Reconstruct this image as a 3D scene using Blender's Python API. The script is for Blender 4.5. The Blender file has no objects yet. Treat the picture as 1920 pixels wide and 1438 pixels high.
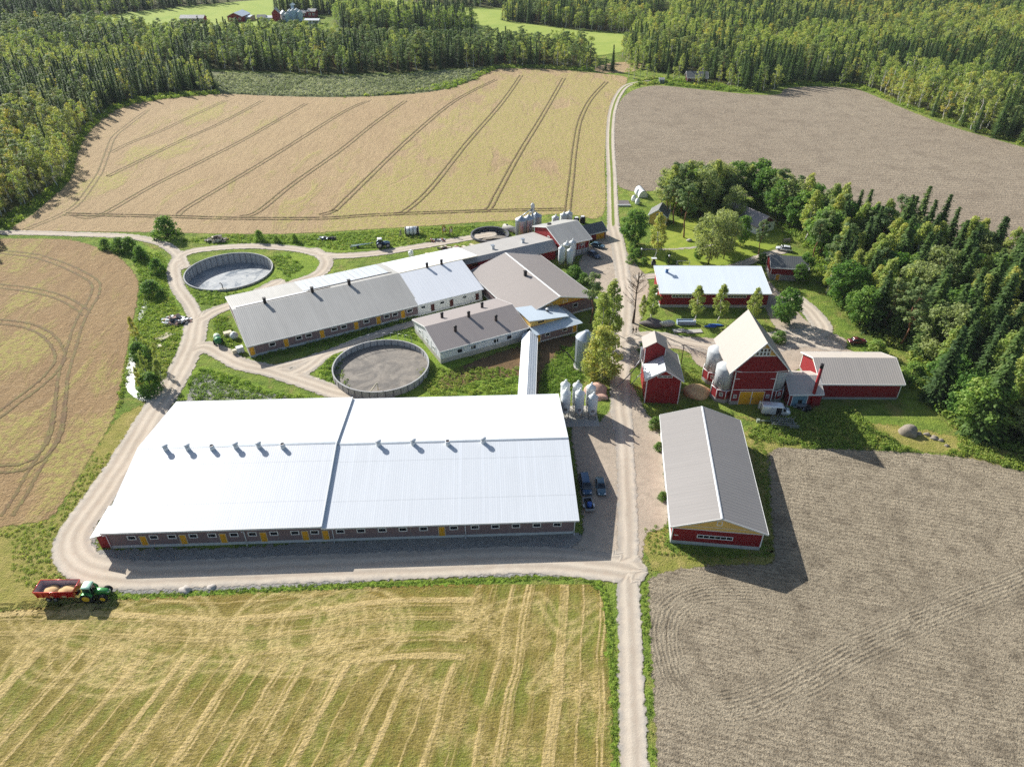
import bpy, math, random
import numpy as np
from mathutils import Vector, Matrix
rng = np.random.default_rng(7); random.seed(7)
sc = bpy.context.scene; COL = sc.collection
R = math.radians
# ---------------------------------------------------------------- survey: a point seen in the photo -> point on the level ground
F, H, TH, CX, CY = 1333.0, 90.0, R(34.8), 960.0, 719.0
def G(u, v, z=0.0):
    a = (u-CX)/F; b = (CY-v)/F
    dy = math.cos(TH)+b*math.sin(TH); dz = -math.sin(TH)+b*math.cos(TH)
    t = (z-H)/dz
    return (a*t, dy*t)
def GP(pts, z=0.0): return np.array([G(u, v, z) for u, v in pts])
def P(x, y, z):
    d = z-H
    dep = y*math.cos(TH)-d*math.sin(TH); up = y*math.sin(TH)+d*math.cos(TH)
    return CX+F*x/dep, CY-F*up/dep
def lin(c): return tuple((x/255/12.92 if x/255 <= .04045 else ((x/255+.055)/1.055)**2.4) for x in c)
def C(r, g, b): return lin((r, g, b))+(1.0,)

# ---------------------------------------------------------------- node helpers
def nd(nt, typ, props=None, **ins):
    n = nt.nodes.new(typ)
    for k, v in (props or {}).items(): setattr(n, k, v)
    for k, v in ins.items():
        s = n.inputs[int(k[1:])] if (k[0] == 'i' and k[1:].isdigit()) else n.inputs[k.replace('_', ' ')]
        if isinstance(v, bpy.types.NodeSocket): nt.links.new(v, s)
        else: s.default_value = v
    return n
def mth(nt, op, a, b=0.0, clamp=False):
    n = nd(nt, 'ShaderNodeMath', {'operation': op, 'use_clamp': clamp}, i0=a, i1=b); return n.outputs[0]
def mixc(nt, f, a, b, mode='MIX'):
    n = nd(nt, 'ShaderNodeMix', {'data_type': 'RGBA', 'blend_type': mode}, i0=f, i6=a, i7=b); return n.outputs[2]
def mrange(nt, v, a, b, c=0.0, d=1.0, smooth=False):
    n = nd(nt, 'ShaderNodeMapRange', {'interpolation_type': 'SMOOTHSTEP' if smooth else 'LINEAR'}, i0=v, i1=a, i2=b, i3=c, i4=d); return n.outputs[0]
def noise(nt, vec, scale, detail=3.0, rough=.55, dist=0.0):
    n = nd(nt, 'ShaderNodeTexNoise', None, Vector=vec, Scale=scale, Detail=detail, Roughness=rough, Distortion=dist); return n.outputs[0]
def mapv(nt, vec, scale=(1, 1, 1), rot=(0, 0, 0), loc=(0, 0, 0)):
    return nd(nt, 'ShaderNodeMapping', None, Vector=vec, Scale=scale, Rotation=rot, Location=loc).outputs[0]
def attr(nt, name, typ='GEOMETRY'): return nd(nt, 'ShaderNodeAttribute', {'attribute_name': name, 'attribute_type': typ}).outputs['Fac']
def newmat(name):
    m = bpy.data.materials.new(name); m.use_nodes = True; nt = m.node_tree; nt.nodes.clear()
    return m, nt, nt.nodes.new('ShaderNodeOutputMaterial')
def pos(nt): return nd(nt, 'ShaderNodeNewGeometry').outputs['Position']
def obc(nt): return nd(nt, 'ShaderNodeTexCoord').outputs['Object']
def bump(nt, h, strength=.5, dist=.1): return nd(nt, 'ShaderNodeBump', None, Strength=strength, Distance=dist, Height=h).outputs[0]

M = {}
def paint(name, col, rough=.6, metal=0.0, var=.12, scale=.7, fine=6.0, spec=.4, bmp=0.0, boards=None, dirt=None):
    """painted / bare surface with uneven wear; boards = spacing of board joints in metres"""
    m, nt, out = newmat(name); v = obc(nt)
    n1 = noise(nt, v, scale, 4, .6); n2 = noise(nt, v, fine, 3, .6)
    f = mth(nt, 'ADD', mth(nt, 'MULTIPLY', n1, .65), mth(nt, 'MULTIPLY', n2, .35))
    k = mrange(nt, f, .3, .7, 1-var, 1+var)
    c = mixc(nt, 1.0, col, nd(nt, 'ShaderNodeCombineColor', None, i0=k, i1=k, i2=k).outputs[0], 'MULTIPLY')
    if dirt: c = mixc(nt, mth(nt, 'MULTIPLY', mrange(nt, noise(nt, mapv(nt, v, (1, 1, .25)), 1.6, 5, .65), .52, .72), dirt[1]), c, dirt[0])
    ins = {'Base_Color': c, 'Roughness': rough, 'Metallic': metal}
    b = nd(nt, 'ShaderNodeBsdfPrincipled', None, **ins); b.inputs['Specular IOR Level'].default_value = spec
    if boards:
        sx = nd(nt, 'ShaderNodeSeparateXYZ', None, i0=v)
        s = mth(nt, 'ADD', sx.outputs[0], sx.outputs[1])
        g = mth(nt, 'FRACT', mth(nt, 'DIVIDE', s, boards)); g = mrange(nt, mth(nt, 'ABSOLUTE', mth(nt, 'SUBTRACT', g, .5)), .40, .5, 1, 0)
        nt.links.new(bump(nt, mth(nt, 'ADD', g, mth(nt, 'MULTIPLY', n2, .15)), .6, .04), b.inputs['Normal'])
    elif bmp: nt.links.new(bump(nt, n2, bmp, .05), b.inputs['Normal'])
    nt.links.new(b.outputs[0], out.inputs[0]); M[name] = m; return m
def roofmat(name, col, rib=.5, axis=0, rough=.45, metal=0.0, streak=.12, lines=None, stripe=None, spec=.5):
    """profiled steel: ribs run down the slope; axis = local axis across the ribs; lines = sheet joints along the other axis"""
    m, nt, out = newmat(name); v = obc(nt); sp = nd(nt, 'ShaderNodeSeparateXYZ', None, i0=v)
    a = sp.outputs[axis]; o = sp.outputs[1-axis]
    st = (1.1, .06, .06) if axis == 0 else (.06, 1.1, .06)
    n1 = noise(nt, mapv(nt, v, st), 1.0, 4, .6); n2 = noise(nt, v, .12, 3, .5); n3 = noise(nt, mapv(nt, v, tuple(3*s for s in st)), 2.0, 3, .6)
    f = mth(nt, 'ADD', mth(nt, 'ADD', mth(nt, 'MULTIPLY', n1, .45), mth(nt, 'MULTIPLY', n2, .25)), mth(nt, 'MULTIPLY', n3, .3))
    k = mrange(nt, f, .35, .65, 1-streak, 1+streak*.6)
    fr = mth(nt, 'FRACT', mth(nt, 'DIVIDE', a, rib)); tri = mth(nt, 'ABSOLUTE', mth(nt, 'SUBTRACT', fr, .5))
    h = mrange(nt, tri, .30, .42, 0, 1)
    k = mth(nt, 'MULTIPLY', k, mrange(nt, h, 0, 1, .965, 1.0))
    if lines:
        lf = mth(nt, 'ABSOLUTE', mth(nt, 'SUBTRACT', mth(nt, 'FRACT', mth(nt, 'DIVIDE', o, lines)), .5))
        k = mth(nt, 'MULTIPLY', k, mrange(nt, lf, .006, .016, .86, 1.0))
    c = mixc(nt, 1.0, col, nd(nt, 'ShaderNodeCombineColor', None, i0=k, i1=k, i2=k).outputs[0], 'MULTIPLY')
    if stripe:
        sn = mrange(nt, noise(nt, mapv(nt, v, (1.6, .015, .01) if axis == 0 else (.015, 1.6, .01)), 1.0, 2, .7), .55, .66)
        c = mixc(nt, mth(nt, 'MULTIPLY', sn, .38), c, stripe)
    b = nd(nt, 'ShaderNodeBsdfPrincipled', None, Base_Color=c, Roughness=rough, Metallic=metal); b.inputs['Specular IOR Level'].default_value = spec
    nt.links.new(bump(nt, mth(nt, 'ADD', h, mth(nt, 'MULTIPLY', n3, .2)), .12 if 'white' in name or 'snow' in name else .35, .04), b.inputs['Normal'])
    nt.links.new(b.outputs[0], out.inputs[0]); M[name] = m; return m

# ---------------------------------------------------------------- mesh builder
class MB:
    def __init__(s): s.v = []; s.f = []; s.m = []; s.sm = []
    def add(s, vs, fs, mi=0, smooth=False):
        o = len(s.v); s.v += [tuple(map(float, p)) for p in vs]; s.f += [tuple(i+o for i in f) for f in fs]
        s.m += [mi]*len(fs); s.sm += [smooth]*len(fs); return s
    def box(s, x0, x1, y0, y1, z0, z1, mi=0, mp=None):
        vs = [(x, y, z) for z in (z0, z1) for x, y in ((x0, y0), (x1, y0), (x1, y1), (x0, y1))]
        if mp: vs = [mp(*p) for p in vs]
        return s.add(vs, [(3, 2, 1, 0), (4, 5, 6, 7), (0, 1, 5, 4), (1, 2, 6, 5), (2, 3, 7, 6), (3, 0, 4, 7)], mi)
    def prism(s, poly, a, b, mi=0, axis='z'):
        """poly: 2-D outline; extruded from a to b along axis ('x': poly=(y,z), 'y': poly=(x,z), 'z': poly=(x,y))"""
        n = len(poly)
        mk = {'z': lambda p, t: (p[0], p[1], t), 'x': lambda p, t: (t, p[0], p[1]), 'y': lambda p, t: (p[0], t, p[1])}[axis]
        vs = [mk(p, a) for p in poly]+[mk(p, b) for p in poly]
        return s.add(vs, [tuple(range(n-1, -1, -1)), tuple(range(n, 2*n))]+[(i, (i+1) % n, n+(i+1) % n, n+i) for i in range(n)], mi)
    def lathe(s, prof, cx=0, cy=0, n=16, mi=0, smooth=True, mp=None):
        vs = []
        for r, z in prof:
            for i in range(n):
                t = 2*math.pi*i/n; vs.append((cx+r*math.cos(t), cy+r*math.sin(t), z))
        if mp: vs = [mp(*p) for p in vs]
        fs = [(j*n+i, j*n+(i+1) % n, (j+1)*n+(i+1) % n, (j+1)*n+i) for j in range(len(prof)-1) for i in range(n)]
        k = len(prof)-1
        s.add(vs, fs, mi, smooth)
        o = len(s.v)-len(vs); s.f += [tuple(o+i for i in range(n-1, -1, -1)), tuple(o+k*n+i for i in range(n))]; s.m += [mi]*2; s.sm += [False]*2
        return s
    def tube(s, p, q, r0, r1=None, n=8, mi=0):
        r1 = r0 if r1 is None else r1
        p = Vector(p); q = Vector(q); d = (q-p); L = d.length; rot = d.to_track_quat('Z', 'Y').to_matrix()
        mp = lambda x, y, z: tuple(p+rot @ Vector((x, y, z)))
        return s.lathe([(r0, 0), (r1, L)], n=n, mi=mi, mp=mp)
    def path(s, pts, r, n=6, mi=0):
        for a, b in zip(pts[:-1], pts[1:]): s.tube(a, b, r, n=n, mi=mi)
        return s
    def blob(s, c, r, seed=0, amp=.2, mi=0, nu=14, nv=9, zmin=None, freq=1.7):
        g = np.random.default_rng(seed); ph = g.uniform(0, 6.28, (6, 3)); fr = g.uniform(.6, freq, (6, 3))*2
        vs = []
        for j in range(nv):
            t = math.pi*(j/(nv-1))
            for i in range(nu):
                a = 2*math.pi*i/nu; d = np.array([math.sin(t)*math.cos(a), math.sin(t)*math.sin(a), math.cos(t)])
                k = 1+amp*sum(math.sin(fr[q] @ d+ph[q, 0]) for q in range(6))/2.5
                p = [c[e]+r[e]*d[e]*k for e in range(3)]
                if zmin is not None: p[2] = max(p[2], zmin)
                vs.append(p)
        return s.add(vs, [(j*nu+i, (j+1)*nu+i, (j+1)*nu+(i+1) % nu, j*nu+(i+1) % nu) for j in range(nv-1) for i in range(nu)], mi, True)
    def build(s, name, mats, parent=None, loc=None, rotz=0.0, **tags):
        me = bpy.data.meshes.new(name); me.from_pydata(s.v, [], s.f)
        mats = mats if isinstance(mats, (list, tuple)) else [mats]
        for m in mats: me.materials.append(M[m] if isinstance(m, str) else m)
        me.polygons.foreach_set('material_index', s.m); me.polygons.foreach_set('use_smooth', s.sm); me.update()
        o = bpy.data.objects.new(name, me); COL.objects.link(o)
        if parent is not None: o.parent = parent
        if loc is not None: o.location = loc
        o.rotation_euler.z = rotz
        for k, v in tags.items(): o[k] = v
        return o
def empty(name, x, y, z=0.0, rotz=0.0, **tags):
    o = bpy.data.objects.new(name, None); COL.objects.link(o); o.location = (x, y, z); o.rotation_euler.z = rotz; o.empty_display_size = .1
    for k, v in tags.items(): o[k] = v
    return o
def kids(o): return [c for c in bpy.data.objects if c.parent == o]
def copy_tree(o, parent=None, **tags):
    c = o.copy(); COL.objects.link(c)
    if parent is not None: c.parent = parent
    for ch in KID.get(o.name, []): copy_tree(ch, c)
    for k, v in tags.items(): c[k] = v
    return c
KID = {}
def remember(o):
    KID[o.name] = [c for c in bpy.data.objects if c.parent == o]
    for c in KID[o.name]: remember(c)

# ---------------------------------------------------------------- signed distances for ground sheets
def smooth(pts, k=5, closed=True):
    p = np.asarray(pts, float); n = len(p); out = []
    idx = range(n) if closed else range(n-1)
    for i in idx:
        if closed: a, b, c, d = p[(i-1) % n], p[i], p[(i+1) % n], p[(i+2) % n]
        else: a, b, c, d = p[max(i-1, 0)], p[i], p[i+1], p[min(i+2, n-1)]
        for j in range(k):
            t = j/k
            out.append(.5*((2*b)+(-a+c)*t+(2*a-5*b+4*c-d)*t*t+(-a+3*b-3*c+d)*t**3))
    if not closed: out.append(p[-1])
    return np.array(out)
def seg_dist(q, a, b):
    """q n x 2, segments a,b m x 2 -> n nearest distance, index, t, signed side"""
    best = np.full(len(q), 1e9); bi = np.zeros(len(q), int); bt = np.zeros(len(q)); bs = np.zeros(len(q))
    for i in range(len(a)):
        e = b[i]-a[i]; L2 = e @ e+1e-12; w = q-a[i]; t = np.clip((w @ e)/L2, 0, 1); d = w-t[:, None]*e
        dd = np.hypot(d[:, 0], d[:, 1]); k = dd < best
        best[k] = dd[k]; bi[k] = i; bt[k] = t[k]; bs[k] = np.sign(e[0]*w[k, 1]-e[1]*w[k, 0])
    return best, bi, bt, bs
def inside(q, poly):
    c = np.zeros(len(q), bool); n = len(poly)
    for i in range(n):
        x0, y0 = poly[i]; x1, y1 = poly[(i+1) % n]
        k = ((y0 > q[:, 1]) != (y1 > q[:, 1])); xx = (x1-x0)*(q[:, 1]-y0)/(y1-y0+1e-12)+x0
        c ^= k & (q[:, 0] < xx)
    return c
def sd_poly(q, poly):
    d, _, _, _ = seg_dist(q, poly, np.roll(poly, -1, 0))
    return np.where(inside(q, poly), d, -d)
def zone(name, sd, bbox, cell, z, mat, attrs=None, margin=1.2, **tags):
    x0, x1, y0, y1 = bbox; nx = max(2, int((x1-x0)/cell)+1); ny = max(2, int((y1-y0)/cell)+1)
    X, Y = np.meshgrid(np.linspace(x0, x1, nx), np.linspace(y0, y1, ny)); q = np.stack([X.ravel(), Y.ravel()], 1)
    d = sd(q); I = np.arange(nx*ny).reshape(ny, nx)
    quads = np.stack([I[:-1, :-1], I[:-1, 1:], I[1:, 1:], I[1:, :-1]], -1).reshape(-1, 4)
    keep = d[quads].max(1) > -margin; quads = quads[keep]
    used = np.unique(quads); re = np.full(nx*ny, -1); re[used] = np.arange(len(used)); quads = re[quads]; qq = q[used]
    me = bpy.data.meshes.new(name); me.from_pydata(np.column_stack([qq, np.full(len(qq), z)]).tolist(), [], quads.tolist())
    me.materials.append(M[mat])
    def put(n, a): at = me.attributes.new(n, 'FLOAT', 'POINT'); at.data.foreach_set('value', np.asarray(a, np.float32))
    put('d', d[used])
    for k, fn in (attrs or {}).items(): put(k, fn(qq))
    o = bpy.data.objects.new(name, me); COL.objects.link(o); o['kind'] = 'structure'
    for k, v in tags.items(): o[k] = v
    return o
def bb(poly, m=2): return (poly[:, 0].min()-m, poly[:, 0].max()+m, poly[:, 1].min()-m, poly[:, 1].max()+m)
def edged(nt, out, bsdf, amp=1.0, scale=1.2, hard=.12):
    """ragged border: the sheet ends where signed distance plus noise drops below zero"""
    n = noise(nt, pos(nt), scale, 5, .65)
    e = mth(nt, 'ADD', attr(nt, 'd'), mth(nt, 'MULTIPLY', mth(nt, 'SUBTRACT', n, .5), amp*2.2))
    f = mrange(nt, e, -hard, hard)
    mx = nd(nt, 'ShaderNodeMixShader', None, i0=f, i1=nd(nt, 'ShaderNodeBsdfTransparent').outputs[0], i2=bsdf)
    nt.links.new(mx.outputs[0], out.inputs[0])
# ================================================================ camera, light, world
cam = bpy.data.cameras.new('camera'); co = bpy.data.objects.new('camera', cam); COL.objects.link(co)
co.location = (0, 0, H); co.rotation_euler = (math.pi/2-TH, 0, 0)
cam.sensor_width = 36; cam.lens = 36*F/1920; cam.clip_end = 20000; cam.clip_start = 1; sc.camera = co
SUN_EL = R(29.5); SDIR = Vector((-.7071*math.cos(SUN_EL), .7071*math.cos(SUN_EL), math.sin(SUN_EL)))
sl = bpy.data.lights.new('sun', 'SUN'); sl.energy = 5.0; sl.angle = R(.5); sl.color = (1, .97, .925)
so = bpy.data.objects.new('sun', sl); COL.objects.link(so); so.location = (-60, 160, 120)
so.rotation_euler = SDIR.to_track_quat('Z', 'Y').to_euler()
w = bpy.data.worlds.new('World'); sc.world = w; w.use_nodes = True; nt = w.node_tree
bg = nt.nodes['Background']; sky = nd(nt, 'ShaderNodeTexSky', {'sky_type': 'NISHITA', 'sun_disc': False, 'sun_elevation': SUN_EL, 'sun_rotation': R(-45), 'air_density': 1.0, 'dust_density': 1.5, 'ozone_density': 1.0})
nt.links.new(sky.outputs[0], bg.inputs[0]); bg.inputs[1].default_value = .08
vs = sc.view_settings; vs.view_transform = 'Standard'; vs.look = 'None'; vs.gamma = 1; vs.use_curve_mapping = False; vs.exposure = .69
sc.cycles.max_bounces = 6; sc.cycles.diffuse_bounces = 2; sc.cycles.glossy_bounces = 2; sc.cycles.transmission_bounces = 2; sc.cycles.transparent_max_bounces = 10
sc.cycles.use_denoising = False

# ================================================================ ground materials
def grass_mat():
    m, nt, out = newmat('grass'); p = pos(nt)
    big = noise(nt, p, .035, 4, .6); mid = noise(nt, p, .35, 4, .65); fine = noise(nt, p, 2.6, 4, .7)
    c = mixc(nt, mrange(nt, big, .38, .62), C(112, 136, 52), C(140, 154, 66))
    c = mixc(nt, mrange(nt, mid, .42, .68), c, C(84, 110, 42))
    c = mixc(nt, mth(nt, 'MULTIPLY', mrange(nt, noise(nt, p, .16, 5, .7, .6), .52, .66), .75), c, C(150, 138, 84))
    c = mixc(nt, mrange(nt, fine, .48, .75, 0, .5), c, C(66, 86, 32))
    c = mixc(nt, mrange(nt, noise(nt, p, 6.0, 2, .6), .5, .8, 0, .5), c, C(160, 162, 96))
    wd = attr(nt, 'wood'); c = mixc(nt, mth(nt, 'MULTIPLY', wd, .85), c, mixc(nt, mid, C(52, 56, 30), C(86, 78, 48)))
    b = nd(nt, 'ShaderNodeBsdfPrincipled', None, Base_Color=c, Roughness=.95); b.inputs['Specular IOR Level'].default_value = .1
    nt.links.new(bump(nt, mth(nt, 'ADD', mid, mth(nt, 'MULTIPLY', fine, .7)), .9, .7), b.inputs['Normal'])
    hole = mrange(nt, attr(nt, 'd'), -.02, .02)
    mx = nd(nt, 'ShaderNodeMixShader', None, i0=hole, i1=nd(nt, 'ShaderNodeBsdfTransparent').outputs[0], i2=b.outputs[0])
    nt.links.new(mx.outputs[0], out.inputs[0]); M['grass'] = m
grass_mat()
def simple_ground(name, cols, scales=(.05, .5, 3.0), amp=1.0, escale=1.0, bm=.6, hard=.15, extra=None):
    m, nt, out = newmat(name); p = pos(nt)
    a = noise(nt, p, scales[0], 4, .6); b_ = noise(nt, p, scales[1], 4, .65); f = noise(nt, p, scales[2], 4, .7)
    c = mixc(nt, mrange(nt, a, .38, .62), cols[0], cols[1]); c = mixc(nt, mrange(nt, b_, .45, .7, 0, .8), c, cols[2]); c = mixc(nt, mrange(nt, f, .48, .75, 0, .6), c, cols[3])
    if extra: c = extra(nt, p, c, f)
    s = nd(nt, 'ShaderNodeBsdfPrincipled', None, Base_Color=c, Roughness=.95); s.inputs['Specular IOR Level'].default_value = .1
    nt.links.new(bump(nt, mth(nt, 'ADD', b_, f), bm, .4), s.inputs['Normal'])
    edged(nt, out, s.outputs[0], amp, escale, hard); M[name] = m
simple_ground('lawn', (C(126, 146, 52), C(148, 158, 64), C(104, 126, 46), C(160, 160, 82)), (.06, .3, 3.0), .8, 1.0, .25)
simple_ground('meadow', (C(140, 158, 70), C(154, 166, 82), C(124, 148, 62), C(166, 170, 96)), (.01, .05, .5), 2.0, .3, .1)
simple_ground('lush_grass', (C(112, 140, 48), C(136, 156, 58), C(84, 114, 40), C(158, 164, 86)), (.08, .5, 3.0), 1.6, .8, .9)
simple_ground('dry_grass', (C(150, 142, 76), C(128, 132, 62), C(172, 156, 98), C(96, 104, 48)), (.07, .45, 3.2), 1.8, .8, .8)
simple_ground('brush_floor', (C(96, 104, 70), C(120, 122, 88), C(70, 80, 50), C(140, 138, 108)), (.03, .3, 1.5), 2.5, .5, .6)
simple_ground('rubble', (C(150, 148, 142), C(166, 162, 154), C(128, 126, 122), C(190, 188, 182)), (.12, .9, 5.0), 1.6, 1.0, .9)
simple_ground('yard_gravel', (C(168, 154, 136), C(184, 169, 150), C(150, 138, 122), C(196, 183, 165)), (.07, .5, 5.0), .9, 1.0, .3)
simple_ground('bare_earth', (C(104, 84, 60), C(124, 100, 72), C(84, 70, 50), C(140, 118, 88)), (.1, .8, 4.0), 1.4, 1.2, .6)
def road_mat():
    m, nt, out = newmat('gravel_road'); p = pos(nt)
    a = noise(nt, p, .08, 4, .6); b_ = noise(nt, p, .7, 4, .65); f = noise(nt, p, 5.0, 3, .7)
    ds = attr(nt, 'off'); along = attr(nt, 'grassy')
    wob = mth(nt, 'ADD', ds, mth(nt, 'MULTIPLY', mth(nt, 'SUBTRACT', noise(nt, p, .15, 3, .5), .5), .9))
    c = mixc(nt, mrange(nt, a, .38, .62), C(180, 168, 150), C(194, 182, 164)); c = mixc(nt, mrange(nt, b_, .45, .72, 0, .6), c, C(176, 158, 138)); c = mixc(nt, mrange(nt, f, .5, .78, 0, .5), c, C(202, 190, 175))
    # compacted wheel lanes are paler, the crown and edges keep loose grey stone
    wv = mth(nt, 'SINE', mth(nt, 'MULTIPLY', wob, 3.4)); c = mixc(nt, mrange(nt, wv, .1, 1.0, 0, .55), c, C(206, 193, 174))
    c = mixc(nt, mrange(nt, wv, -1.0, -.2, .45, 0), c, C(166, 152, 136))
    e = mrange(nt, attr(nt, 'd'), .2, 1.3, .7, 0); c = mixc(nt, mth(nt, 'MULTIPLY', e, mrange(nt, b_, .35, .6)), c, C(160, 156, 148))
    gm = mth(nt, 'MULTIPLY', along, mrange(nt, mth(nt, 'ADD', mth(nt, 'ABSOLUTE', ds), mth(nt, 'MULTIPLY', mth(nt, 'SUBTRACT', b_, .5), .8)), .35, .6, 1, 0))
    c = mixc(nt, gm, c, C(120, 132, 62))
    s = nd(nt, 'ShaderNodeBsdfPrincipled', None, Base_Color=c, Roughness=.95); s.inputs['Specular IOR Level'].default_value = .1
    nt.links.new(bump(nt, mth(nt, 'ADD', f, mth(nt, 'MULTIPLY', wv, .5)), .35, .12), s.inputs['Normal'])
    edged(nt, out, s.outputs[0], .8, .9, .12); M['gravel_road'] = m
road_mat()
def grain_mat(name, c1, c2, cd, az):
    m, nt, out = newmat(name); p = pos(nt)
    pr = mapv(nt, p, (1, .12, 1), (0, 0, az))
    a = noise(nt, p, .02, 4, .6); st = noise(nt, pr, .55, 5, .7); cl = noise(nt, p, .55, 5, .7); f = noise(nt, p, 1.9, 4, .72)
    c = mixc(nt, mrange(nt, a, .35, .65), c1, c2)
    c = mixc(nt, mrange(nt, st, .46, .66, 0, .38), c, cd)
    c = mixc(nt, mrange(nt, f, .50, .72, 0, .6), c, cd); c = mixc(nt, mrange(nt, cl, .52, .72, 0, .35), c, C(188, 166, 130))
    g = attr(nt, 'green'); gn = noise(nt, mapv(nt, p, (1, .35, 1), (0, 0, az)), .10, 7, .76, .8)
    gm = mrange(nt, mth(nt, 'ADD', gn, mth(nt, 'MULTIPLY', mth(nt, 'SUBTRACT', g, .5), .46)), .43, .53)
    gc = mixc(nt, f, C(140, 138, 66), C(182, 174, 100))
    sp_ = mrange(nt, noise(nt, p, .7, 5, .78), .40, .58); c = mixc(nt, mth(nt, 'MULTIPLY', mth(nt, 'MULTIPLY', gm, sp_), .85), c, gc)
    s = nd(nt, 'ShaderNodeBsdfPrincipled', None, Base_Color=c, Roughness=.9); s.inputs['Specular IOR Level'].default_value = .15
    nt.links.new(bump(nt, mth(nt, 'ADD', mth(nt, 'ADD', f, cl), mth(nt, 'MULTIPLY', gm, .3)), .8, .5), s.inputs['Normal'])
    edged(nt, out, s.outputs[0], 1.0, .7, .2); M[name] = m
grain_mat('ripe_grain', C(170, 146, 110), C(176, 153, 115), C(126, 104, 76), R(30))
grain_mat('ripe_grain_brown', C(152, 125, 89), C(158, 133, 94), C(102, 80, 56), R(70))  # browner crop colour of the left field
def rut_mat():
    m, nt, out = newmat('wheel_rut'); p = pos(nt); n = noise(nt, p, .35, 4, .7); f = noise(nt, p, 2.5, 3, .7)
    c = mixc(nt, mrange(nt, n, .4, .65), C(112, 88, 58), C(120, 114, 58)); c = mixc(nt, mrange(nt, f, .45, .7, 0, .6), c, C(84, 66, 46))  # soil and weed colours, darkened also for the shade down in the crop
    s = nd(nt, 'ShaderNodeBsdfPrincipled', None, Base_Color=c, Roughness=.95)
    fr = mrange(nt, mth(nt, 'ADD', noise(nt, p, .9, 4, .7), mth(nt, 'MULTIPLY', attr(nt, 'side'), -.35)), .22, .34)
    mx = nd(nt, 'ShaderNodeMixShader', None, i0=fr, i1=nd(nt, 'ShaderNodeBsdfTransparent').outputs[0], i2=s.outputs[0]); nt.links.new(mx.outputs[0], out.inputs[0]); M['wheel_rut'] = m
rut_mat()
def stubble_mat():
    m, nt, out = newmat('stubble'); p = pos(nt)
    u1 = attr(nt, 'u1'); u2 = attr(nt, 'u2'); ms = attr(nt, 'mask'); rg = attr(nt, 'ring'); hd = attr(nt, 'head')
    nb = noise(nt, p, .10, 4, .65); n2 = noise(nt, p, .5, 5, .7); n3 = noise(nt, p, 2.4, 4, .72); n4 = noise(nt, p, 7.0, 3, .7)
    def rows(u, per, ph):
        w_ = mth(nt, 'ADD', u, mth(nt, 'MULTIPLY', mth(nt, 'SUBTRACT', noise(nt, p, .07, 3, .55), .5), 2.2))
        return mth(nt, 'SINE', mth(nt, 'ADD', mth(nt, 'MULTIPLY', w_, 2*math.pi/per), ph))
    r1 = mth(nt, 'ADD', mth(nt, 'MULTIPLY', rows(u1, 2.9, 0), .5), mth(nt, 'ADD', mth(nt, 'MULTIPLY', rows(u1, 1.17, 1.0), .22), mth(nt, 'MULTIPLY', rows(u1, 7.3, 2.0), .3)))
    r2 = mth(nt, 'ADD', mth(nt, 'MULTIPLY', rows(u2, 3.3, .6), .55), mth(nt, 'ADD', mth(nt, 'MULTIPLY', rows(u2, 1.3, .3), .2), mth(nt, 'MULTIPLY', rows(u2, 7.9, .2), .25)))
    rr = nd(nt, 'ShaderNodeMix', None, i0=mrange(nt, mth(nt, 'ADD', ms, mth(nt, 'MULTIPLY', mth(nt, 'SUBTRACT', n2, .5), .6)), .35, .65), i2=r1, i3=r2).outputs[0]
    # chopped straw lies in short cross strokes along each row
    ch = noise(nt, nd(nt, 'ShaderNodeCombineXYZ', None, i0=mth(nt, 'MULTIPLY', u1, 1.2), i1=mth(nt, 'MULTIPLY', u2, 3.0)).outputs[0], 1.1, 4, .7)
    broken = mrange(nt, noise(nt, p, .22, 4, .65), .30, .50)
    lines = mth(nt, 'MULTIPLY', mrange(nt, mth(nt, 'ADD', rr, mth(nt, 'MULTIPLY', nd(nt, 'ShaderNodeMix', None, i0=ms, i2=rows(u1, .63, 0), i3=rows(u2, .71, 0)).outputs[0], .22)), .20, .66, smooth=True), broken)
    patch = mrange(nt, mth(nt, 'ADD', nb, mth(nt, 'MULTIPLY', hd, -.14)), .46, .62)
    k = mth(nt, 'MAXIMUM', mth(nt, 'MULTIPLY', lines, mrange(nt, ch, .22, .50)), mth(nt, 'MULTIPLY', patch, mrange(nt, mth(nt, 'ADD', ch, mth(nt, 'MULTIPLY', n2, .6)), .66, .92)))
    base = mixc(nt, mrange(nt, n2, .4, .65), C(122, 110, 52), C(142, 129, 66)); base = mixc(nt, mth(nt, 'MULTIPLY', hd, .6), base, C(130, 106, 44))
    gm = mrange(nt, mth(nt, 'ADD', noise(nt, p, .085, 5, .65), mth(nt, 'MULTIPLY', rr, -.08)), .47, .60); base = mixc(nt, mth(nt, 'MULTIPLY', gm, .7), base, C(112, 122, 46))
    c = mixc(nt, mth(nt, 'MULTIPLY', k, .9), base, mixc(nt, n3, C(184, 158, 102), C(214, 192, 138)))
    c = mixc(nt, mth(nt, 'MULTIPLY', rg, mrange(nt, n2, .32, .60, .10, .82)), c, C(202, 180, 124))
    c = mixc(nt, mrange(nt, n3, .48, .70, 0, .6), c, C(92, 76, 36)); c = mixc(nt, mrange(nt, n4, .55, .75, 0, .55), c, C(216, 196, 146))
    s = nd(nt, 'ShaderNodeBsdfPrincipled', None, Base_Color=c, Roughness=.9); s.inputs['Specular IOR Level'].default_value = .15
    hh = mth(nt, 'ADD', mth(nt, 'MULTIPLY', rr, .25), mth(nt, 'ADD', n3, mth(nt, 'MULTIPLY', ch, .8)))
    nt.links.new(bump(nt, hh, .8, .32), s.inputs['Normal']); edged(nt, out, s.outputs[0], .9, 1.0, .15); M['stubble'] = m
stubble_mat()
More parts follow.
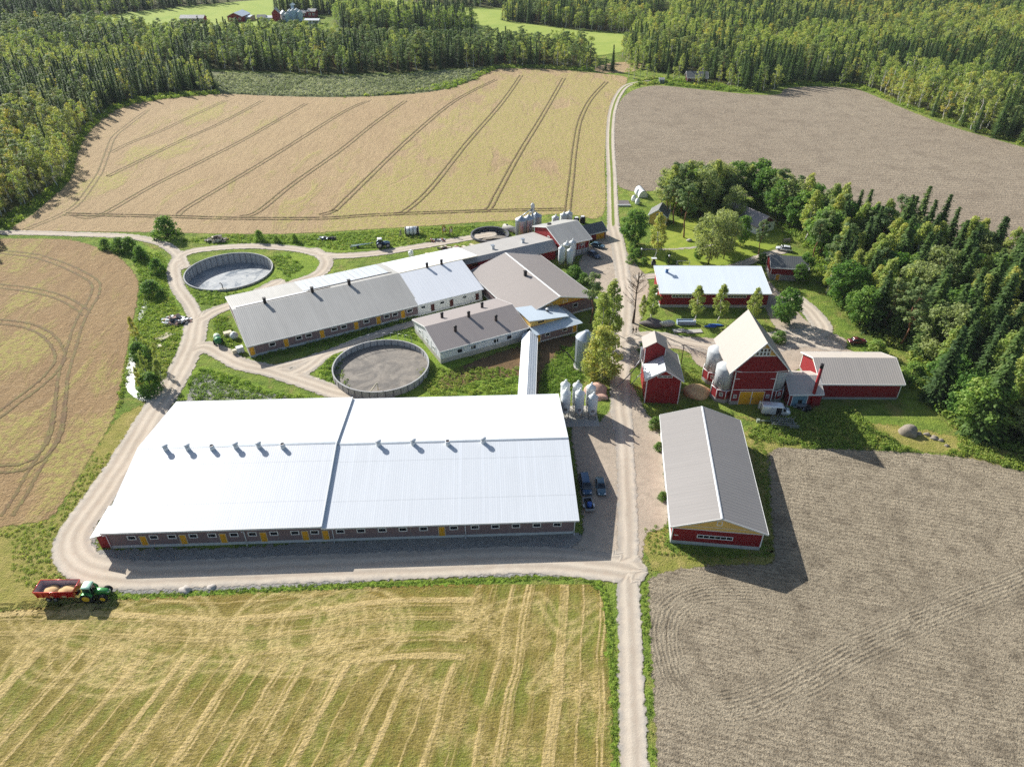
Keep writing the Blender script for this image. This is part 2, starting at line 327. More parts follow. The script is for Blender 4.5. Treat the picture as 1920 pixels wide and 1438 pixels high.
def plough_mat(name, sc_, cA, cB, cD, bm, rows=True):
    m, nt, out = newmat(name); p = pos(nt)
    u = attr(nt, 'u'); ub = attr(nt, 'ub'); bmk = attr(nt, 'bm')
    a = noise(nt, p, .02/sc_, 4, .6); b_ = noise(nt, p, .22/sc_, 5, .65); cl = noise(nt, p, 3.4/sc_, 4, .72); cf = noise(nt, p, 7.5/sc_, 3, .75)
    wob = mth(nt, 'MULTIPLY', mth(nt, 'SUBTRACT', noise(nt, p, .3/sc_, 4, .65), .5), .8*sc_)
    def sn(x, per): return mth(nt, 'SINE', mth(nt, 'MULTIPLY', mth(nt, 'ADD', x, wob), 2*math.pi/per))
    brk = mrange(nt, noise(nt, p, .09/sc_, 4, .6), .30, .52)
    ru = mth(nt, 'MULTIPLY', mth(nt, 'ADD', mth(nt, 'MULTIPLY', sn(u, .95*sc_), .30), mth(nt, 'MULTIPLY', sn(u, 4.1*sc_), .10)), brk)
    dsh = noise(nt, nd(nt, 'ShaderNodeCombineXYZ', None, i0=mth(nt, 'MULTIPLY', nd(nt, 'ShaderNodeMix', None, i0=bmk, i2=u, i3=ub).outputs[0], 3.0/sc_), i1=mth(nt, 'MULTIPLY', attr(nt, 'al'), 1.0/sc_)).outputs[0], 1.0, 4, .72)
    rb = mth(nt, 'MULTIPLY', sn(ub, .62*sc_), mrange(nt, noise(nt, p, .35/sc_, 4, .7), .35, .65, .05, .6))
    r = nd(nt, 'ShaderNodeMix', None, i0=bmk, i2=ru, i3=rb).outputs[0]
    c = mixc(nt, mrange(nt, a, .35, .65), cA, cB)
    c = mixc(nt, mth(nt, 'MULTIPLY', bmk, .30), c, C(184, 172, 148))
    c = mixc(nt, mrange(nt, r, -.9, .3, .55, 0), c, cD)
    c = mixc(nt, mrange(nt, b_, .48, .66, 0, .4), c, cD)
    c = mixc(nt, mrange(nt, dsh, .50, .64, 0, .75), c, cD); c = mixc(nt, mrange(nt, cl, .51, .63, 0, .8), c, cD); c = mixc(nt, mrange(nt, noise(nt, p, .35/sc_, 4, .65), .50, .68, 0, .4), c, cD); c = mixc(nt, mrange(nt, cf, .54, .72, 0, .5), c, C(190, 178, 156))
    s = nd(nt, 'ShaderNodeBsdfPrincipled', None, Base_Color=c, Roughness=.95); s.inputs['Specular IOR Level'].default_value = .1
    nt.links.new(bump(nt, mth(nt, 'ADD', mth(nt, 'MULTIPLY', r, .3), mth(nt, 'ADD', cl, mth(nt, 'MULTIPLY', cf, .5))), bm, .35*sc_), s.inputs['Normal'])
    edged(nt, out, s.outputs[0], 1.0, .9, .15); M[name] = m
plough_mat('ploughed_soil', 1.0, C(174, 161, 137), C(186, 172, 147), C(90, 80, 66), 1.0)
plough_mat('ploughed_soil_far', 2.4, C(156, 142, 122), C(164, 151, 130), C(116, 104, 89), .6)

# ================================================================ ground sheets
TANKS = [(-81.0, 185.4, 11.9), (-7.0, 211.4, 5.6)]
def sd_hole(q):
    d = np.full(len(q), 50.0)
    for x, y, r in TANKS: d = np.minimum(d, np.hypot(q[:, 0]-x, q[:, 1]-y)-r)
    return d
WOODS = {}
def region(name, px, closed=True): WOODS[name] = GP(px); return WOODS[name]
region('west', [(-260, 520), (-60, 455), (0, 416), (92, 366), (126, 333), (143, 273), (166, 238), (210, 202), (260, 187), (330, 176), (404, 168), (385, 148), (300, 130), (180, 118), (60, 114), (-80, 116), (-330, 220)])
region('belt', [(-160, 114), (60, 112), (180, 116), (300, 120), (420, 133), (560, 139), (640, 141), (760, 137), (860, 129), (930, 126), (1000, 126), (1105, 130), (1120, 112), (1080, 98), (880, 93), (640, 85), (600, 76), (330, 76), (200, 62), (-160, 45)])
region('grove', [(620, 40), (640, 56), (700, 63), (880, 62), (896, 57), (884, 44), (700, 30), (600, 28), (520, 32), (515, 20), (690, 14)])
region('north', [(-300, 45), (170, 35), (330, 15), (480, 1), (700, -12), (780, 8), (910, 15), (1000, 17), (1250, 18), (1250, -40), (-300, -40)])
region('strip', [(938, 42), (1010, 46), (1080, 56), (1180, 63), (1205, 50), (1240, 30), (1245, 16), (1100, 8), (960, 20)])
region('east', [(1165, 108), (1185, 128), (1230, 136), (1290, 140), (1350, 160), (1400, 171), (1450, 173), (1468, 158), (1500, 157), (1610, 161), (1650, 177), (1700, 202), (1760, 224), (1850, 257), (1920, 271), (2100, 330), (2500, 300), (2300, -36), (1255, -36), (1255, 50), (1190, 66)])
region('farm', [(1262, 372), (1330, 362), (1450, 392), (1600, 436), (1750, 478), (1920, 520), (2080, 590), (2080, 900), (1935, 868), (1850, 830), (1790, 800), (1755, 765), (1735, 715), (1700, 660), (1640, 640), (1580, 590), (1540, 540), (1525, 500), (1500, 450), (1478, 436), (1440, 400), (1390, 382), (1330, 394), (1290, 408), (1250, 400), (1250, 380)])
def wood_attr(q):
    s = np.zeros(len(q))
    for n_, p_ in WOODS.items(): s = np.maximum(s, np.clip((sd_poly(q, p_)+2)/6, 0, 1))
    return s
# near ground: fine sheet around the farm; far ground: one wide sheet to the horizon, a hand's breadth lower
def sd_all(q): return np.full(len(q), 50.0)
def far_frame():
    me = bpy.data.meshes.new('far_ground'); vs_, fs_ = [], []
    for x0, x1, y0, y1 in ((-9000, 9000, 470, 12000), (-9000, 9000, -3000, 24), (-9000, -322, 24, 470), (322, 9000, 24, 470)):
        o_ = len(vs_); vs_ += [(x0, y0, -.35), (x1, y0, -.35), (x1, y1, -.35), (x0, y1, -.35)]; fs_.append((o_, o_+1, o_+2, o_+3))
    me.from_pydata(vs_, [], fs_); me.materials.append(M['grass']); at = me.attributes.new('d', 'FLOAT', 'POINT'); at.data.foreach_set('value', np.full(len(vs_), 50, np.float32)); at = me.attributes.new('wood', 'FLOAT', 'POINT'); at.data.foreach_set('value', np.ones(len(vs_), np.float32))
    o = bpy.data.objects.new('far_ground', me); COL.objects.link(o); o['kind'] = 'structure'
far_frame()
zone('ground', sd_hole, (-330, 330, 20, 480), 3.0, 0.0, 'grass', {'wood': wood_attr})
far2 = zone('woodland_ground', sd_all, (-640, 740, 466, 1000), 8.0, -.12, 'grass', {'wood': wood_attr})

def polyz(name, px, cell, z, mat, k=4, attrs=None, bbox=None, closed=True):
    poly = smooth(GP(px), k); b = bb(poly) if bbox is None else bbox
    return zone(name, lambda q: np.minimum(sd_poly(q, poly), sd_hole(q)-.1), b, cell, z, mat, attrs)
polyz('meadow', [(170, 36), (330, 14), (500, 0), (690, -10), (700, 10), (520, 34), (620, 76), (330, 82), (190, 68)], 6, .05, 'meadow')
polyz('meadow', [(700, -4), (790, 8), (890, 18), (1000, 20), (950, 36), (1010, 48), (1080, 58), (1180, 64), (1245, 48), (1245, 66), (1130, 104), (880, 97), (890, 62), (700, 66), (690, 12)], 6, .05, 'meadow')
polyz('small_field', [(1115, 128), (1150, 118), (1200, 119), (1190, 134), (1130, 137)], 3, .05, 'ripe_grain', attrs={'green': lambda q: q[:, 0]*0+.2})
polyz('brush_clearing', [(180, 128), (300, 124), (420, 136), (560, 142), (640, 144), (760, 140), (860, 132), (905, 130), (890, 150), (840, 168), (760, 178), (640, 183), (520, 181), (415, 177), (400, 150), (300, 136)], 4, .05, 'brush_floor')

TR = {}
def ruts(name, lines, z=.10, half=.9, wid=.27, closed=False):
    """wheel ruts left by the sprayer: two narrow strips per pass"""
    vs, fs, sd = [], [], []
    for li, px in enumerate(lines):
        zz_ = z+.012*li
        c = smooth(GP(px), 8, False); t = np.gradient(c, axis=0); t /= np.linalg.norm(t, axis=1)[:, None]+1e-9; nn = np.stack([-t[:, 1], t[:, 0]], 1)
        for s in (-1, 1):
            o = len(vs)
            for i in range(len(c)):
                for k, e in ((-wid-.15, 1), (0, 0), (wid+.15, 1)):
                    q = c[i]+nn[i]*(s*half+k); vs.append((q[0], q[1], zz_)); sd.append(e)
            for i in range(len(c)-1):
                for k in range(2): fs.append((o+3*i+k, o+3*i+k+1, o+3*i+k+4, o+3*i+k+3))
    me = bpy.data.meshes.new(name); me.from_pydata(vs, [], fs); me.materials.append(M['wheel_rut'])
    at = me.attributes.new('side', 'FLOAT', 'POINT'); at.data.foreach_set('value', np.asarray(sd, np.float32))
    o = bpy.data.objects.new(name, me); COL.objects.link(o); o['kind'] = 'structure'; return o
def green_far(q):
    s = np.full(len(q), .20)
    for u, v, r, a in ((1080, 250, 55, .5), (1090, 370, 40, .55), (1000, 395, 45, .5), (880, 395, 50, .55), (880, 270, 30, .3), (990, 170, 40, .35), (1090, 170, 40, .35), (300, 285, 14, .3), (195, 342, 10, .4), (380, 215, 18, .3), (950, 230, 40, .3), (760, 410, 40, .35), (1120, 330, 30, .35)):
        x, y = G(u, v); s = np.maximum(s, .20+(a+.22)*np.exp(-((q[:, 0]-x)**2+((q[:, 1]-y)*.8)**2)/(2*(r*.6)**2)))
    return np.clip(s, 0, 1)
FAR_FIELD = [(22, 431), (60, 404), (98, 370), (132, 336), (150, 276), (172, 241), (216, 206), (266, 191), (332, 183), (415, 177), (520, 181), (640, 183), (760, 178), (840, 167), (890, 148), (935, 129), (1000, 128), (1090, 135), (1165, 143), (1176, 152), (1158, 180), (1140, 222), (1134, 300), (1132, 402), (1080, 404), (1030, 402), (985, 412), (900, 417), (800, 424), (700, 430), (560, 438), (440, 439), (300, 436), (110, 434)]
polyz('grain_field', FAR_FIELD, 3, .06, 'ripe_grain', attrs={'green': green_far})
ruts('wheel_ruts', [
    [(277, 207), (240, 235), (214, 257), (202, 285), (190, 318), (180, 336), (147, 381), (113, 404), (70, 422), (45, 432)],
    [(207, 287), (245, 268), (300, 247), (360, 218), (424, 189)], [(205, 330), (217, 324), (334, 267), (417, 230), (491, 190)],
    [(140, 404), (187, 404), (284, 350), (384, 300), (467, 257), (574, 195)], [(334, 404), (350, 390), (417, 350), (501, 300), (640, 213), (690, 190)],
    [(450, 407), (484, 397), (551, 344), (640, 281), (700, 233), (760, 190)], [(600, 404), (625, 396), (645, 378), (774, 254), (854, 189), (930, 150)],
    [(740, 402), (760, 396), (807, 354), (874, 270), (940, 194), (977, 142)], [(895, 397), (916, 392), (934, 360), (974, 287), (1017, 217), (1057, 147)],
    [(1063, 404), (1064, 392), (1071, 334), (1077, 280), (1087, 227), (1107, 187), (1137, 154)],
    [(120, 402), (250, 405), (334, 407), (444, 410), (600, 410), (680, 405), (760, 401), (907, 396), (1057, 393)]])
def green_left(q):
    s = np.full(len(q), .22)
    for u, v, r, a in ((30, 660, 12, .6), (30, 820, 10, .4), (180, 820, 8, .5), (200, 700, 8, .3), (40, 560, 8, .4), (10, 480, 14, .4), (110, 880, 8, .4)):
        x, y = G(u, v); s += .8*a*np.exp(-((q[:, 0]-x)**2+(q[:, 1]-y)**2)/(2*(.75*r)**2))
    return np.clip(s, 0, 1)
LEFT_FIELD = [(-220, 450), (0, 448), (110, 449), (160, 457), (222, 482), (256, 522), (258, 560), (246, 610), (238, 660), (226, 725), (214, 780), (168, 860), (128, 925), (92, 972), (20, 984), (-140, 990), (-260, 800)]
polyz('grain_field', LEFT_FIELD, 2, .06, 'ripe_grain_brown', attrs={'green': green_left})
ruts('wheel_ruts', [
    [(-60, 470), (0, 473), (50, 478), (80, 484), (125, 500), (165, 520), (180, 535), (175, 560), (160, 583), (145, 615), (135, 650), (120, 700), (112, 755), (102, 810), (84, 850), (62, 885), (38, 930), (12, 968)],
    [(-60, 531), (0, 537), (63, 545), (113, 558), (150, 578), (162, 590)], [(-60, 600), (0, 604), (38, 608), (75, 620), (100, 640), (113, 670), (100, 695), (75, 720), (33, 752), (-10, 784)],
    [(-40, 882), (0, 880), (40, 876), (72, 860), (98, 830), (110, 790), (117, 720)]], half=1.0, wid=.34)
# stubble
sx0, sy0 = G(560, 1180)
def rowdir(az): return np.array([math.cos(az), -math.sin(az)])        # across-row unit vector for rows running at azimuth az
def st_u1(q):
    az = R(7)+R(9)*np.clip((10-q[:, 0])/35, 0, 1); return q[:, 0]*np.cos(az)-(q[:, 1]-60)*np.sin(az)
def st_u2(q): return (q[:, 1]-60)*math.cos(R(2.4))-q[:, 0]*math.sin(R(2.4))+1.2*np.sin(q[:, 0]/9.0)
def st_mask(q):
    yb = 60.0+np.clip((-q[:, 0]-20)/45, 0, 1)*2.5; return np.clip((q[:, 1]-yb)/2.5+.5, 0, 1)*np.clip((-q[:, 0]-6)/5+.5, 0, 1)
def st_head(q): 
    d, _, _, _ = seg_dist(q, GP([(100, 1118), (900, 1092)]), GP([(900, 1092), (1110, 1084)])); return np.clip(1-d/4.5, 0, 1)
def st_ring(q):
    s = np.zeros(len(q))
    for u, v, r in ((290, 1195, 7.5), (560, 1170, 8.2), (640, 1178, 7.6), (585, 1180, 4.5), (300, 1200, 4.2), (250, 1190, 9.5), (520, 1185, 6.2), (680, 1170, 5.6), (150, 1200, 6.8)):
        x, y = G(u, v); d = np.hypot(q[:, 0]-x, (q[:, 1]-y)*1.15)
        for o in (0, 1.7): s = np.maximum(s, np.clip(1.15-np.abs(d-r-o)/.38, 0, 1))
    for px in ([(1020, 1130), (1060, 1180), (1130, 1140)], [(850, 1190), (930, 1140), (1010, 1120)], [(1000, 1290), (1100, 1180)], [(0, 1300), (60, 1200), (200, 1225), (420, 1250), (640, 1230)], [(20, 1120), (40, 1180), (110, 1225)]):
        c = smooth(GP(px), 6, False); d, _, _, _ = seg_dist(q, c[:-1], c[1:]); s = np.maximum(s, np.clip(1-np.abs(d-.8)/.5, 0, 1))
    return s
STUB = [(-160, 1150), (0, 1146), (100, 1134), (215, 1121), (330, 1117), (540, 1107), (700, 1100), (900, 1093), (1095, 1083), (1124, 1100), (1138, 1140), (1146, 1220), (1148, 1330), (1150, 1470), (1150, 1700), (-300, 1700)]
zone('stubble_field', (lambda P_: (lambda q: sd_poly(q, P_)))(smooth(GP(STUB), 4)), (-95, 14, 30, 74), .4, .05, 'stubble', {'u1': st_u1, 'u2': st_u2, 'mask': st_mask, 'ring': st_ring, 'head': st_head})
# ploughed fields
BAND = smooth(GP([(2100, 1010), (1920, 1085), (1760, 1148), (1610, 1218), (1490, 1285), (1400, 1325), (1330, 1325), (1272, 1278), (1248, 1205), (1258, 1145), (1310, 1114), (1400, 1110), (1480, 1118)]), 8, False)
def pl_band(q):
    d, i, t, s = seg_dist(q, BAND[:-1], BAND[1:]); return d*s
rv = GP([(1620, 1235), (1900, 1290)]); rv = rv[1]-rv[0]; rv /= np.linalg.norm(rv)
def pl_u(q): return q[:, 0]*rv[1]-q[:, 1]*rv[0]
def pl_bm(q):
    d = np.abs(pl_band(q)); a = np.clip((3.6-d)/2.0, 0, 1); fade = np.clip((G(1480, 1118)[0]-q[:, 0])/7, 0, 1); 
    low = q[:, 1] < 62+(q[:, 0]-20)*.25; return np.where(low, a, a*fade)
PLOUGH = [(1444, 846), (1520, 842), (1640, 845), (1760, 853), (1850, 866), (1930, 885), (2200, 900), (2400, 1700), (1228, 1700), (1232, 1438), (1226, 1300), (1220, 1190), (1217, 1110), (1222, 1084), (1262, 1070), (1340, 1060), (1420, 1058), (1450, 1054), (1450, 1000), (1444, 920)]
zone('ploughed_field', (lambda P_: (lambda q: sd_poly(q, P_)))(smooth(GP(PLOUGH), 3)), (12, 150, 26, 112), .6, .05, 'ploughed_soil', {'u': pl_u, 'ub': pl_band, 'bm': pl_bm, 'al': lambda q: q @ rv})
FARP = [(1192, 168), (1232, 161), (1290, 166), (1400, 177), (1460, 178), (1475, 166), (1545, 163), (1604, 168), (1644, 182), (1704, 208), (1790, 240), (1920, 277), (2200, 360), (2300, 640), (1920, 500), (1750, 458), (1600, 420), (1450, 380), (1330, 356), (1240, 358), (1162, 352), (1152, 290), (1152, 222), (1166, 186)]
zone('ploughed_field', (lambda P_: (lambda q: sd_poly(q, P_)))(smooth(GP(FARP), 3)), (20, 330, 165, 430), 3, .05, 'ploughed_soil_far', {'u': lambda q: q[:, 1]+q[:, 0]*.10, 'ub': lambda q: q[:, 0]*0, 'bm': lambda q: q[:, 0]*0, 'al': lambda q: q[:, 0]})
# roads: centre lines in photo pixels with half widths in metres
ROADS = [
    ([(1188, 1700), (1188, 1438), (1183, 1250), (1178, 1100), (1176, 950), (1172, 850), (1168, 770)], 1.75, 0),
    ([(1168, 800), (1162, 720), (1166, 650), (1172, 560), (1165, 500), (1158, 455), (1150, 425)], 2.2, 0),
    ([(1150, 430), (1149, 400), (1147, 330), (1144, 260), (1148, 210), (1160, 178), (1178, 160), (1215, 153)], 1.9, 1),
    ([(1180, 1068), (1000, 1050), (800, 1058), (600, 1065), (400, 1074), (250, 1078), (170, 1066), (138, 1040), (140, 1000), (178, 945), (232, 865), (290, 770), (335, 700), (362, 640), (368, 600)], 2.9, 0),
    ([(366, 650), (370, 610), (358, 575), (334, 540), (326, 510), (332, 488), (352, 474), (400, 466), (480, 462), (560, 468), (620, 480), (700, 476), (790, 462), (860, 450), (920, 440)], 1.9, 0),
    ([(345, 500), (330, 475), (300, 456), (240, 444), (150, 440), (40, 437), (-200, 434)], 1.7, 0),
    ([(364, 610), (400, 585), (450, 566), (520, 530)], 2.2, 0), ([(590, 470), (612, 490), (596, 515), (540, 535), (470, 560)], 2.0, 0),
    ([(352, 665), (380, 650), (410, 660), (450, 682), (510, 696), (570, 715), (640, 738), (720, 745)], 2.3, 0),
    ([(520, 690), (600, 668), (660, 645), (730, 620), (800, 600)], 1.5, 0), ([(540, 705), (575, 690), (600, 670)], 2.2, 0),
    ([(1170, 640), (1230, 632), (1320, 650), (1420, 655), (1500, 640), (1560, 650)], 2.6, 0), ([(1400, 640), (1480, 630), (1540, 620), (1520, 585), (1490, 560)], 2.6, 0),
    ([(1200, 520), (1290, 512), (1370, 502), (1440, 478), (1475, 470)], 1.6, 0), ([(1205, 468), (1290, 466), (1360, 455)], .6, 0)]
RL = [(smooth(GP(p_), 6, False), w_, g_) for p_, w_, g_ in ROADS]
def road_all(q):
    best = np.full(len(q), -1e9); off = np.zeros(len(q)); gr = np.zeros(len(q))
    for c, w_, g_ in RL:
        d, i, t, s = seg_dist(q, c[:-1], c[1:]); v = w_-d; k = v > best; best[k] = v[k]; off[k] = (d*s)[k]; gr[k] = g_
    return best, off, gr
# broad gravel yards first, then the driven lanes over them
polyz('farmyard', [(1072, 800), (1118, 795), (1150, 760), (1180, 720), (1215, 780), (1236, 800), (1246, 900), (1250, 985), (1210, 1000), (1200, 1060), (1150, 1090), (1100, 1072), (1000, 1062), (990, 1042), (1084, 1020), (1090, 930)], 1.2, .07, 'yard_gravel')
polyz('farmyard', [(1122, 448), (1152, 425), (1166, 460), (1196, 500), (1216, 530), (1212, 570), (1200, 630), (1300, 632), (1420, 640), (1500, 628), (1560, 625), (1588, 650), (1500, 690), (1460, 700), (1320, 690), (1290, 660), (1240, 655), (1188, 690), (1150, 700), (1150, 640), (1160, 580), (1120, 540), (1086, 500), (1100, 470)], 1.5, .07, 'yard_gravel')
polyz('farmyard', [(1430, 520), (1500, 590), (1560, 640), (1600, 660), (1640, 690), (1560, 690), (1480, 640), (1440, 590)], 1.5, .06, 'yard_gravel')
polyz('stone_apron', [(200, 1030), (400, 1028), (700, 1012), (1090, 1000), (1120, 1060), (1095, 1076), (800, 1082), (560, 1098), (330, 1110), (225, 1110), (150, 1090), (112, 1060), (108, 1030), (150, 965), (172, 990), (184, 1030)], 1.0, .065, 'rubble')
polyz('stone_apron', [(352, 745), (372, 700), (420, 720), (470, 735), (560, 750), (480, 762), (350, 762)], 1.0, .065, 'rubble')
polyz('stone_apron', [(150, 960), (250, 812), (330, 690), (352, 700), (335, 740), (250, 870), (180, 985)], 1.0, .06, 'rubble')
polyz('lawn', [(1196, 520), (1206, 470), (1240, 440), (1280, 410), (1360, 420), (1450, 425), (1470, 450), (1440, 470), (1372, 498), (1290, 508), (1225, 508)], 1.5, .06, 'lawn')
polyz('verge', [(344, 548), (366, 566), (420, 572), (520, 560), (585, 520), (604, 492), (590, 480), (540, 474), (514, 478), (520, 500), (440, 548), (360, 535)], 1.2, .05, 'lush_grass')
polyz('verge', [(590, 690), (625, 650), (760, 610), (840, 660), (960, 690), (970, 720), (960, 742), (660, 744), (620, 725)], 1.2, .05, 'lush_grass')
polyz('verge', [(350, 720), (376, 686), (440, 704), (540, 740), (640, 750), (620, 760), (360, 756)], 1.2, .055, 'lush_grass')
polyz('verge', [(180, 448), (250, 452), (300, 474), (322, 500), (316, 530), (336, 570), (352, 605), (345, 650), (300, 640), (262, 600), (270, 540), (250, 490)], 1.2, .05, 'lush_grass')
polyz('verge', [(340, 452), (420, 446), (560, 444), (700, 436), (840, 428), (940, 425), (930, 440), (800, 458), (640, 474), (560, 464), (420, 460)], 1.2, .05, 'lush_grass')
polyz('verge', [(214, 1116), (330, 1110), (540, 1098), (700, 1092), (900, 1086), (1090, 1076), (1128, 1092), (1144, 1140), (1152, 1240), (1158, 1440), (1158, 1700), (1150, 1700), (1148, 1440), (1140, 1230), (1130, 1130), (1090, 1084), (900, 1094), (540, 1107), (220, 1124)], .8, .06, 'lush_grass')
polyz('verge', [(1205, 980), (1250, 984), (1260, 1030), (1420, 1046), (1452, 1030), (1456, 1060), (1340, 1066), (1240, 1076), (1206, 1030)], .9, .045, 'dry_grass')
polyz('verge', [(1398, 820), (1420, 800), (1520, 830), (1480, 850), (1446, 850), (1440, 900), (1452, 1010), (1436, 1030), (1420, 900)], .9, .045, 'dry_grass')
polyz('verge', [(1380, 780), (1450, 800), (1600, 838), (1760, 850), (1900, 876), (1900, 850), (1750, 810), (1600, 790), (1480, 790)], 1.0, .044, 'dry_grass')
polyz('verge', [(-200, 1000), (20, 986), (95, 974), (130, 930), (215, 790), (280, 755), (300, 740), (250, 800), (180, 920), (110, 1020), (106, 1060), (130, 1095), (215, 1122), (100, 1134), (0, 1146), (-200, 1160)], 1.0, .05, 'dry_grass')
polyz('bare_earth', [(860, 690), (985, 650), (984, 700), (900, 712), (850, 730), (820, 720)], .9, .07, 'bare_earth')
polyz('bare_earth', [(1003, 650), (1080, 630), (1060, 660), (1018, 690), (1008, 744), (1000, 744)], .9, .07, 'bare_earth')
zone('gravel_road', lambda q: road_all(q)[0], (-260, 110, 20, 440), 1.1, .10, 'gravel_road', {'off': lambda q: road_all(q)[1], 'grassy': lambda q: road_all(q)[2]})

# air: a thin even haze round the whole place
hm, hnt, hout = newmat('haze_air'); pv = nd(hnt, 'ShaderNodeVolumePrincipled', None, Color=(.80, .88, 1.0, 1), Density=.00005, Anisotropy=.0); hnt.links.new(pv.outputs[0], hout.inputs['Volume']); M['haze_air'] = hm
hz = MB().box(-1500, 1500, -60, 1900, -4.5, 120).build('haze', 'haze_air'); hz['kind'] = 'stuff'; hz['label'] = 'thin bluish air between the camera and the far woods'; hz['category'] = 'haze'
# ================================================================ building materials
RED = C(132, 24, 30); YEL = C(206, 158, 70); OCH = C(214, 150, 22)
paint('red_boards', RED, .75, var=.14, boards=.22); paint('red_worn', C(138, 24, 28), .75, var=.18, boards=.25, dirt=(C(190, 150, 140), .25))
paint('yellow_boards', C(222, 184, 104), .75, var=.08, boards=.2); paint('gold_boards', C(220, 168, 60), .75, var=.08, boards=.2)
paint('white_paint', C(226, 226, 222), .6, var=.05); paint('white_wall', C(212, 214, 214), .8, var=.10, dirt=(C(150, 150, 144), .35)); paint('white_plaster', C(236, 235, 230), .85, var=.06)
paint('ochre_door', C(214, 156, 30), .6, var=.08, boards=.3); paint('brown_door', C(84, 36, 32), .7, var=.1); paint('blue_door', C(104, 138, 154), .6, var=.08, boards=.35); paint('opening_shade', C(22, 22, 24), .9, var=.2)  # the near-black paint stands in for shade inside openings
paint('brick', C(124, 106, 106), .9, var=.12, scale=.5, fine=9, bmp=.3); paint('block_wall', C(150, 148, 144), .9, var=.14, fine=5, bmp=.3)
paint('plinth', C(188, 190, 188), .9, var=.08, dirt=(C(130, 128, 122), .3)); paint('glass', C(24, 28, 34), .12, var=.1, spec=.6)
paint('concrete', C(172, 172, 170), .9, var=.16, scale=.35, dirt=(C(112, 112, 110), .4), bmp=.2); paint('concrete_pale', C(176, 172, 162), .9, var=.12)
paint('black_metal', C(34, 30, 30), .6, var=.2); paint('brown_metal', C(62, 50, 46), .6, var=.15); paint('pipe_white', C(218, 220, 220), .45, var=.06); paint('galvanised', C(172, 180, 186), .38, metal=.6, var=.12, scale=1.2, dirt=(C(140, 140, 136), .3))
paint('silo_white', C(214, 218, 216), .45, var=.06, dirt=(C(180, 178, 164), .25)); paint('silo_grey', C(186, 190, 190), .5, var=.08, dirt=(C(140, 142, 140), .35)); paint('silo_green', C(132, 138, 120), .6, var=.12); paint('red_pipe', C(150, 24, 30), .5, var=.1)
paint('rust', C(112, 62, 44), .85, var=.3, fine=3); paint('dark_rubber', C(30, 30, 32), .8, var=.15); paint('steel', C(140, 142, 146), .45, metal=.5, var=.15); paint('yellow_paint', C(212, 172, 30), .5, var=.08)
paint('wood_grey', C(150, 140, 126), .85, var=.2, boards=.15); paint('wood_pale', C(206, 196, 170), .85, var=.12); paint('tarp_blue', C(40, 92, 170), .6, var=.2, bmp=.5); paint('stone', C(140, 130, 116), .9, var=.35, fine=3.5, bmp=1.0)
roofmat('white_roof', C(210, 213, 216), .40, 0, .42, .0, .08, lines=8.6, spec=.5); roofmat('white_roof_ribbed', C(210, 214, 217), .40, 0, .40, .0, .05, lines=8.6, stripe=C(222, 227, 232), spec=.5)
roofmat('grey_roof', C(162, 161, 156), .45, 0, .6, .0, .14, spec=.3); roofmat('snow_roof', C(218, 221, 224), .9, 0, .5, .0, .05); roofmat('light_grey_roof', C(166, 163, 158), .6, 0, .55, .0, .10, spec=.3)
roofmat('brown_roof', C(146, 138, 132), .45, 1, .55, .0, .06, spec=.35); roofmat('taupe_roof', C(146, 138, 134), .45, 0, .6, .0, .05, spec=.3); roofmat('blue_white_roof', C(192, 204, 212), .45, 0, .45, .0, .06)
roofmat('hall_white_roof', C(226, 234, 240), .45, 0, .45, .0, .06); roofmat('hall_roof', C(142, 138, 134), .75, 1, .5, .0, .08, spec=.35); roofmat('beige_roof', C(150, 141, 131), .5, 1, .55, .0, .05); roofmat('beige_roof_x', C(186, 177, 166), .5, 0, .55, .0, .08)
roofmat('dark_roof', C(104, 106, 104), .5, 0, .6, .0, .1); roofmat('tin_roof', C(206, 212, 218), .5, 1, .35, .2, .2); roofmat('tile_roof', C(150, 142, 140), .3, 0, .7, .0, .12); roofmat('panel_roof', C(186, 194, 202), 1.2, 0, .3, .0, .05, spec=.6); roofmat('corridor_roof', C(222, 226, 230), .5, 1, .45, .0, .04)

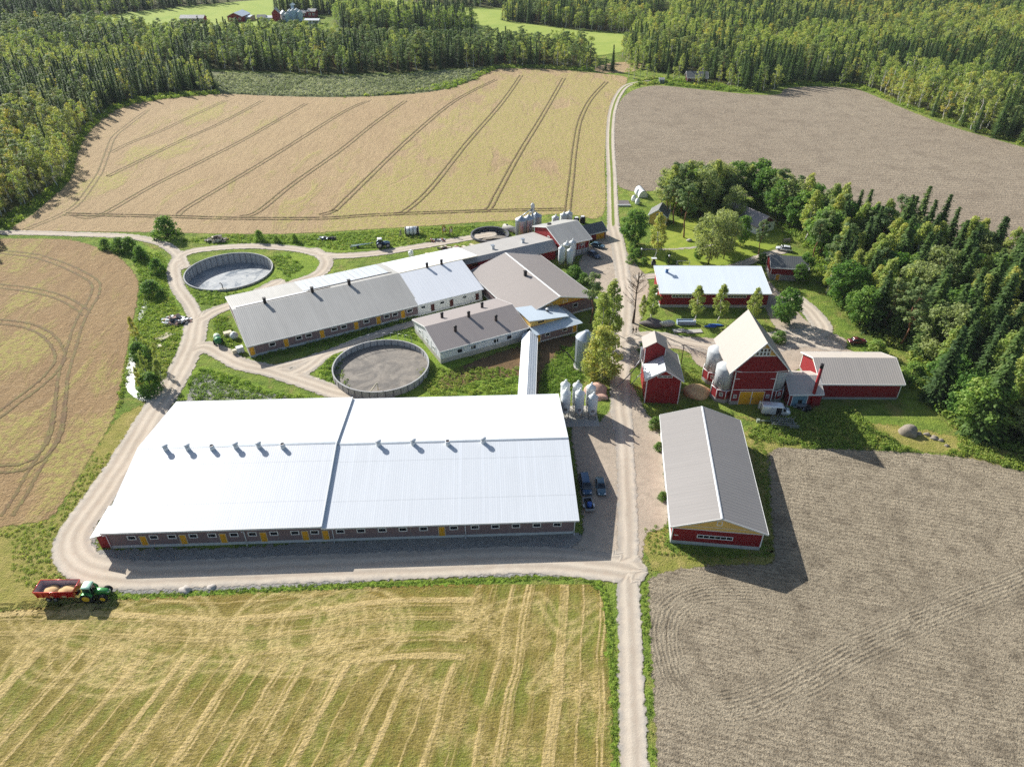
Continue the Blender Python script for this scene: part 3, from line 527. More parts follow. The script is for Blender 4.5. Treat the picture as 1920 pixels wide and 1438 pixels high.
# ================================================================ building helpers
def side(s, L, D):
    return {'f': lambda a, o, z: (a, -o, z), 'b': lambda a, o, z: (L-a, D+o, z), 'l': lambda a, o, z: (-o, D-a, z), 'r': lambda a, o, z: (L+o, a, z)}[s]
class Bld:
    def __init__(s, name, label, cat, x, y, yaw, L, D, **tags):
        s.o = empty(name, x, y, 0, R(yaw), label=label, category=cat, **tags); s.L, s.D = L, D; s.x, s.y, s.yw = x, y, R(yaw)
    def loc(s, wx, wy):
        dx, dy = wx-s.x, wy-s.y; c, n = math.cos(s.yw), math.sin(s.yw); return (dx*c+dy*n, -dx*n+dy*c)
    def px(s, u, v, z=0.0): return s.loc(*G(u, v, z))
    def wallpx(s, u, v):
        """where the sight line through a photo pixel meets the front wall plane -> (a, z)"""
        lo, hi = -1.0, 25.0
        for _ in range(50):
            m = (lo+hi)/2
            if s.px(u, v, m)[1] > 0: lo = m
            else: hi = m
        return s.px(u, v, lo)[0], lo
    def gable(s, h, hr, wall, roof, axis='x', ox=.4, oy=.6, plinth=None, ph=.5, t=.16, trim='white_paint', split=None, gable=None, gz=None, corner=True):
        L, D = s.L, s.D; mb = MB()
        z0 = ph if plinth else 0.0
        if axis == 'x':
            sl = (hr-h)/(D/2); mb.prism([(0, z0), (D, z0), (D, h-.03), (D/2, hr-.03), (0, h-.03)], 0, L, axis='x')
        else:
            sl = (hr-h)/(L/2); mb.prism([(0, z0), (L, z0), (L, h-.03), (L/2, hr-.03), (0, h-.03)], 0, D, axis='y')
        s.sl, s.h, s.hr, s.ax = sl, h, hr, axis
        s.wall = mb.build('wall', wall, s.o)
        if plinth: MB().box(-.02, L+.02, -.03, D+.03, -.3, ph).build('plinth', plinth, s.o)
        W = D if axis == 'x' else L; o = oy if axis == 'x' else ox; e = ox if axis == 'x' else oy; Lx = L if axis == 'x' else D
        sec = [(-o, h-o*sl), (W/2, hr), (W+o, h-o*sl), (W+o, h-o*sl+t), (W/2, hr+t), (-o, h-o*sl+t)]
        if split is None: s.roof = MB().prism(sec, -e, Lx+e, axis=axis if axis == 'x' else 'y').build('roof', roof, s.o)
        if trim:
            mb = MB()
            for a in (-e-.06, Lx+e+.003): mb.prism([(p-.0, q-.10) if i < 3 else (p, q+.03) for i, (p, q) in enumerate(sec)], a, a+.06, axis=axis if axis == 'x' else 'y')
            zt = h-o*sl
            for b0, b1 in ((-o-.07, -o-.003), (W+o+.003, W+o+.07)):
                if axis == 'x': mb.box(-e, Lx+e, b0, b1, zt-.12, zt+t+.02)
                else: mb.box(b0, b1, -e, Lx+e, zt-.12, zt+t+.02)
            mb.build('roof_trim', trim, s.o)
        if corner:
            mb = MB()
            for a, b in ((0, 0), (L, 0), (0, D), (L, D)):
                hh = (h-.25)
                mb.box(a-.09, a+.09, b-.09, b+.09, z0, hh)
            mb.build('corner_board', trim or 'white_paint', s.o)
        return s
    def win(s, sd, a, z, w, h, frame='white_paint', pane='glass', fw=.12, bars=0, name='window', hb=0):
        mp = side(sd, s.L, s.D); mb = MB()
        for x0, x1, z0, z1 in ((a-w/2-fw, a+w/2+fw, z-h/2-fw, z-h/2), (a-w/2-fw, a+w/2+fw, z+h/2, z+h/2+fw), (a-w/2-fw, a-w/2, z-h/2, z+h/2), (a+w/2, a+w/2+fw, z-h/2, z+h/2)): mb.box(x0, x1, -.05, .07, z0, z1, mp=mp)
        for k in range(1, bars+1): x = a-w/2+w*k/(bars+1); mb.box(x-fw/3, x+fw/3, -.05, .06, z-h/2, z+h/2, mp=mp)
        for k in range(1, hb+1): q = z-h/2+h*k/(hb+1); mb.box(a-w/2, a+w/2, -.05, .055, q-fw/3, q+fw/3, mp=mp)
        f = mb.build(name, frame, s.o); MB().box(a-w/2, a+w/2, -.04, .025, z-h/2, z+h/2, mp=mp).build('pane', pane, f); return f
    def door(s, sd, a, w, h, mat, z0=0.0, frame='white_paint', fw=.12, leaves=1, name='door'):
        mp = side(sd, s.L, s.D); g = MB(); lw = w/leaves
        for k in range(leaves): g.box(a-w/2+k*lw+.03, a-w/2+(k+1)*lw-.03, -.05, .05, z0+.03, z0+h, mp=mp)
        d = g.build(name, mat, s.o)
        if frame:
            mb = MB(); mb.box(a-w/2-fw, a-w/2, -.05, .09, z0, z0+h+fw, mp=mp); mb.box(a+w/2, a+w/2+fw, -.05, .09, z0, z0+h+fw, mp=mp); mb.box(a-w/2, a+w/2, -.05, .09, z0+h, z0+h+fw, mp=mp)
            mb.build('frame', frame, d)
        MB().box(a+w/2-.22, a+w/2-.12, .05, .11, z0+h*.45, z0+h*.5, mp=mp).build('handle', 'steel', d); return d
    def zroof(s, x, y):
        q = y if s.ax == 'x' else x; W = s.D if s.ax == 'x' else s.L
        return s.hr-abs(q-W/2)*s.sl
    def onroof(s, u, v):
        z = s.hr
        for _ in range(12): x, y = s.px(u, v, z); z = s.zroof(x, y)
        return x, y, z+.15
    def vent(s, u, v, kind, name='roof_vent'):
        x, y, z = s.onroof(u, v); mb = MB()
        if kind == 'capped':
            mb.lathe([(.42, -.3), (.42, .95)], x, y, 14, mi=0).path([(x, y, z), (x, y, z)], .01) if 0 else mb.lathe([(.42, z-.35), (.42, z+.85)], x, y, 14, 0)
            mb.lathe([(.46, z+.85), (.46, z+1.02)], x, y, 14, 1); mb.lathe([(.58, z+1.0), (.54, z+1.12), (.28, z+1.26), (.02, z+1.3)], x, y, 14, 0)
            return mb.build(name, ['pipe_white', 'black_metal'], s.o)
        if kind == 'open':
            mb.lathe([(.44, z-.35), (.44, z+.95), (.36, z+.95), (.36, z+.80)], x, y, 14, 0); mb.lathe([(.355, z+.7), (.355, z+.82)], x, y, 14, 1); return mb.build(name, ['pipe_white', 'brown_metal'], s.o)
        if kind == 'dark':
            mb.box(x-.34, x+.34, y-.34, y+.34, z-.6, z+1.25, 0); mb.box(x-.41, x+.41, y-.41, y+.41, z+1.25, z+1.42, 0); return mb.build(name, ['black_metal'], s.o)
        if kind == 'brown':
            mb.lathe([(.36, z-.6), (.36, z+1.15)], x, y, 12, 0); mb.lathe([(.43, z+1.15), (.43, z+1.35), (.05, z+1.5)], x, y, 12, 1); return mb.build(name, ['brown_metal', 'black_metal'], s.o)
        if kind == 'white':
            mb.box(x-.33, x+.33, y-.33, y+.33, z-.6, z+1.0, 0); mb.box(x-.42, x+.42, y-.42, y+.42, z+1.02, z+1.18, 1); return mb.build(name, ['white_wall', 'galvanised'], s.o)
def ring_wall(name, label, x, y, r, ztop, zbot, slurry, thick=.28, mat='concrete', seg=72, slz=0.0, ribs=36, cat='slurry tank', **tags):
    o = empty(name, x, y, 0, 0, label=label, category=cat, **tags)
    mb = MB(); prof = [(r+thick, zbot), (r+thick, ztop), (r, ztop), (r, zbot)]
    vs = [(a*math.cos(2*math.pi*i/seg), a*math.sin(2*math.pi*i/seg), z) for a, z in prof for i in range(seg)]
    mb.add(vs, [(j*seg+i, j*seg+(i+1) % seg, (j+1)*seg+(i+1) % seg, (j+1)*seg+i) for j in range(3) for i in range(seg)], 0)
    mb.build('wall', mat, o)
    if ribs:
        mb = MB()
        for i in range(ribs):
            t = 2*math.pi*(i+.5)/ribs; c, s_ = math.cos(t), math.sin(t)
            mp = lambda a, b, z: (c*a-s_*b, s_*a+c*b, z)
            mb.box(r-.05, r-.002, -.07, .07, zbot, ztop-.12, mp=mp); mb.box(r+thick+.002, r+thick+.06, -.07, .07, max(zbot, -.2), ztop-.12, mp=mp)
        mb.build('wall_joint', 'concrete_dark', o)
    g = MB(); n = 72; vs = [(0, 0, slz)]+[(q*(r-.01)/6*math.cos(2*math.pi*i/n), q*(r-.01)/6*math.sin(2*math.pi*i/n), slz) for q in range(1, 7) for i in range(n)]
    fs = [(0, 1+i, 1+(i+1) % n) for i in range(n)]+[(1+q*n+i, 1+(q+1)*n+i, 1+(q+1)*n+(i+1) % n, 1+q*n+(i+1) % n) for q in range(5) for i in range(n)]
    g.add(vs, fs, 0, True); g.build('slurry', slurry, o); return o
paint('concrete_dark', C(92, 94, 98), .9, var=.2)
def slurry_mat(name, cA, cB, cC, rough, band):
    m, nt, out = newmat(name); v = obc(nt); a = noise(nt, v, .16, 6, .6, 1.6); b_ = noise(nt, v, .9, 5, .7); d_ = noise(nt, mapv(nt, v, (1, 2.2, 1), (0, 0, .4)), .25, 4, .6, 2.2)
    wv = mth(nt, 'SINE', mth(nt, 'MULTIPLY', d_, band)); c = mixc(nt, mrange(nt, a, .4, .6), cA, cB); c = mixc(nt, mrange(nt, wv, .3, 1, 0, .5), c, cC); c = mixc(nt, mrange(nt, b_, .55, .75, 0, .5), c, cC)
    s = nd(nt, 'ShaderNodeBsdfPrincipled', None, Base_Color=c, Roughness=mrange(nt, a, .4, .62, rough, min(1, rough+.45))); s.inputs['Specular IOR Level'].default_value = .5
    nt.links.new(bump(nt, b_, .15, .05), s.inputs['Normal']); nt.links.new(s.outputs[0], out.inputs[0]); M[name] = m
slurry_mat('slurry_wet', C(112, 122, 130), C(150, 154, 154), C(190, 190, 184), .28, 20); slurry_mat('slurry_crust', C(138, 130, 118), C(114, 110, 104), C(84, 76, 68), .75, 46); slurry_mat('sludge', C(120, 114, 104), C(140, 132, 120), C(100, 94, 86), .8, 10)  # wet slurry tones are raised to stand in for sky glare

# ================================================================ 1 the big white cow barn
b = Bld('cow_barn', 'huge low white-roofed barn with round roof vents and small windows', 'barn', -66.4, 81.5, 2.43, 77.0, 34.2)
bx = b
h, hr = 4.05, 6.75
b.gable(h, hr, 'brick', 'white_roof', 'x', .45, .9, plinth='plinth', ph=.62, split=True, corner=False, trim=None)
L, D, sl = b.L, b.D, b.sl
sx = b.px(603, 990, 4.0)[0]
def slab(x0, x1, dz, mat, t=.2):
    sec = [(-.9, h-.9*sl+dz-.02), (D/2, hr+dz), (D+.9, h-.9*sl+dz-.02), (D+.9, h-.9*sl+dz+t), (D/2, hr+dz+t), (-.9, h-.9*sl+dz+t)]
    return MB().prism(sec, x0, x1, axis='x').build('roof', mat, b.o)
slab(-.35, sx, .42, 'white_roof', .2); slab(sx+.003, L+.6, 0, 'white_roof_ribbed')
mb = MB(); mb.prism([(-.93, h-.9*sl-.06), (D/2, hr-.04), (D+.93, h-.9*sl-.06), (D+.93, h-.9*sl+.68), (D/2, hr+.68), (-.93, h-.9*sl+.68)], sx-.10, sx+.12, axis='x'); mb.build('roof_step', 'pipe_white', b.o)
mb = MB(); mb.box(-.35, sx, -.98, -.905, h-.9*sl+.30, h-.9*sl+.63); mb.box(sx+.13, L+.6, -.98, -.905, h-.9*sl-.08, h-.9*sl+.21); mb.build('gutter', 'pipe_white', b.o)
mb = MB()
for dz, x0, x1 in ((.62, -.3, sx-.1), (.2, sx+.12, L+.55)): mb.prism([(D/2-.3, hr+dz-.3*sl+.03), (D/2, hr+dz+.05), (D/2+.3, hr+dz-.3*sl+.03), (D/2, hr+dz-.02)], x0, x1, axis='x')
mb.build('ridge_cap', 'galvanised', b.o)
for u in (246.6, 287.8, 322.2, 362.1, 397.3, 438.5, 473, 513.4, 552.9, 589.7, 637.9, 676.7, 716.7, 755.6, 794.2, 850.8, 890.6, 928.8, 967.4, 1006.5, 1044.8): b.win('f', b.wallpx(u, 1007-(u-246)*.03)[0], 2.35, 1.15, .68, fw=.13)
for u in (269.5, 343.9, 418.7, 494.4, 572.7, 610.7, 828.6): b.door('f', b.wallpx(u, 1012-(u-269)*.03)[0], 1.0, 2.15, 'ochre_door', .50, frame='wood_pale', fw=.08)
for u in (458.6, 624.7, 873, 1076):
    a = b.wallpx(u, 1000)[0]; MB().path([(a, -.93, h-.25), (a, -.16, h-.75), (a, -.16, .25), (a, -.45, .12)], .075).build('downspout', 'pipe_white', b.o)
MB().box(L-.10, L+.06, -.08, .10, .6, h-.2).build('corner_board', 'white_paint', b.o)
for k in range(1, 14): MB().box(L*k/14-.03, L*k/14+.03, -.03, .0, .62, h-.2).build('wall_joint', 'block_wall', b.o)
for u, v, k in ((313, 848, 'capped'), (354, 847, 'capped'), (400, 847, 'open'), (444, 844, 'capped'), (487, 843, 'capped'), (532, 844, 'open'), (710, 836, 'capped'), (775, 834, 'capped'), (840, 835, 'open'), (906, 831, 'capped')):
    o = b.vent(u, v, k)
    if u < 600: o.location.z = .42
mb = MB(); mb.box(-1.9, -.02, .12, 6.2, 0, 3.25, 0); mb.build('porch', 'red_boards', b.o)
MB().prism([(-2.4, 3.15), (-.36, 3.75), (-.36, 3.9), (-2.4, 3.3)], -.75, 6.6, axis='y').build('porch_roof', 'white_paint', b.o)
MB().path([(-.1, -.93, h-.2), (-.06, -.2, h-.8), (-.06, -.2, .2)], .075).build('downspout', 'pipe_white', b.o)

# ================================================================ 2 grey long barn, white section, far wing (one row), brown cross barn, annex
YW = 28.1
g = Bld('long_barn', 'long barn with weathered grey roof, brick wall and yellow doors', 'barn', -61.1, 140.0, YW, 42.0, 26.8)
g.gable(3.35, 6.2, 'brick', 'grey_roof', 'x', .35, .5, plinth='plinth', ph=.7, corner=False)
for cu, w_ in ((761, 'w'), (863, 'd'), (960, 'w'), (1034, 'w'), (1132, 'd'), (1225, 'w'), (1296, 'w'), (1388, 'd'), (1465, 'w'), (1555, 'd'), (1618, 'w'), (1680, 'w'), (1738, 'd'), (1789, 'w'), (608, 'd')):
    u = 320+cu/3.994; v = 440+(860-(cu-608)*.247)/3.994; a = g.wallpx(u, v)[0]
    if w_ == 'w': g.win('f', a, 2.15, 1.25, .75, fw=.14)
    else: g.door('f', a, 1.05, 2.1, 'ochre_door', .55, frame='wood_pale', fw=.08)
for u, v in ((497, 569), (586, 549), (655, 535)): g.vent(u, v, 'dark', 'chimney')
mb = MB(); n = 13; x0, x1 = 17.5, 40.5
zr = lambda y: g.hr-abs(y-g.D/2)*g.sl
for k in range(n):
    a0 = x0+(x1-x0)*k/n; a1 = x0+(x1-x0)*(k+1)/n-.18
    ya, yb = g.D/2+2.6, g.D+.3
    m1 = MB(); m1.add([(a0, ya, zr(ya)+.22), (a1, ya, zr(ya)+.22), (a1, yb, zr(yb)+.22), (a0, yb, zr(yb)+.22), (a0, ya, zr(ya)+.17), (a1, ya, zr(ya)+.17), (a1, yb, zr(yb)+.17), (a0, yb, zr(yb)+.17)], [(0, 1, 2, 3), (7, 6, 5, 4), (0, 4, 5, 1), (1, 5, 6, 2), (2, 6, 7, 3), (3, 7, 4, 0)]); m1.build('roof_light', 'panel_roof', g.o)
mb = MB()
for a0, a1, yy in ((.5, 24, 13.9), (18.5, 41, 15.2)): mb.box(a0, a1, yy, yy+.28, zr(yy)+.0, zr(yy)+.24)
mb.build('ridge_gap', 'black_metal', g.o)
MB().box(.2, 18, g.D/2+1.2, g.D/2+1.9, zr(14.9)+.05, zr(14.9)+.2).build('ridge_cap', 'pipe_white', g.o)
ww = Bld('milking_barn', 'middle barn with bright snow-white roof and white front wall', 'barn', *[g.x+42.05*math.cos(R(YW)), g.y+42.05*math.sin(R(YW))], YW, 18.3, 26.8)
ww.sl, ww.h, ww.hr, ww.ax = g.sl, 3.35, 6.1, 'x'
MB().prism([(.03, .7), (26.75, .7), (26.75, 3.3), (13.4, 6.05), (.03, 3.3)], 0, 18.2, axis='x').build('wall', 'white_plaster', ww.o); MB().box(0, 18.25, -.03, 26.7, -.3, .7).build('plinth', 'white_wall', ww.o)
MB().prism([(-.5, 3.24), (13.35, 6.1), (13.35, 6.28), (-.5, 3.42)], 0.0, 18.6, axis='x').build('roof', 'snow_roof', ww.o)
MB().prism([(13.36, 6.1), (27.3, 3.24), (27.3, 3.42), (13.36, 6.28)], -2.0+2.0, 23.6, axis='x').build('roof', 'snow_roof', ww.o)
MB().prism([(13.1, 6.24), (13.36, 6.34), (13.7, 6.24)], 0, 23.6, axis='x').build('ridge_cap', 'wood_pale', ww.o)
for cu, cv, k in ((455, 800, 'w'), (525, 790, 'd'), (596, 765, 'w'), (665, 752, 'd'), (764, 723, 'w'), (857, 710, 'd')):
    a = ww.wallpx(680+cu/3.994, 380+cv/3.994)[0]
    if k == 'w': ww.win('f', a, 2.2, 1.0, .5, frame='white_plaster', fw=.08)
    else: ww.door('f', a, 1.0, 2.0, 'brown_door', .45, frame='white_plaster', fw=.06)
for u, v in ((801, 503), (828, 497)): ww.vent(u, v, 'brown', 'chimney')
fw = Bld('feed_wing', 'narrow wing with pale grey roof linking white barn to red mill', 'barn', *[g.x+65.7*math.cos(R(YW))-12.5*math.sin(R(YW)), g.y+65.7*math.sin(R(YW))+12.5*math.cos(R(YW))], YW, 25.0, 14.0)
fw.ax = 'x'; fw.sl = .17; fw.hr = 5.1; fw.h = 3.2
MB().prism([(.5, 0), (13.6, 0), (13.6, 3.0), (2.6, 4.95), (.5, 3.5)], 0, 25, axis='x').build('wall', 'red_boards', fw.o)
MB().prism([(2.5, 5.1), (14.2, 3.15), (14.2, 3.32), (2.5, 5.28)], 0, 25.3, axis='x').build('roof', 'light_grey_roof', fw.o)
MB().prism([(1.0, 4.25), (2.49, 5.1), (2.49, 5.28), (1.0, 4.43)], -6.0, 11.8, axis='x').build('roof', 'light_grey_roof', fw.o)
MB().prism([(-.5, 3.1), (2.49, 5.1), (2.49, 5.27), (-.5, 3.28)], 11.81, 25.3, axis='x').build('roof', 'light_grey_roof', fw.o)
MB().box(-5.8, 24.8, .6, .95, 0, 3.3).build('wall', 'red_boards', fw.o)
for u, v in ((924, 468), (980, 456)):
    x, y = fw.px(u, v, 4.6); z = 5.1-(y-2.5)*.167+.15; MB().box(x-.4, x+.4, y-.4, y+.4, z-.3, z+1.1, 0).box(x-.5, x+.5, y-.5, y+.5, z+1.1, z+1.3, 1).build('roof_vent', ['white_wall', 'galvanised'], fw.o)
# brown cross barn: ridge runs away from the camera, square to the row
th = R(YW); rx, ry = 12.05, 157.4
br = Bld('cross_barn', 'wide barn with plain brown-grey roof and yellow gable', 'barn', rx-11*math.cos(th)+(-math.sin(th))*1.3, ry-11*math.sin(th)+math.cos(th)*1.3, YW, 22.0, 27.0)
br.gable(3.6, 6.7, 'brick', 'brown_roof', 'y', .5, 1.2, plinth='plinth', ph=.6, corner=False)
hh = 3.75; MB().prism([(.3, hh), (21.7, hh), (21.7, 3.66), (11, 6.62), (.3, 3.66)], -.05, 0, axis='y').build('gable_panel', 'gold_boards', br.o); MB().box(.1, 21.9, -.09, -.052, hh-.3, hh).build('trim_board', 'red_boards', br.o)
br.win('f', 13.3, 4.55, 1.2, .6); br.win('f', 16.4, 2.5, 1.3, .9); br.win('f', 9.0, 4.4, .9, .35)
MB().prism([(10.75, 6.86), (11, 6.93), (11.25, 6.86)], -1.2, 28, axis='y').build('ridge_cap', 'white_paint', br.o)
br.vent(985, 518, 'dark', 'chimney')
an = Bld('white_annex', 'white-walled low barn with taupe roof and four chimneys', 'barn', -16.4, 137.4, YW, 22.6, 16.0)
an.gable(3.55, 5.75, 'white_wall', 'taupe_roof', 'x', .35, .45, plinth='concrete_pale', ph=1.25)
for cu, cv in ((727, 1107), (829, 1080), (998, 1033), (1097, 1006)): an.win('f', an.wallpx(680+cu/3.994, 380+cv/3.994)[0], 2.15, 1.15, .9, frame='white_wall', fw=.08)
mb = MB()
for k in range(0, 12, 1): mb.box(22.6*k/11-.08, 22.6*k/11+.08, -.06, 0, 1.25, 3.3)
for k in range(1, 6): mb.box(-.06, 0, 16*k/6-.08, 16*k/6+.08, 1.25, 3.4)
mb.build('wall_post', 'white_paint', an.o)
mb = MB()
for k in range(11): mb.box(22.6*k/11+.12, 22.6*(k+1)/11-.12, -.03, 0, 2.75, 3.25)
mb.build('wall_strip', 'blue_grey', an.o) if 0 else None
paint('blue_grey', C(150, 168, 186), .7, var=.1); mb.build('wall_strip', 'blue_grey', an.o)
for a in (4.0, 8.0, 12.5): an.win('l', 16-a, 2.2, 1.0, .6, frame='white_paint', fw=.08)
for u, v in ((829, 596), (904, 577), (879, 594), (854, 621), (930, 601)): an.vent(u, v+1, 'brown', 'chimney')
# entrance link with the wedge roof
lk = Bld('entrance_block', 'low brick block with pale wedge roof over yellow upper wall', 'building', 5.9, 146.4, 27.5, 11.6, 9.0)
MB().prism([(0, .4), (11.6, .4), (11.6, 2.85), (0, 2.85)], 0, 9, axis='y').build('wall', 'brick', lk.o); MB().box(-.02, 11.62, -.03, 9, -.3, .4).build('plinth', 'plinth', lk.o)
mb = MB(); mb.add([(-.7, -1.0, 2.9), (12.4, -1.0, 2.9), (12.4, 9, 2.9), (-.7, 9, 2.9), (-.7, 2.4, 3.5), (9.6, 2.4, 3.7), (9.6, 8.9, 3.7), (-.7, 8.9, 3.7)], [(0, 1, 5, 4), (1, 2, 6, 5), (2, 3, 7, 6), (3, 0, 4, 7), (3, 2, 1, 0), (4, 5, 6, 7)]); mb.build('hip_roof', 'blue_white_roof', lk.o)
mb = MB(); mb.add([(-.5, 2.2, 3.3), (8.6, 2.2, 3.3), (9.2, 8.8, 3.4), (-.5, 8.8, 3.4), (-.5, 2.2, 5.2), (8.6, 2.2, 3.95), (9.2, 8.8, 3.95), (-.5, 8.8, 5.2)], [(0, 1, 5, 4), (1, 2, 6, 5), (2, 3, 7, 6), (3, 0, 4, 7), (3, 2, 1, 0)]); mb.build('wedge_wall', 'yellow_boards', lk.o)
mb = MB(); v8 = [(-1.0, 1.75, 5.32), (10.0, 1.75, 3.86), (10.6, 9.3, 3.86), (-1.0, 9.3, 5.32)]; mb.add(v8+[(x, y, z+.2) for x, y, z in v8], [(0, 1, 5, 4), (1, 2, 6, 5), (2, 3, 7, 6), (3, 0, 4, 7), (3, 2, 1, 0), (4, 5, 6, 7)]); mb.build('wedge_roof', 'blue_white_roof', lk.o)
MB().box(-.5, 8.6, 2.15, 2.19, 3.35, 3.55).build('trim_board', 'red_boards', lk.o)
lk.win('f', 3.0, 1.75, 1.1, .65); lk.win('f', 7.9, 1.75, 1.1, .65); lk.door('f', .6, .95, 2.0, 'ochre_door', .25); lk.door('f', 10.7, 1.1, 2.0, 'ochre_door', .25)
mp = lambda a, o, z: (a, 2.2-o, z); f = MB(); f.box(1.6, 3.2, -.02, .05, 4.05, 4.45, mp=mp); f.build('vent_slot', 'opening_shade', lk.o)
x, y = lk.px(1026, 584, 4.6); z = 5.32-(x+1.0)*.1327+.15; MB().lathe([(.3, z-.2), (.3, z+.6)], x, y, 10, 1).lathe([(.42, z+.6), (.4, z+.8), (.05, z+.9)], x, y, 10, 0).build('roof_vent', ['pipe_white', 'black_metal'], lk.o)
# covered walkway between the barns
dx, dy = 4.3-2.9, 146.6-117.2; ln = math.hypot(dx, dy)
cw = Bld('covered_walkway', 'long narrow white-roofed walkway joining the barns', 'walkway', 2.9+1.5, 117.2, 90-math.degrees(math.atan2(dx, dy)), ln, 3.0)
cw.gable(2.3, 3.1, 'white_wall', 'corridor_roof', 'x', .2, .35, corner=False)
for k in range(6): cw.win('b', 3+k*4.6, 1.5, 1.6, .6, frame='white_paint', fw=.08)

# ================================================================ 3 the red mill and garage
ml = Bld('red_mill', 'red two-storey mill house with grey roof and yellow band', 'building', 14.1, 193.5, YW, 10.1, 15.0)
ml.gable(5.0, 7.5, 'red_boards', 'grey_roof', 'x', .4, .9, plinth='block_wall', ph=2.0)
MB().box(.1, 10.0, -.06, -.0, 3.95, 4.75).build('trim_board', 'gold_boards', ml.o)
for a in (6.6, 8.8): ml.win('f', a, 1.25, .85, .55, fw=.2)
ml.win('f', 7.6, 3.35, .8, .6, fw=.12); mb = MB()
for a in (5.6, 6.5, 7.6, 8.5): mb.box(a-.06, a+.06, -.06, 0, 2.05, 3.9)
mb.build('wall_post', 'white_paint', ml.o); ml.win('l', 8.4, 4.4, .8, .8, fw=.2); ml.win('r', 5, 3.2, 1.0, .9)
x, y = ml.px(1018, 423, 7.2)[0], 9.5; MB().box(2.0, 3.0, 10.2, 11, 6.2, 7.1).build('chimney', 'black_metal', ml.o)
gr = Bld('garage', 'small dark-roofed red garage with a yellow door behind the mill', 'garage', 22.4, 206.0, YW, 7.9, 5.6)
gr.gable(2.55, 4.3, 'red_boards', 'dark_roof', 'x', .3, .4); gr.door('f', 5.8, 2.7, 1.9, 'ochre_door', 0, frame='yellow_boards', leaves=2); gr.win('f', 2.0, 1.4, .7, .6)

# ================================================================ 4 machine hall on the right
hl = Bld('machine_hall', 'long grey ridged machine hall with red gable end', 'hall', 26.55, 82.7, -6.4, 14.5, 28.9)
hl.gable(4.5, 7.05, 'red_boards', 'hall_roof', 'y', .55, .7, plinth='concrete', ph=.75)
MB().prism([(.25, 5.05), (14.25, 5.05), (7.25, 6.98)] if 0 else [(.12, 4.5), (.12, 3.75), (14.38, 3.75), (14.38, 4.5), (7.25, 6.98)], -.06, 0, axis='y').build('gable_panel', 'yellow_boards', hl.o)
mb = MB(); mb.box(.1, 14.4, -.11, -.062, 3.63, 3.75); mb.box(.9, 13.6, -.1, -.062, 4.4, 4.46); mb.build('trim_board', 'white_paint', hl.o)
hl.win('f', 7.0, 2.15, 5.6, .55, bars=5, fw=.12); hl.win('f', 7.25, 5.45, .62, .8, frame='white_paint', fw=.14)
MB().prism([(7.05, 7.22), (7.25, 7.3), (7.45, 7.22)], -.7, 29.6, axis='y').build('ridge_cap', 'pipe_white', hl.o)
MB().box(-.03, 0, .3, 28.6, .75, 1.5).build('wall_strip', 'white_wall', hl.o)
mp = side('f', 14.5, 28.9); mb = MB()
for i, (w_, g_) in enumerate(((.14, .3), (.10, .22), (.10, .22), (.10, .22), (.14, .22))): mb.box(.45+i*.13, .45+i*.13+.08, .0, .02, 1.85, 1.85+g_, mp=mp)
mb.build('wall_mark', 'white_paint', hl.o)

# ================================================================ 5 small red barn with lantern tower
sm = Bld('small_barn', 'narrow weathered red barn with a raised tower at its rear', 'barn', 28.25, 122.3, -3.5, 7.0, 9.6)
sm.gable(6.3, 8.6, 'red_worn', 'beige_roof', 'y', .5, .5, trim='white_paint')
MB().prism([(-.52, 6.3), (3.45, 8.78), (3.45, 8.83), (-.52, 6.36)], -.5, 5.0, axis='y').build('roof_sheet', 'tin_roof', sm.o)
sm.win('f', 3.55, 6.9, 2.9, .32, bars=2, fw=.12)
mb = MB(); mb.prism([(-.35, 6.0), (3.9, 6.0), (3.9, 10.6), (1.78, 12.0), (-.35, 10.6)], 5.4, 9.3, axis='y'); mb.build('tower', 'red_worn', sm.o)
MB().prism([(-.85, 10.33), (1.78, 12.03), (4.4, 10.33), (4.4, 10.47), (1.78, 12.18), (-.85, 10.47)], 5.0, 9.7, axis='y').build('tower_roof', 'beige_roof', sm.o)
mb = MB(); mb.box(-.42, -.28, 5.33, 5.48, 6.2, 10.4); mb.box(3.83, 3.97, 5.33, 5.48, 7.9, 10.4); mb.build('corner_board', 'white_paint', sm.o)
MB().box(-1.0, -.36, 6.6, 7.8, 6.6, 9.2).build('elevator_box', 'galvanised', sm.o); MB().path([(-.7, 7.2, 6.6), (-2.4, 6.4, 3.6), (-4.4, 5.6, 1.4), (-5.6, 5.2, .2)], .12).build('chute', 'steel', sm.o); MB().path([(-.4, 5.5, 4.2), (-2.6, 4.6, 1.4)], .08).build('chute', 'galvanised', sm.o)

# ================================================================ 6 tall red drying barn with built-in silos
tb = Bld('drying_barn', 'tall steep-roofed red barn with yellow double doors and built-in silos', 'barn', 46.2, 121.7, 0.5, 8.6, 12.2)
W0, W1 = -1.45, 10.9; ex0, ex1 = -1.2, 11.1; rxm = 4.75; zr_, ze = 15.6, 8.6
s_l = (zr_-ze)/(rxm-ex0)
mb = MB(); mb.box(.0, 8.6, .0, 12.2, .9, 8.6); mb.build('wall', 'red_boards', tb.o)
MB().box(-.03, 8.63, -.04, 12.24, -.3, .9).build('plinth', 'block_wall', tb.o)
MB().prism([(ex0+.35, 8.2), (ex1-.35, 8.2), (ex1-.35, ze+.32), (rxm, zr_-.1), (ex0+.35, ze+.32)], .012, 12.19, axis='y').build('loft', 'red_boards', tb.o)
zy = 12.2; xa = rxm-(zr_-zy)/s_l+.12; xb = rxm+(zr_-zy)/s_l-.12
MB().prism([(xa, zy), (xb, zy), (rxm, zr_-.15)], -.05, .01, axis='y').build('gable_panel', 'yellow_boards', tb.o)
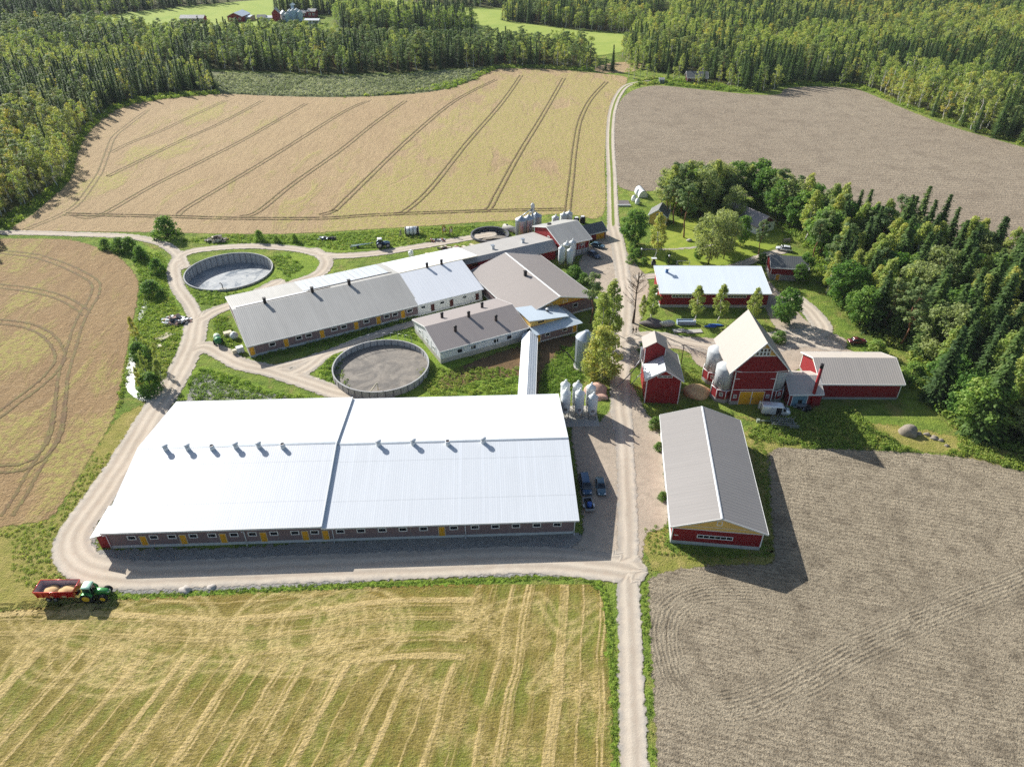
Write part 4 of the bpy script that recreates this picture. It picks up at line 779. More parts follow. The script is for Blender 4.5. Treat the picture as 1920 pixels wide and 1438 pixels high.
MB().prism([(ex0-.35, ze-.41), (rxm, zr_), (ex1+.35, ze-.41), (ex1+.35, ze-.2), (rxm, zr_+.22), (ex0-.35, ze-.2)], -.75, 12.9, axis='y').build('roof', 'beige_roof', tb.o)
mb = MB(); mb.prism([(ex0-.36, ze-.55), (rxm, zr_-.14), (ex1+.36, ze-.55), (ex1+.36, ze-.17), (rxm, zr_+.25), (ex0-.36, ze-.17)], -.83, -.752, axis='y')
mb.box(xa, xb, -.09, -.052, zy-.09, zy+.09); mb.box(xa+1.1, xb-1.1, -.085, -.052, zy+.95, zy+1.03)
mb.box(rxm-.06, rxm+.06, -.085, -.052, zy+1.9, zr_-.3); mb.build('roof_trim', 'white_paint', tb.o)
mb = MB()
for a in (.0, 8.6): mb.box(a-.09, a+.09, -.1, .05, .9, 8.2)
mb.box(.1, 8.5, -.06, -.002, 3.75, 3.9); mb.box(.3, 8.3, -.05, -.002, 8.22, 8.28); mb.box(.1, 1.1, -.06, -.002, 6.5, 6.62); mb.box(7.5, 8.5, -.06, -.002, 6.5, 6.62)
mb.prism([(ex0+.4, 8.55), (1.3, 8.2), (1.3, 8.34), (ex0+.4, 8.7)], -.06, .008, axis='y'); mb.prism([(8.1, 8.2), (ex1-.4, 8.55), (ex1-.4, 8.7), (8.1, 8.34)], -.06, .008, axis='y')
mb.build('trim_board', 'white_paint', tb.o)
mp = side('f', 8.6, 12.2); mb = MB(); cx_, cz_ = 4.65, 13.15
mb.box(cx_-1.5, cx_+1.5, .05, .09, cz_-.85, cz_+.85, mp=mp); wf = mb.build('window', 'white_paint', tb.o); mb = MB()
for r_ in (-.42, .42):
    for k in range(4): a = cx_-1.08+k*.72; mb.box(a-.2, a+.2, .09, .11, cz_+r_-.3, cz_+r_+.3, mp=mp)
mb.build('pane', 'glass', wf)
for a, x_ in ((-1, 2.05), (1, 2.05)):
    mb = MB(); c_ = 4.35+a*1.32; mb.box(c_-1.25, c_+1.25, .02, .10, .1, 3.35, mp=mp); d = mb.build('door', 'ochre_door', tb.o); m2 = MB()
    m2.box(c_-1.32, c_-1.24, .02, .12, .1, 3.43, mp=mp); m2.box(c_+1.24, c_+1.32, .02, .12, .1, 3.43, mp=mp); m2.box(c_-1.24, c_+1.24, .02, .12, 3.35, 3.43, mp=mp); m2.build('frame', 'white_paint', d); MB().box(c_-a*1.0-.06, c_-a*1.0+.06, .1, .18, 1.4, 1.8, mp=mp).build('handle', 'steel', d)
tb.win('f', .85, 2.1, .5, .75, fw=.1, bars=1, hb=1); tb.win('f', 7.75, 2.1, .5, .75, fw=.1, bars=1, hb=1)
def bay(x, y, name='silo'):
    """silo standing in an octagonal red base under the eaves"""
    mb = MB(); mb.lathe([(2.15, 3.1), (2.15, 7.7), (1.8, 8.05), (.3, 8.7)], x, y, 24, 0); o = mb.build(name, 'silo_grey', tb.o)
    m2 = MB(); m2.lathe([(2.45, .9), (2.45, 3.05)], x, y, 8, 0, smooth=False); m2.build('base', 'red_boards', o); m3 = MB(); m3.lathe([(2.5, -.3), (2.5, .9)], x, y, 8, 0, smooth=False); m3.build('plinth', 'block_wall', o)
    m4 = MB()
    for k in range(8): t = 2*math.pi*k/8; px_, py_ = x+2.47*math.cos(t), y+2.47*math.sin(t); m4.tube((px_, py_, .9), (px_, py_, 3.1), .09); 
    for k in range(8):
        t0, t1 = 2*math.pi*k/8, 2*math.pi*(k+1)/8; m4.tube((x+2.47*math.cos(t0), y+2.47*math.sin(t0), 3.08), (x+2.47*math.cos(t1), y+2.47*math.sin(t1), 3.08), .07)
    m4.build('trim_board', 'white_paint', o)
    m5 = MB()
    for k in range(9): t = 2*math.pi*k/9+.2; m5.tube((x+2.16*math.cos(t), y+2.16*math.sin(t), 3.2), (x+2.16*math.cos(t), y+2.16*math.sin(t), 6.1), .035)
    for zz in (4.6, 6.1): 
        for k in range(24): t0, t1 = 2*math.pi*k/24, 2*math.pi*(k+1)/24; m5.tube((x+2.16*math.cos(t0), y+2.16*math.sin(t0), zz), (x+2.16*math.cos(t1), y+2.16*math.sin(t1), zz), .03, n=4)
    m5.build('silo_band', 'steel', o); return o
s1 = bay(-1.0, 2.9); s2 = bay(-1.3, 9.4); s3 = bay(9.6, 2.9); s4 = bay(9.7, 9.4)
def facet(o, x, y, t, z):
    c_, s_ = math.cos(t), math.sin(t); mp = lambda a, q, zz: (x+c_*(2.27+q)-s_*a, y+s_*(2.27+q)+c_*a, zz)
    mb = MB()
    for x0, x1, z0, z1 in ((-.38, .38, z-.5, z-.38), (-.38, .38, z+.38, z+.5), (-.38, -.27, z-.38, z+.38), (.27, .38, z-.38, z+.38), (-.03, .03, z-.38, z+.38), (-.27, .27, z-.04, z+.04)): mb.box(x0, x1, -.02, .06, z0, z1, mp=mp)
    mb.build('window', 'white_paint', o); MB().box(-.27, .27, -.02, .02, z-.38, z+.38, mp=mp).build('pane', 'glass', o)
facet(s1, -1.0, 2.9, R(-112.5), 2.1); facet(s2, -1.3, 9.4, R(-112.5), 2.1); facet(s3, 9.6, 2.9, R(-67.5), 2.1)

# ================================================================ 7 red barn and link shed to the right
rb = Bld('red_barn', 'long low red barn with pale grey roof beyond the link shed', 'barn', 65.6, 123.6, -.6, 16.9, 11.8)
rb.gable(4.3, 6.7, 'red_boards', 'beige_roof_x', 'x', .5, .5, plinth='block_wall', ph=.6)
MB().prism([(5.9-2.6, 5.55), (5.9+2.6, 5.55), (5.9, 6.55)], -.05, 0, axis='x').build('gable_panel', 'yellow_boards', rb.o)
mb = MB(); mp = side('l', 16.9, 11.8)
for k in range(3): mb.box(4.9+k*.5, 5.2+k*.5, .05, .08, 5.65, 5.95, mp=mp)
mb.build('vent_slot', 'glass', rb.o)
MB().add([(15.2, 5.6, 7.82), (17.45, -.53, 4.05), (15.9, -.53, 4.2), (15.2, 5.6, 7.86)], [(0, 1, 2)], 0).build('roof_sheet', 'beige_roof', rb.o) if 0 else None
ls = Bld('link_shed', 'small red lean shed with blue door between the tall and low barns', 'shed', 58.3, 121.2, 0, 6.9, 8.0)
ls.gable(3.25, 5.0, 'red_boards', 'beige_roof_x', 'x', .15, .4, corner=False)
ls.door('f', 2.35, 3.0, 2.6, 'blue_door', 0, fw=.14, name='double_door'); MB().box(2.1, 3.0, -.08, -.056, .05, 1.6).build('doorway', 'opening_shade', ls.o)  # doorway is a dark sheet painted for the shade inside
MB().box(.0, .14, -.06, .0, 0, 3.1).build('corner_board', 'white_paint', ls.o)
px_, py_ = G(1519, 761); o = empty('flue_pipe', px_, py_, 0, 0, label='tall red flue pipe with black tip in front of the red barn', category='flue')
MB().lathe([(.34, 0), (.34, 9.6)], n=14).build('pipe', 'red_pipe', o); MB().lathe([(.36, 9.6), (.36, 10.6), (.3, 10.6)], n=14).build('pipe_tip', 'black_metal', o); MB().box(-.6, .6, -.6, .6, 0, .5).build('base', 'rust', o)

# ================================================================ 8 white-roofed red hall, red shed, houses
wh = Bld('store_hall', 'red hall with white roof standing behind a row of birches', 'hall', 38.7, 164.5, -.6, 27.8, 10.6)
wh.sl, wh.h, wh.hr, wh.ax = -.19, 4.3, 6.3, 'm'
wh.zroof = lambda x, y: 4.3+y*.19
MB().prism([(0, .8), (10.6, .8), (10.6, 6.27), (0, 4.27)], 0, 27.8, axis='x').build('wall', 'red_boards', wh.o); MB().box(-.02, 27.82, -.03, 10.63, -.3, .8).build('plinth', 'concrete', wh.o)
MB().prism([(-.6, 4.19), (11.2, 6.42), (11.2, 6.6), (-.6, 4.37)], -.5, 28.3, axis='x').build('roof', 'hall_white_roof', wh.o)
mb = MB(); mb.prism([(-.6, 4.08), (11.2, 6.31), (11.2, 6.63), (-.6, 4.40)], -.57, -.503, axis='x'); mb.prism([(-.6, 4.08), (11.2, 6.31), (11.2, 6.63), (-.6, 4.40)], 28.303, 28.37, axis='x'); mb.box(-.5, 28.3, -.67, -.603, 4.06, 4.39); mb.box(-.5, 28.3, 11.203, 11.27, 6.3, 6.64); mb.build('roof_trim', 'white_paint', wh.o)
wh.win('f', 5.4, 3.3, 5.0, .55, bars=5, fw=.14); wh.win('f', 19.2, 3.3, 5.6, .55, bars=6, fw=.14); wh.door('l', 4.7, 2.0, 2.6, 'white_paint', .2); wh.win('l', 4.7, 5.0, 1.0, .7)
x, y, z = wh.onroof(1250, 512); MB().lathe([(.4, z-.4), (.4, z+1.3)], x, y, 12, 0).box(x-.5, x+.5, y-.5, y+.5, z+1.3, z+1.5, 0).build('roof_vent', 'vent_blue', wh.o) if 0 else None
paint('vent_blue', C(60, 110, 160), .5, var=.1); MB().lathe([(.4, z-.4), (.4, z+1.1)], x, y, 12, 0).box(x-.6, x+.6, y-.5, y+.5, z+1.12, z+1.3, 1).build('roof_vent', ['vent_blue', 'pipe_white'], wh.o)
rs = Bld('red_shed', 'small red shed with grey roof and yellow door beside the garden', 'shed', 72.2, 180.6, -8, 9.5, 7.0)
rs.gable(4.0, 5.8, 'red_boards', 'dark_roof', 'x', .4, .5, plinth='block_wall', ph=1.7); rs.door('f', 2.1, 1.0, 1.7, 'ochre_door', 0)
hs = Bld('white_house', 'white single-storey house with grey tiled roof among garden trees', 'house', 77.4, 212.2, 30, 7.8, 15.0)
hs.gable(3.0, 5.3, 'white_plaster', 'tile_roof', 'y', .7, .6, corner=False, trim='wood_grey')
paint('brown_boards', C(96, 44, 40), .75, var=.1, boards=.2); MB().prism([(.3, 3.05), (7.5, 3.05), (3.9, 5.15)], -.05, 0, axis='y').build('gable_panel', 'brown_boards', hs.o)
hs.door('f', 2.6, 1.0, 2.1, 'brown_door', .1); hs.win('f', 5.6, 1.7, .8, .9)
for a in (3, 7, 11.5): hs.win('l', a, 1.7, 1.4, 1.0)
x_, y_ = G(1216, 420); yh = Bld('yellow_cottage', 'little yellow garden cottage with dark roof half hidden by trees', 'cottage', x_, y_, -20, 5.5, 6.0)
yh.gable(3.2, 5.2, 'yellow_boards', 'dark_roof', 'y', .4, .4); yh.win('f', 2.7, 3.4, .8, .7); yh.win('f', 2.7, 1.5, 1.0, .9)
x_, y_ = G(1288, 157); cb = Bld('forest_cabin', 'brown-roofed cabin at the edge of the far wood', 'cabin', x_, y_, -4, 11, 8)
cb.gable(3.2, 5.6, 'brown_boards', 'dark_roof', 'x', .5, .5); cb.win('f', 3, 1.7, 1.4, 1.0); cb.win('f', 7.5, 1.7, 1.4, 1.0)
x_, y_ = G(1236, 157); kb = Bld('site_hut', 'tiny grey-blue hut beside the far field track', 'hut', x_, y_, -3, 2.6, 2.4); paint('hut_blue', C(96, 116, 124), .6); kb.gable(2.2, 2.8, 'hut_blue', 'light_grey_roof', 'x', .2, .2); kb.door('f', 1.3, .8, 1.8, 'opening_shade', 0)
# neighbouring farm beyond the belt of trees
def farb(u, v, yaw, L, D, h, hr, wall, roof, label, name='farm_building', cat='building', wins=0, axis='x'):
    L, D, h, hr = L*.82, D*.75, h*.72, h*.72+(hr-h)*.72; x_, y_ = G(u, v); q = Bld(name, label, cat, x_, y_, yaw, L, D); q.gable(h, hr, wall, roof, axis, .4, .5, corner=False)
    for k in range(wins): q.win('f', L*(k+.5)/wins, h*.55, 1.2, 1.2, fw=.3)
    return q
farb(339, 44, 1, 23, 11, 5, 7.5, 'red_boards', 'light_grey_roof', 'long red building with grey roof by the far bright meadow', wins=7)
farb(428, 42, -4, 15, 24, 6, 9.5, 'red_boards', 'blue_white_roof', 'red gabled barn with pale roof by the far meadow', 'gabled_barn', 'barn', 3, 'y')
farb(455, 40, -4, 8, 16, 4, 5, 'block_wall', 'blue_white_roof', 'pale lean-to shed joined to the far gabled barn', 'farm_shed', 'shed', 0)
farb(483, 40, 0, 8, 7, 4, 6, 'gold_boards', 'dark_roof', 'small yellow house in the far farmstead', 'farm_house', 'house', 2)
farb(500, 40, 0, 6, 8, 3.5, 5, 'white_plaster', 'snow_roof', 'small white shed between yellow house and brick-red barn', 'farm_shed', 'shed', 0)
farb(512, 41, 8, 7, 10, 9, 13, 'red_boards', 'light_grey_roof', 'tall pinkish red grain dryer in the far farmstead', 'grain_dryer', 'barn', 0, 'y')
farb(528, 38, 20, 6, 8, 6, 9, 'white_wall', 'blue_white_roof', 'small white gabled shed beside the far silos', 'farm_shed', 'shed', 1, 'y')
farb(578, 34, -6, 8, 9, 7, 9, 'red_boards', 'light_grey_roof', 'dark red house behind the far silos', 'farm_house', 'house', 2)
farb(566, 33, -6, 5, 7, 5, 7, 'red_boards', 'light_grey_roof', 'small red shed just left of the dark red far house', 'farm_shed', 'shed', 1)
farb(572, 45, -2, 14, 8, 3.5, 4.6, 'white_wall', 'snow_roof', 'white flat-roofed building in front of the far silos', 'farm_shed', 'shed', 4)
# ================================================================ silos, tanks and farmyard gear
ring_wall('slurry_tank', 'sunken round concrete slurry tank with glossy wet slurry', -81.0, 185.4, 11.9, .55, -3.4, 'slurry_wet', slz=-2.7, ribs=44)
ring_wall('slurry_tank', 'round concrete slurry tank with dry brown crust between the barns', -29.7, 134.6, 10.6, 1.75, -.2, 'slurry_crust', slz=.35, ribs=40, mat='concrete')
ring_wall('slurry_tank', 'small dark earth-walled sludge basin behind the barns', -7.0, 211.4, 5.6, .7, -2.0, 'sludge', slz=-1.3, thick=.5, mat='concrete_dark', ribs=0)
o = empty('loading_arm', *G(690, 741), 0, 0, label='pale slanted filling pipe leaning on the crusted slurry tank', category='pipe')
x, y = G(690, 741); x2, y2 = -29.0, 125.6; MB().path([(0, 0, .1), (x2-x, y2-y, 2.9), (x2-x, y2-y+.1, .9)], .14).build('pipe', 'wood_pale', o)
o = empty('tank_rail', -30, 145, 0, 0, label='thin wire railing on the grassy rim of the crusted tank', category='railing'); mb = MB(); pts = []
for k in range(10):
    t = R(60+k*9); p = (11.6*math.cos(t)+.3, 11.6*math.sin(t)-10.4); mb.tube((p[0], p[1], 0), (p[0], p[1], 3.1), .05, n=5); pts.append((p[0], p[1], 3.05))
mb.path(pts, .035, n=4); mb.build('rail', 'steel', o)
o = empty('dosing_post', *G(419, 545), 0, 0, label='small bent pipe on white block beside the sunken tank', category='pipe'); MB().box(-.8, .8, -.5, .5, 0, .6).build('base', 'concrete_pale', o); MB().path([(0, 0, .6), (0, 0, 1.8), (-.4, .2, 2.2), (-.8, .5, 1.9)], .12).build('pipe', 'black_metal', o)
def silo(name, label, x, y, r, leg, hb, ht, mat, group, lid='silo_white', hatch=True, n=24, col='steel'):
    o = empty(name, x, y, 0, 0, label=label, category='silo', group=group)
    mb = MB(); mb.lathe([(.25, leg-r*1.35), (r, leg), (r, leg+hb), (r*.98, leg+hb+.02)], n=n); mb.build('body', mat, o)
    m2 = MB(); m2.lathe([(r+.07, leg+hb-.06), (r+.07, leg+hb+.1), (r*.35, leg+hb+ht), (r*.3, leg+hb+ht+.12)], n=n); m2.build('cap', lid, o)
    MB().path([(0, 0, leg+hb+ht), (0, 0, leg+hb+ht+.45), (.25, -.2, leg+hb+ht+.6)], .16).build('filler_pipe', lid, o)
    for k in range(4):
        t = R(45+90*k); MB().tube((r*1.0*math.cos(t), r*1.0*math.sin(t), 0), (r*.98*math.cos(t), r*.98*math.sin(t), leg+.2), .075).build('leg', col, o)
    mb = MB(); zz = leg*.45
    for k in range(4):
        t0, t1 = R(45+90*k), R(135+90*k); mb.tube((r*math.cos(t0), r*math.sin(t0), zz), (r*math.cos(t1), r*math.sin(t1), zz), .04, n=5)
    mb.build('brace', col, o)
    mb = MB(); t = R(70)
    for k in range(3): mb.lathe([(r+.015, leg+hb*(k+1)/4-.04), (r+.015, leg+hb*(k+1)/4+.04)], n=n)
    mb.build('silo_band', mat, o)
    if hatch: MB().box(-.32, .32, -r-.05, -r+.12, leg+.35, leg+1.0).build('hatch', 'steel', o)
    return o
pad = empty('silo_pad', 13.6, 116.6, 0, 3, label='worn concrete pad under the white feed silos', category='pad'); pad.rotation_euler.z = R(2); MB().box(-4.1, 4.2, -2.6, 4.4, -.2, .14).build('slab', 'concrete_pale', pad)
for x, y, hh, lb in ((11.0, 117.4, 4.6, 'white feed silo beside the big barn corner, front of its row'), (11.0, 120.0, 4.9, 'white feed silo behind the one touching the big barn'), (13.8, 117.2, 4.7, 'white feed silo at the middle of the front row on the pad'), (13.5, 119.9, 4.7, 'white feed silo at the middle of the back row on the pad'),
                     (16.5, 116.8, 3.9, 'shorter white feed silo at the road corner of the pad'), (16.3, 119.6, 4.4, 'white feed silo in front of the pink gravel pile')):
    silo('feed_silo', lb, x, y, .95, 1.9, hh*.9, .7, 'silo_white', 'white feed silos by the big barn', 'silo_white')
def bin_(name, label, x, y, r, h, ht, mat='galvanised', group=None, lid='galvanised', rings=8, base=0.0, ladder=True):
    o = empty(name, x, y, 0, 0, label=label, category='silo')
    if group: o['group'] = group
    mb = MB(); prof = []
    for k in range(rings): prof += [(r, base+h*k/rings), (r-.03, base+h*(k+.5)/rings)]
    prof.append((r, base+h)); mb.lathe(prof, n=30); mb.build('body', mat, o)
    MB().lathe([(r+.14, base+h-.08), (r+.1, base+h+.04), (r*.25, base+h+ht), (r*.22, base+h+ht+.2)], n=30).build('cap', lid, o)
    mb = MB()
    for k in range(12): t = 2*math.pi*k/12; mb.tube((r*1.0*math.cos(t), r*1.0*math.sin(t), base), (r*1.0*math.cos(t), r*1.0*math.sin(t), base+h), .045, n=5)
    mb.build('silo_rib', mat, o)
    if ladder: 
        mb = MB(); t = R(-100); c_, s_ = math.cos(t), math.sin(t); mp = lambda a, q, z: (c_*(r+.2+q)-s_*a, s_*(r+.2+q)+c_*a, z)
        for a in (-.22, .22): mb.box(a-.03, a+.03, -.03, .03, base+.3, base+h, mp=mp)
        for k in range(int(h/.4)): mb.box(-.22, .22, -.02, .02, base+.5+k*.4, base+.54+k*.4, mp=mp)
        mb.build('ladder', 'steel', o)
    return o
gb = bin_('grain_bin', 'large round galvanised grain bin beside the big yellowing birch', 16.6, 136.2, 2.3, 8.0, 1.4)
MB().path([(-2.2, .3, 1.0), (-4.0, .9, 3.2), (-4.3, 1.0, 3.4)], .14).build('auger', 'black_metal', gb)
MB().lathe([(2.5, .0), (2.5, .45)], n=30).build('base', 'concrete_pale', gb)
tx, ty = G(979, 443); 
for (x, y, h_, r_, lb) in ((*G(977, 443), 5.6, 1.75, 'tall grey grain silo, leftmost of three behind the feed wing'), (*G(991, 440), 5.5, 1.65, 'tall grey grain silo in the middle of three behind the feed wing'), (*G(1005, 430), 4.6, 1.7, 'grey grain silo behind the elevator leg')):
    bin_('grain_silo', lb, x, y, r_, h_, .8, 'galvanised', 'grey grain silos behind the feed wing', ladder=False)
x, y = G(998, 436); o = empty('bucket_elevator', x, y, 0, 0, label='tall grain elevator leg with slanted spouts above the grey silos', category='elevator')
MB().box(-.35, .35, -.25, .25, 0, 8.2).build('leg_casing', 'galvanised', o); MB().box(-.6, .6, -.4, .4, 8.2, 9.1).prism([(-.6, 9.1), (.6, 9.1), (.2, 9.6), (-.2, 9.6)], -.4, .4, axis='y').build('head', 'galvanised', o)
gx1, gy1 = G(977, 443); gx2, gy2 = G(991, 440)
for xx, yy, zz in ((gx1, gy1, 6.5), (gx2, gy2, 6.4), (*G(1005, 430), 5.5)): MB().path([(0, 0, 8.0), (xx-x, yy-y, zz)], .16).build('spout', 'galvanised', o)
MB().path([(.9, -.6, 0), (.9, -.6, 6)], .1).build('downpipe', 'pipe_white', o)
for u, v, h_, mt, lb in ((1052, 499, 4.6, 'silo_white', 'pale blue-white feed silo on legs nearest the cross barn'), (1061, 492, 4.8, 'silo_green', 'greenish feed silo between the pale ones by the mill'), (1068, 501, 4.2, 'silo_white', 'white feed silo standing forward by the mill'), (1072, 490, 5.2, 'silo_white', 'white feed silo against the mill wall')):
    x, y = G(u, v); silo('mill_silo', lb, x, y, .95, 1.9, h_*.78, .55, mt, 'feed silos in front of the mill', 'silo_white', hatch=False)
for u, v, lb in ((1041, 428, 'pale silo top showing above the mill roof, leftmost'), (1056, 423, 'pale silo top above the mill roof, middle one'), (1066, 420, 'pale silo above the right end of the mill roof')):
    x, y = G(u, v); silo('small_silo', lb, x, y, 1.15, 1.2, 2.4, .5, 'silo_white', 'silos behind the mill roof', hatch=False)

# ---------------------------------------------------------------- vehicles
paint('car_glass', C(16, 22, 28), .08, var=.05, spec=.8); paint('tyre', C(26, 26, 28), .85, var=.15); paint('rim', C(150, 152, 154), .35, metal=.6, var=.05); paint('lamp_clear', C(214, 218, 222), .15, var=.02); paint('lamp_red', C(140, 16, 18), .25, var=.02)
def carpaint(name, col): 
    m = paint(name, col, .28, .25, var=.04, spec=.6); b_ = [n for n in m.node_tree.nodes if n.type == 'BSDF_PRINCIPLED'][0]; b_.inputs['Coat Weight'].default_value = .6; b_.inputs['Coat Roughness'].default_value = .08
carpaint('cab_mint', C(176, 214, 190)); carpaint('car_blue', C(44, 84, 116)); carpaint('car_dark', C(38, 62, 88)); carpaint('car_teal', C(72, 104, 118)); carpaint('car_white', C(226, 228, 230)); carpaint('car_red', C(110, 52, 56)); carpaint('tractor_green', C(64, 146, 70)); carpaint('tractor_blue', C(44, 84, 120)); carpaint('trailer_red', C(196, 20, 22))
def wheel(parent, x, y, r, w, rim='rim', name='wheel', s=1):
    mp = lambda a, b_, z: (x+a, y+z, r+b_)
    t = MB(); t.lathe([(r*.62, -w/2), (r*.93, -w/2), (r, -w/2+.05), (r, w/2-.05), (r*.93, w/2), (r*.62, w/2)], n=18, mp=mp); o = t.build(name, 'tyre', parent)
    q = MB(); q.lathe([(r*.61, s*w*.45), (r*.60, s*w*.53), (r*.3, s*w*.58), (.01, s*w*.54)], n=18, mp=mp); q.build('rim', rim, o); return o
def loft(secs, mi=0, mb=None, cap=True):
    """secs: list of (x, half width bottom, half width top, z bottom, z top) -> rounded body along x"""
    mb = mb or MB(); vs = []; n = 12
    for x, wb, wt, zb, zt in secs:
        zm = zb+(zt-zb)*.55
        for yy, zz in ((-wb*.9, zb), (-wb, zb+.12*(zt-zb)), (-wb, zm), (-wt, zt-.12*(zt-zb)), (-wt*.85, zt), (-wt*.4, zt+.015), (wt*.4, zt+.015), (wt*.85, zt), (wt, zt-.12*(zt-zb)), (wb, zm), (wb, zb+.12*(zt-zb)), (wb*.9, zb)): vs.append((x, yy, zz))
    fs = [(j*n+i, (j+1)*n+i, (j+1)*n+(i+1) % n, j*n+(i+1) % n) for j in range(len(secs)-1) for i in range(n)]
    if cap: fs += [tuple(range(n)), tuple((len(secs)-1)*n+i for i in range(n-1, -1, -1))]
    return mb.add(vs, fs, mi, True)
def car(label, x, y, rz, mat, L=4.5, W=1.8, Hh=1.5, kind='hatch', cat='car', name='parked_car'):
    o = empty(name, x, y, .1, rz, label=label, category=cat); h = L/2; w_ = W/2; hb = .92*Hh/1.5
    loft([(-h, w_*.84, w_*.78, .38, hb*.88), (-h+.12, w_*.94, w_*.9, .28, hb*.98), (-h+.7, w_, w_*.95, .22, hb*1.04), (0, w_, w_*.95, .2, hb*1.02), (h-1.3, w_, w_*.94, .2, hb), (h-.55, w_*.97, w_*.88, .22, hb*.88), (h-.1, w_*.86, w_*.75, .3, hb*.74), (h, w_*.76, w_*.68, .38, hb*.66)]).build('body', mat, o)
    rear = {'hatch': -h+.35, 'estate': -h+.15, 'van': -h+.06, 'sedan': -h+.75}[kind]; fr = h-1.25 if kind != 'van' else h-.75
    zt = Hh
    g = MB(); loft([(rear, w_*.86, w_*.74, hb*.96, hb*1.02), (rear+.45, w_*.9, w_*.72, hb*.96, zt-.05), (fr-.95, w_*.9, w_*.72, hb*.96, zt-.04), (fr, w_*.88, w_*.78, hb*.96, hb*1.02)], mb=g); g.build('window', 'car_glass', o)
    r_ = MB(); loft([(rear+.40, w_*.70, w_*.66, zt-.1, zt-.02), (rear+.6, w_*.74, w_*.68, zt-.09, zt), (fr-1.15, w_*.74, w_*.68, zt-.09, zt), (fr-.92, w_*.70, w_*.66, zt-.1, zt-.03)], mb=r_)
    for s in (-1, 1):
        for xa, xb in ((rear+.5, rear+.42), (0.05, 0.0)): r_.path([(xa, s*w_*.72, zt-.06), (xb, s*w_*.92, hb*.98)], .05, n=5)
        r_.path([(fr-.95, s*w_*.72, zt-.06), (fr+.02, s*w_*.86, hb*.98)], .05, n=5)
    r_.build('roof', mat, o)
    for s in (-1, 1):
        for xx in (-h+.85, h-.9): wheel(o, xx, s*(w_-.1), .32*min(1.1, Hh/1.45), .22, s=s)
        MB().blob((h-.22, s*w_*.6, hb*.68), (.2, .22, .1)).build('headlight', 'lamp_clear', o); MB().blob((-h+.1, s*w_*.7, hb*.8), (.08, .16, .12)).build('tail_light', 'lamp_red', o)
        MB().blob((fr-.35, s*(w_+.12), hb*1.05), (.09, .13, .09)).build('mirror', mat, o)
    return o
x, y = G(1097, 914); car('dark blue van hitched to a small flat trailer in the barn shadow', x, y, R(-86), 'car_blue', 5.0, 1.95, 1.95, 'van', 'van', 'parked_van')
x, y = G(1126, 916); car('blue-grey car parked beside the van in the barn shadow', x, y, R(-90), 'car_teal', 4.6, 1.8, 1.42, 'sedan')
x, y = G(1114, 482); car('dark blue hatchback parked nearest the mill wall', x, y, R(-52), 'car_dark', 4.5, 1.8, 1.55, 'estate')
x, y = G(1121, 464); car('grey-green car parked between mill and garage', x, y, R(-28), 'car_teal', 4.4, 1.75, 1.45, 'hatch')
x, y = G(1469, 470); car('white car parked by the white house', x, y, R(158), 'car_white', 4.6, 1.8, 1.5, 'estate')
x, y = G(1606, 643); car('old dull red car parked at the edge of the wood', x, y, R(4), 'car_red', 4.4, 1.7, 1.35, 'sedan')
# white van with its side door open
x, y = G(1452, 776); v_ = empty('delivery_van', x, y, .1, R(-6), label='white delivery van with its side door open before the blue door', category='van')
mb = MB(); loft([(-2.9, .92, .84, .4, 2.35), (-2.75, .98, .88, .35, 2.45), (.9, .98, .88, .33, 2.45), (1.35, .98, .84, .33, 2.32)], mb=mb); loft([(1.352, .98, .84, .33, 2.3), (2.0, .97, .80, .33, 1.55), (2.6, .92, .78, .34, 1.25), (2.9, .80, .7, .4, 1.05)], mb=mb); mb.build('body', 'car_white', v_)
g = MB(); g.add([(1.42, -.80, 2.22), (1.42, .80, 2.22), (2.02, .74, 1.58), (2.02, -.74, 1.58)], [(0, 1, 2, 3)]); [g.v.__setitem__(i, (p[0]+.06, p[1], p[2]+.04)) for i, p in enumerate(g.v)]; g.build('window', 'car_glass', v_)
MB().prism([(1.3, 1.35), (2.0, 1.35), (1.7, 1.9), (1.35, 2.1)], -1.0, -.93, axis='y').build('window', 'car_glass', v_)
MB().box(-.1, 1.0, -1.0, -.9, .5, 2.1).build('doorway', 'opening_shade', v_); MB().box(-1.3, -.15, -1.06, -.985, .5, 2.1).build('sliding_door', 'car_white', v_); MB().box(-3.35, -2.92, .84, .92, .45, 2.3).build('door', 'car_white', v_)  # dark panel on the body stands in for the unlit van interior
for s in (-1, 1):
    for xx in (-1.9, 1.95): wheel(v_, xx, s*.86, .35, .24, s=s)
    MB().blob((2.7, s*.68, 1.0), (.2, .16, .14)).build('headlight', 'lamp_clear', v_); MB().blob((1.75, s*1.1, 1.5), (.1, .14, .2)).build('mirror', 'black_metal', v_)
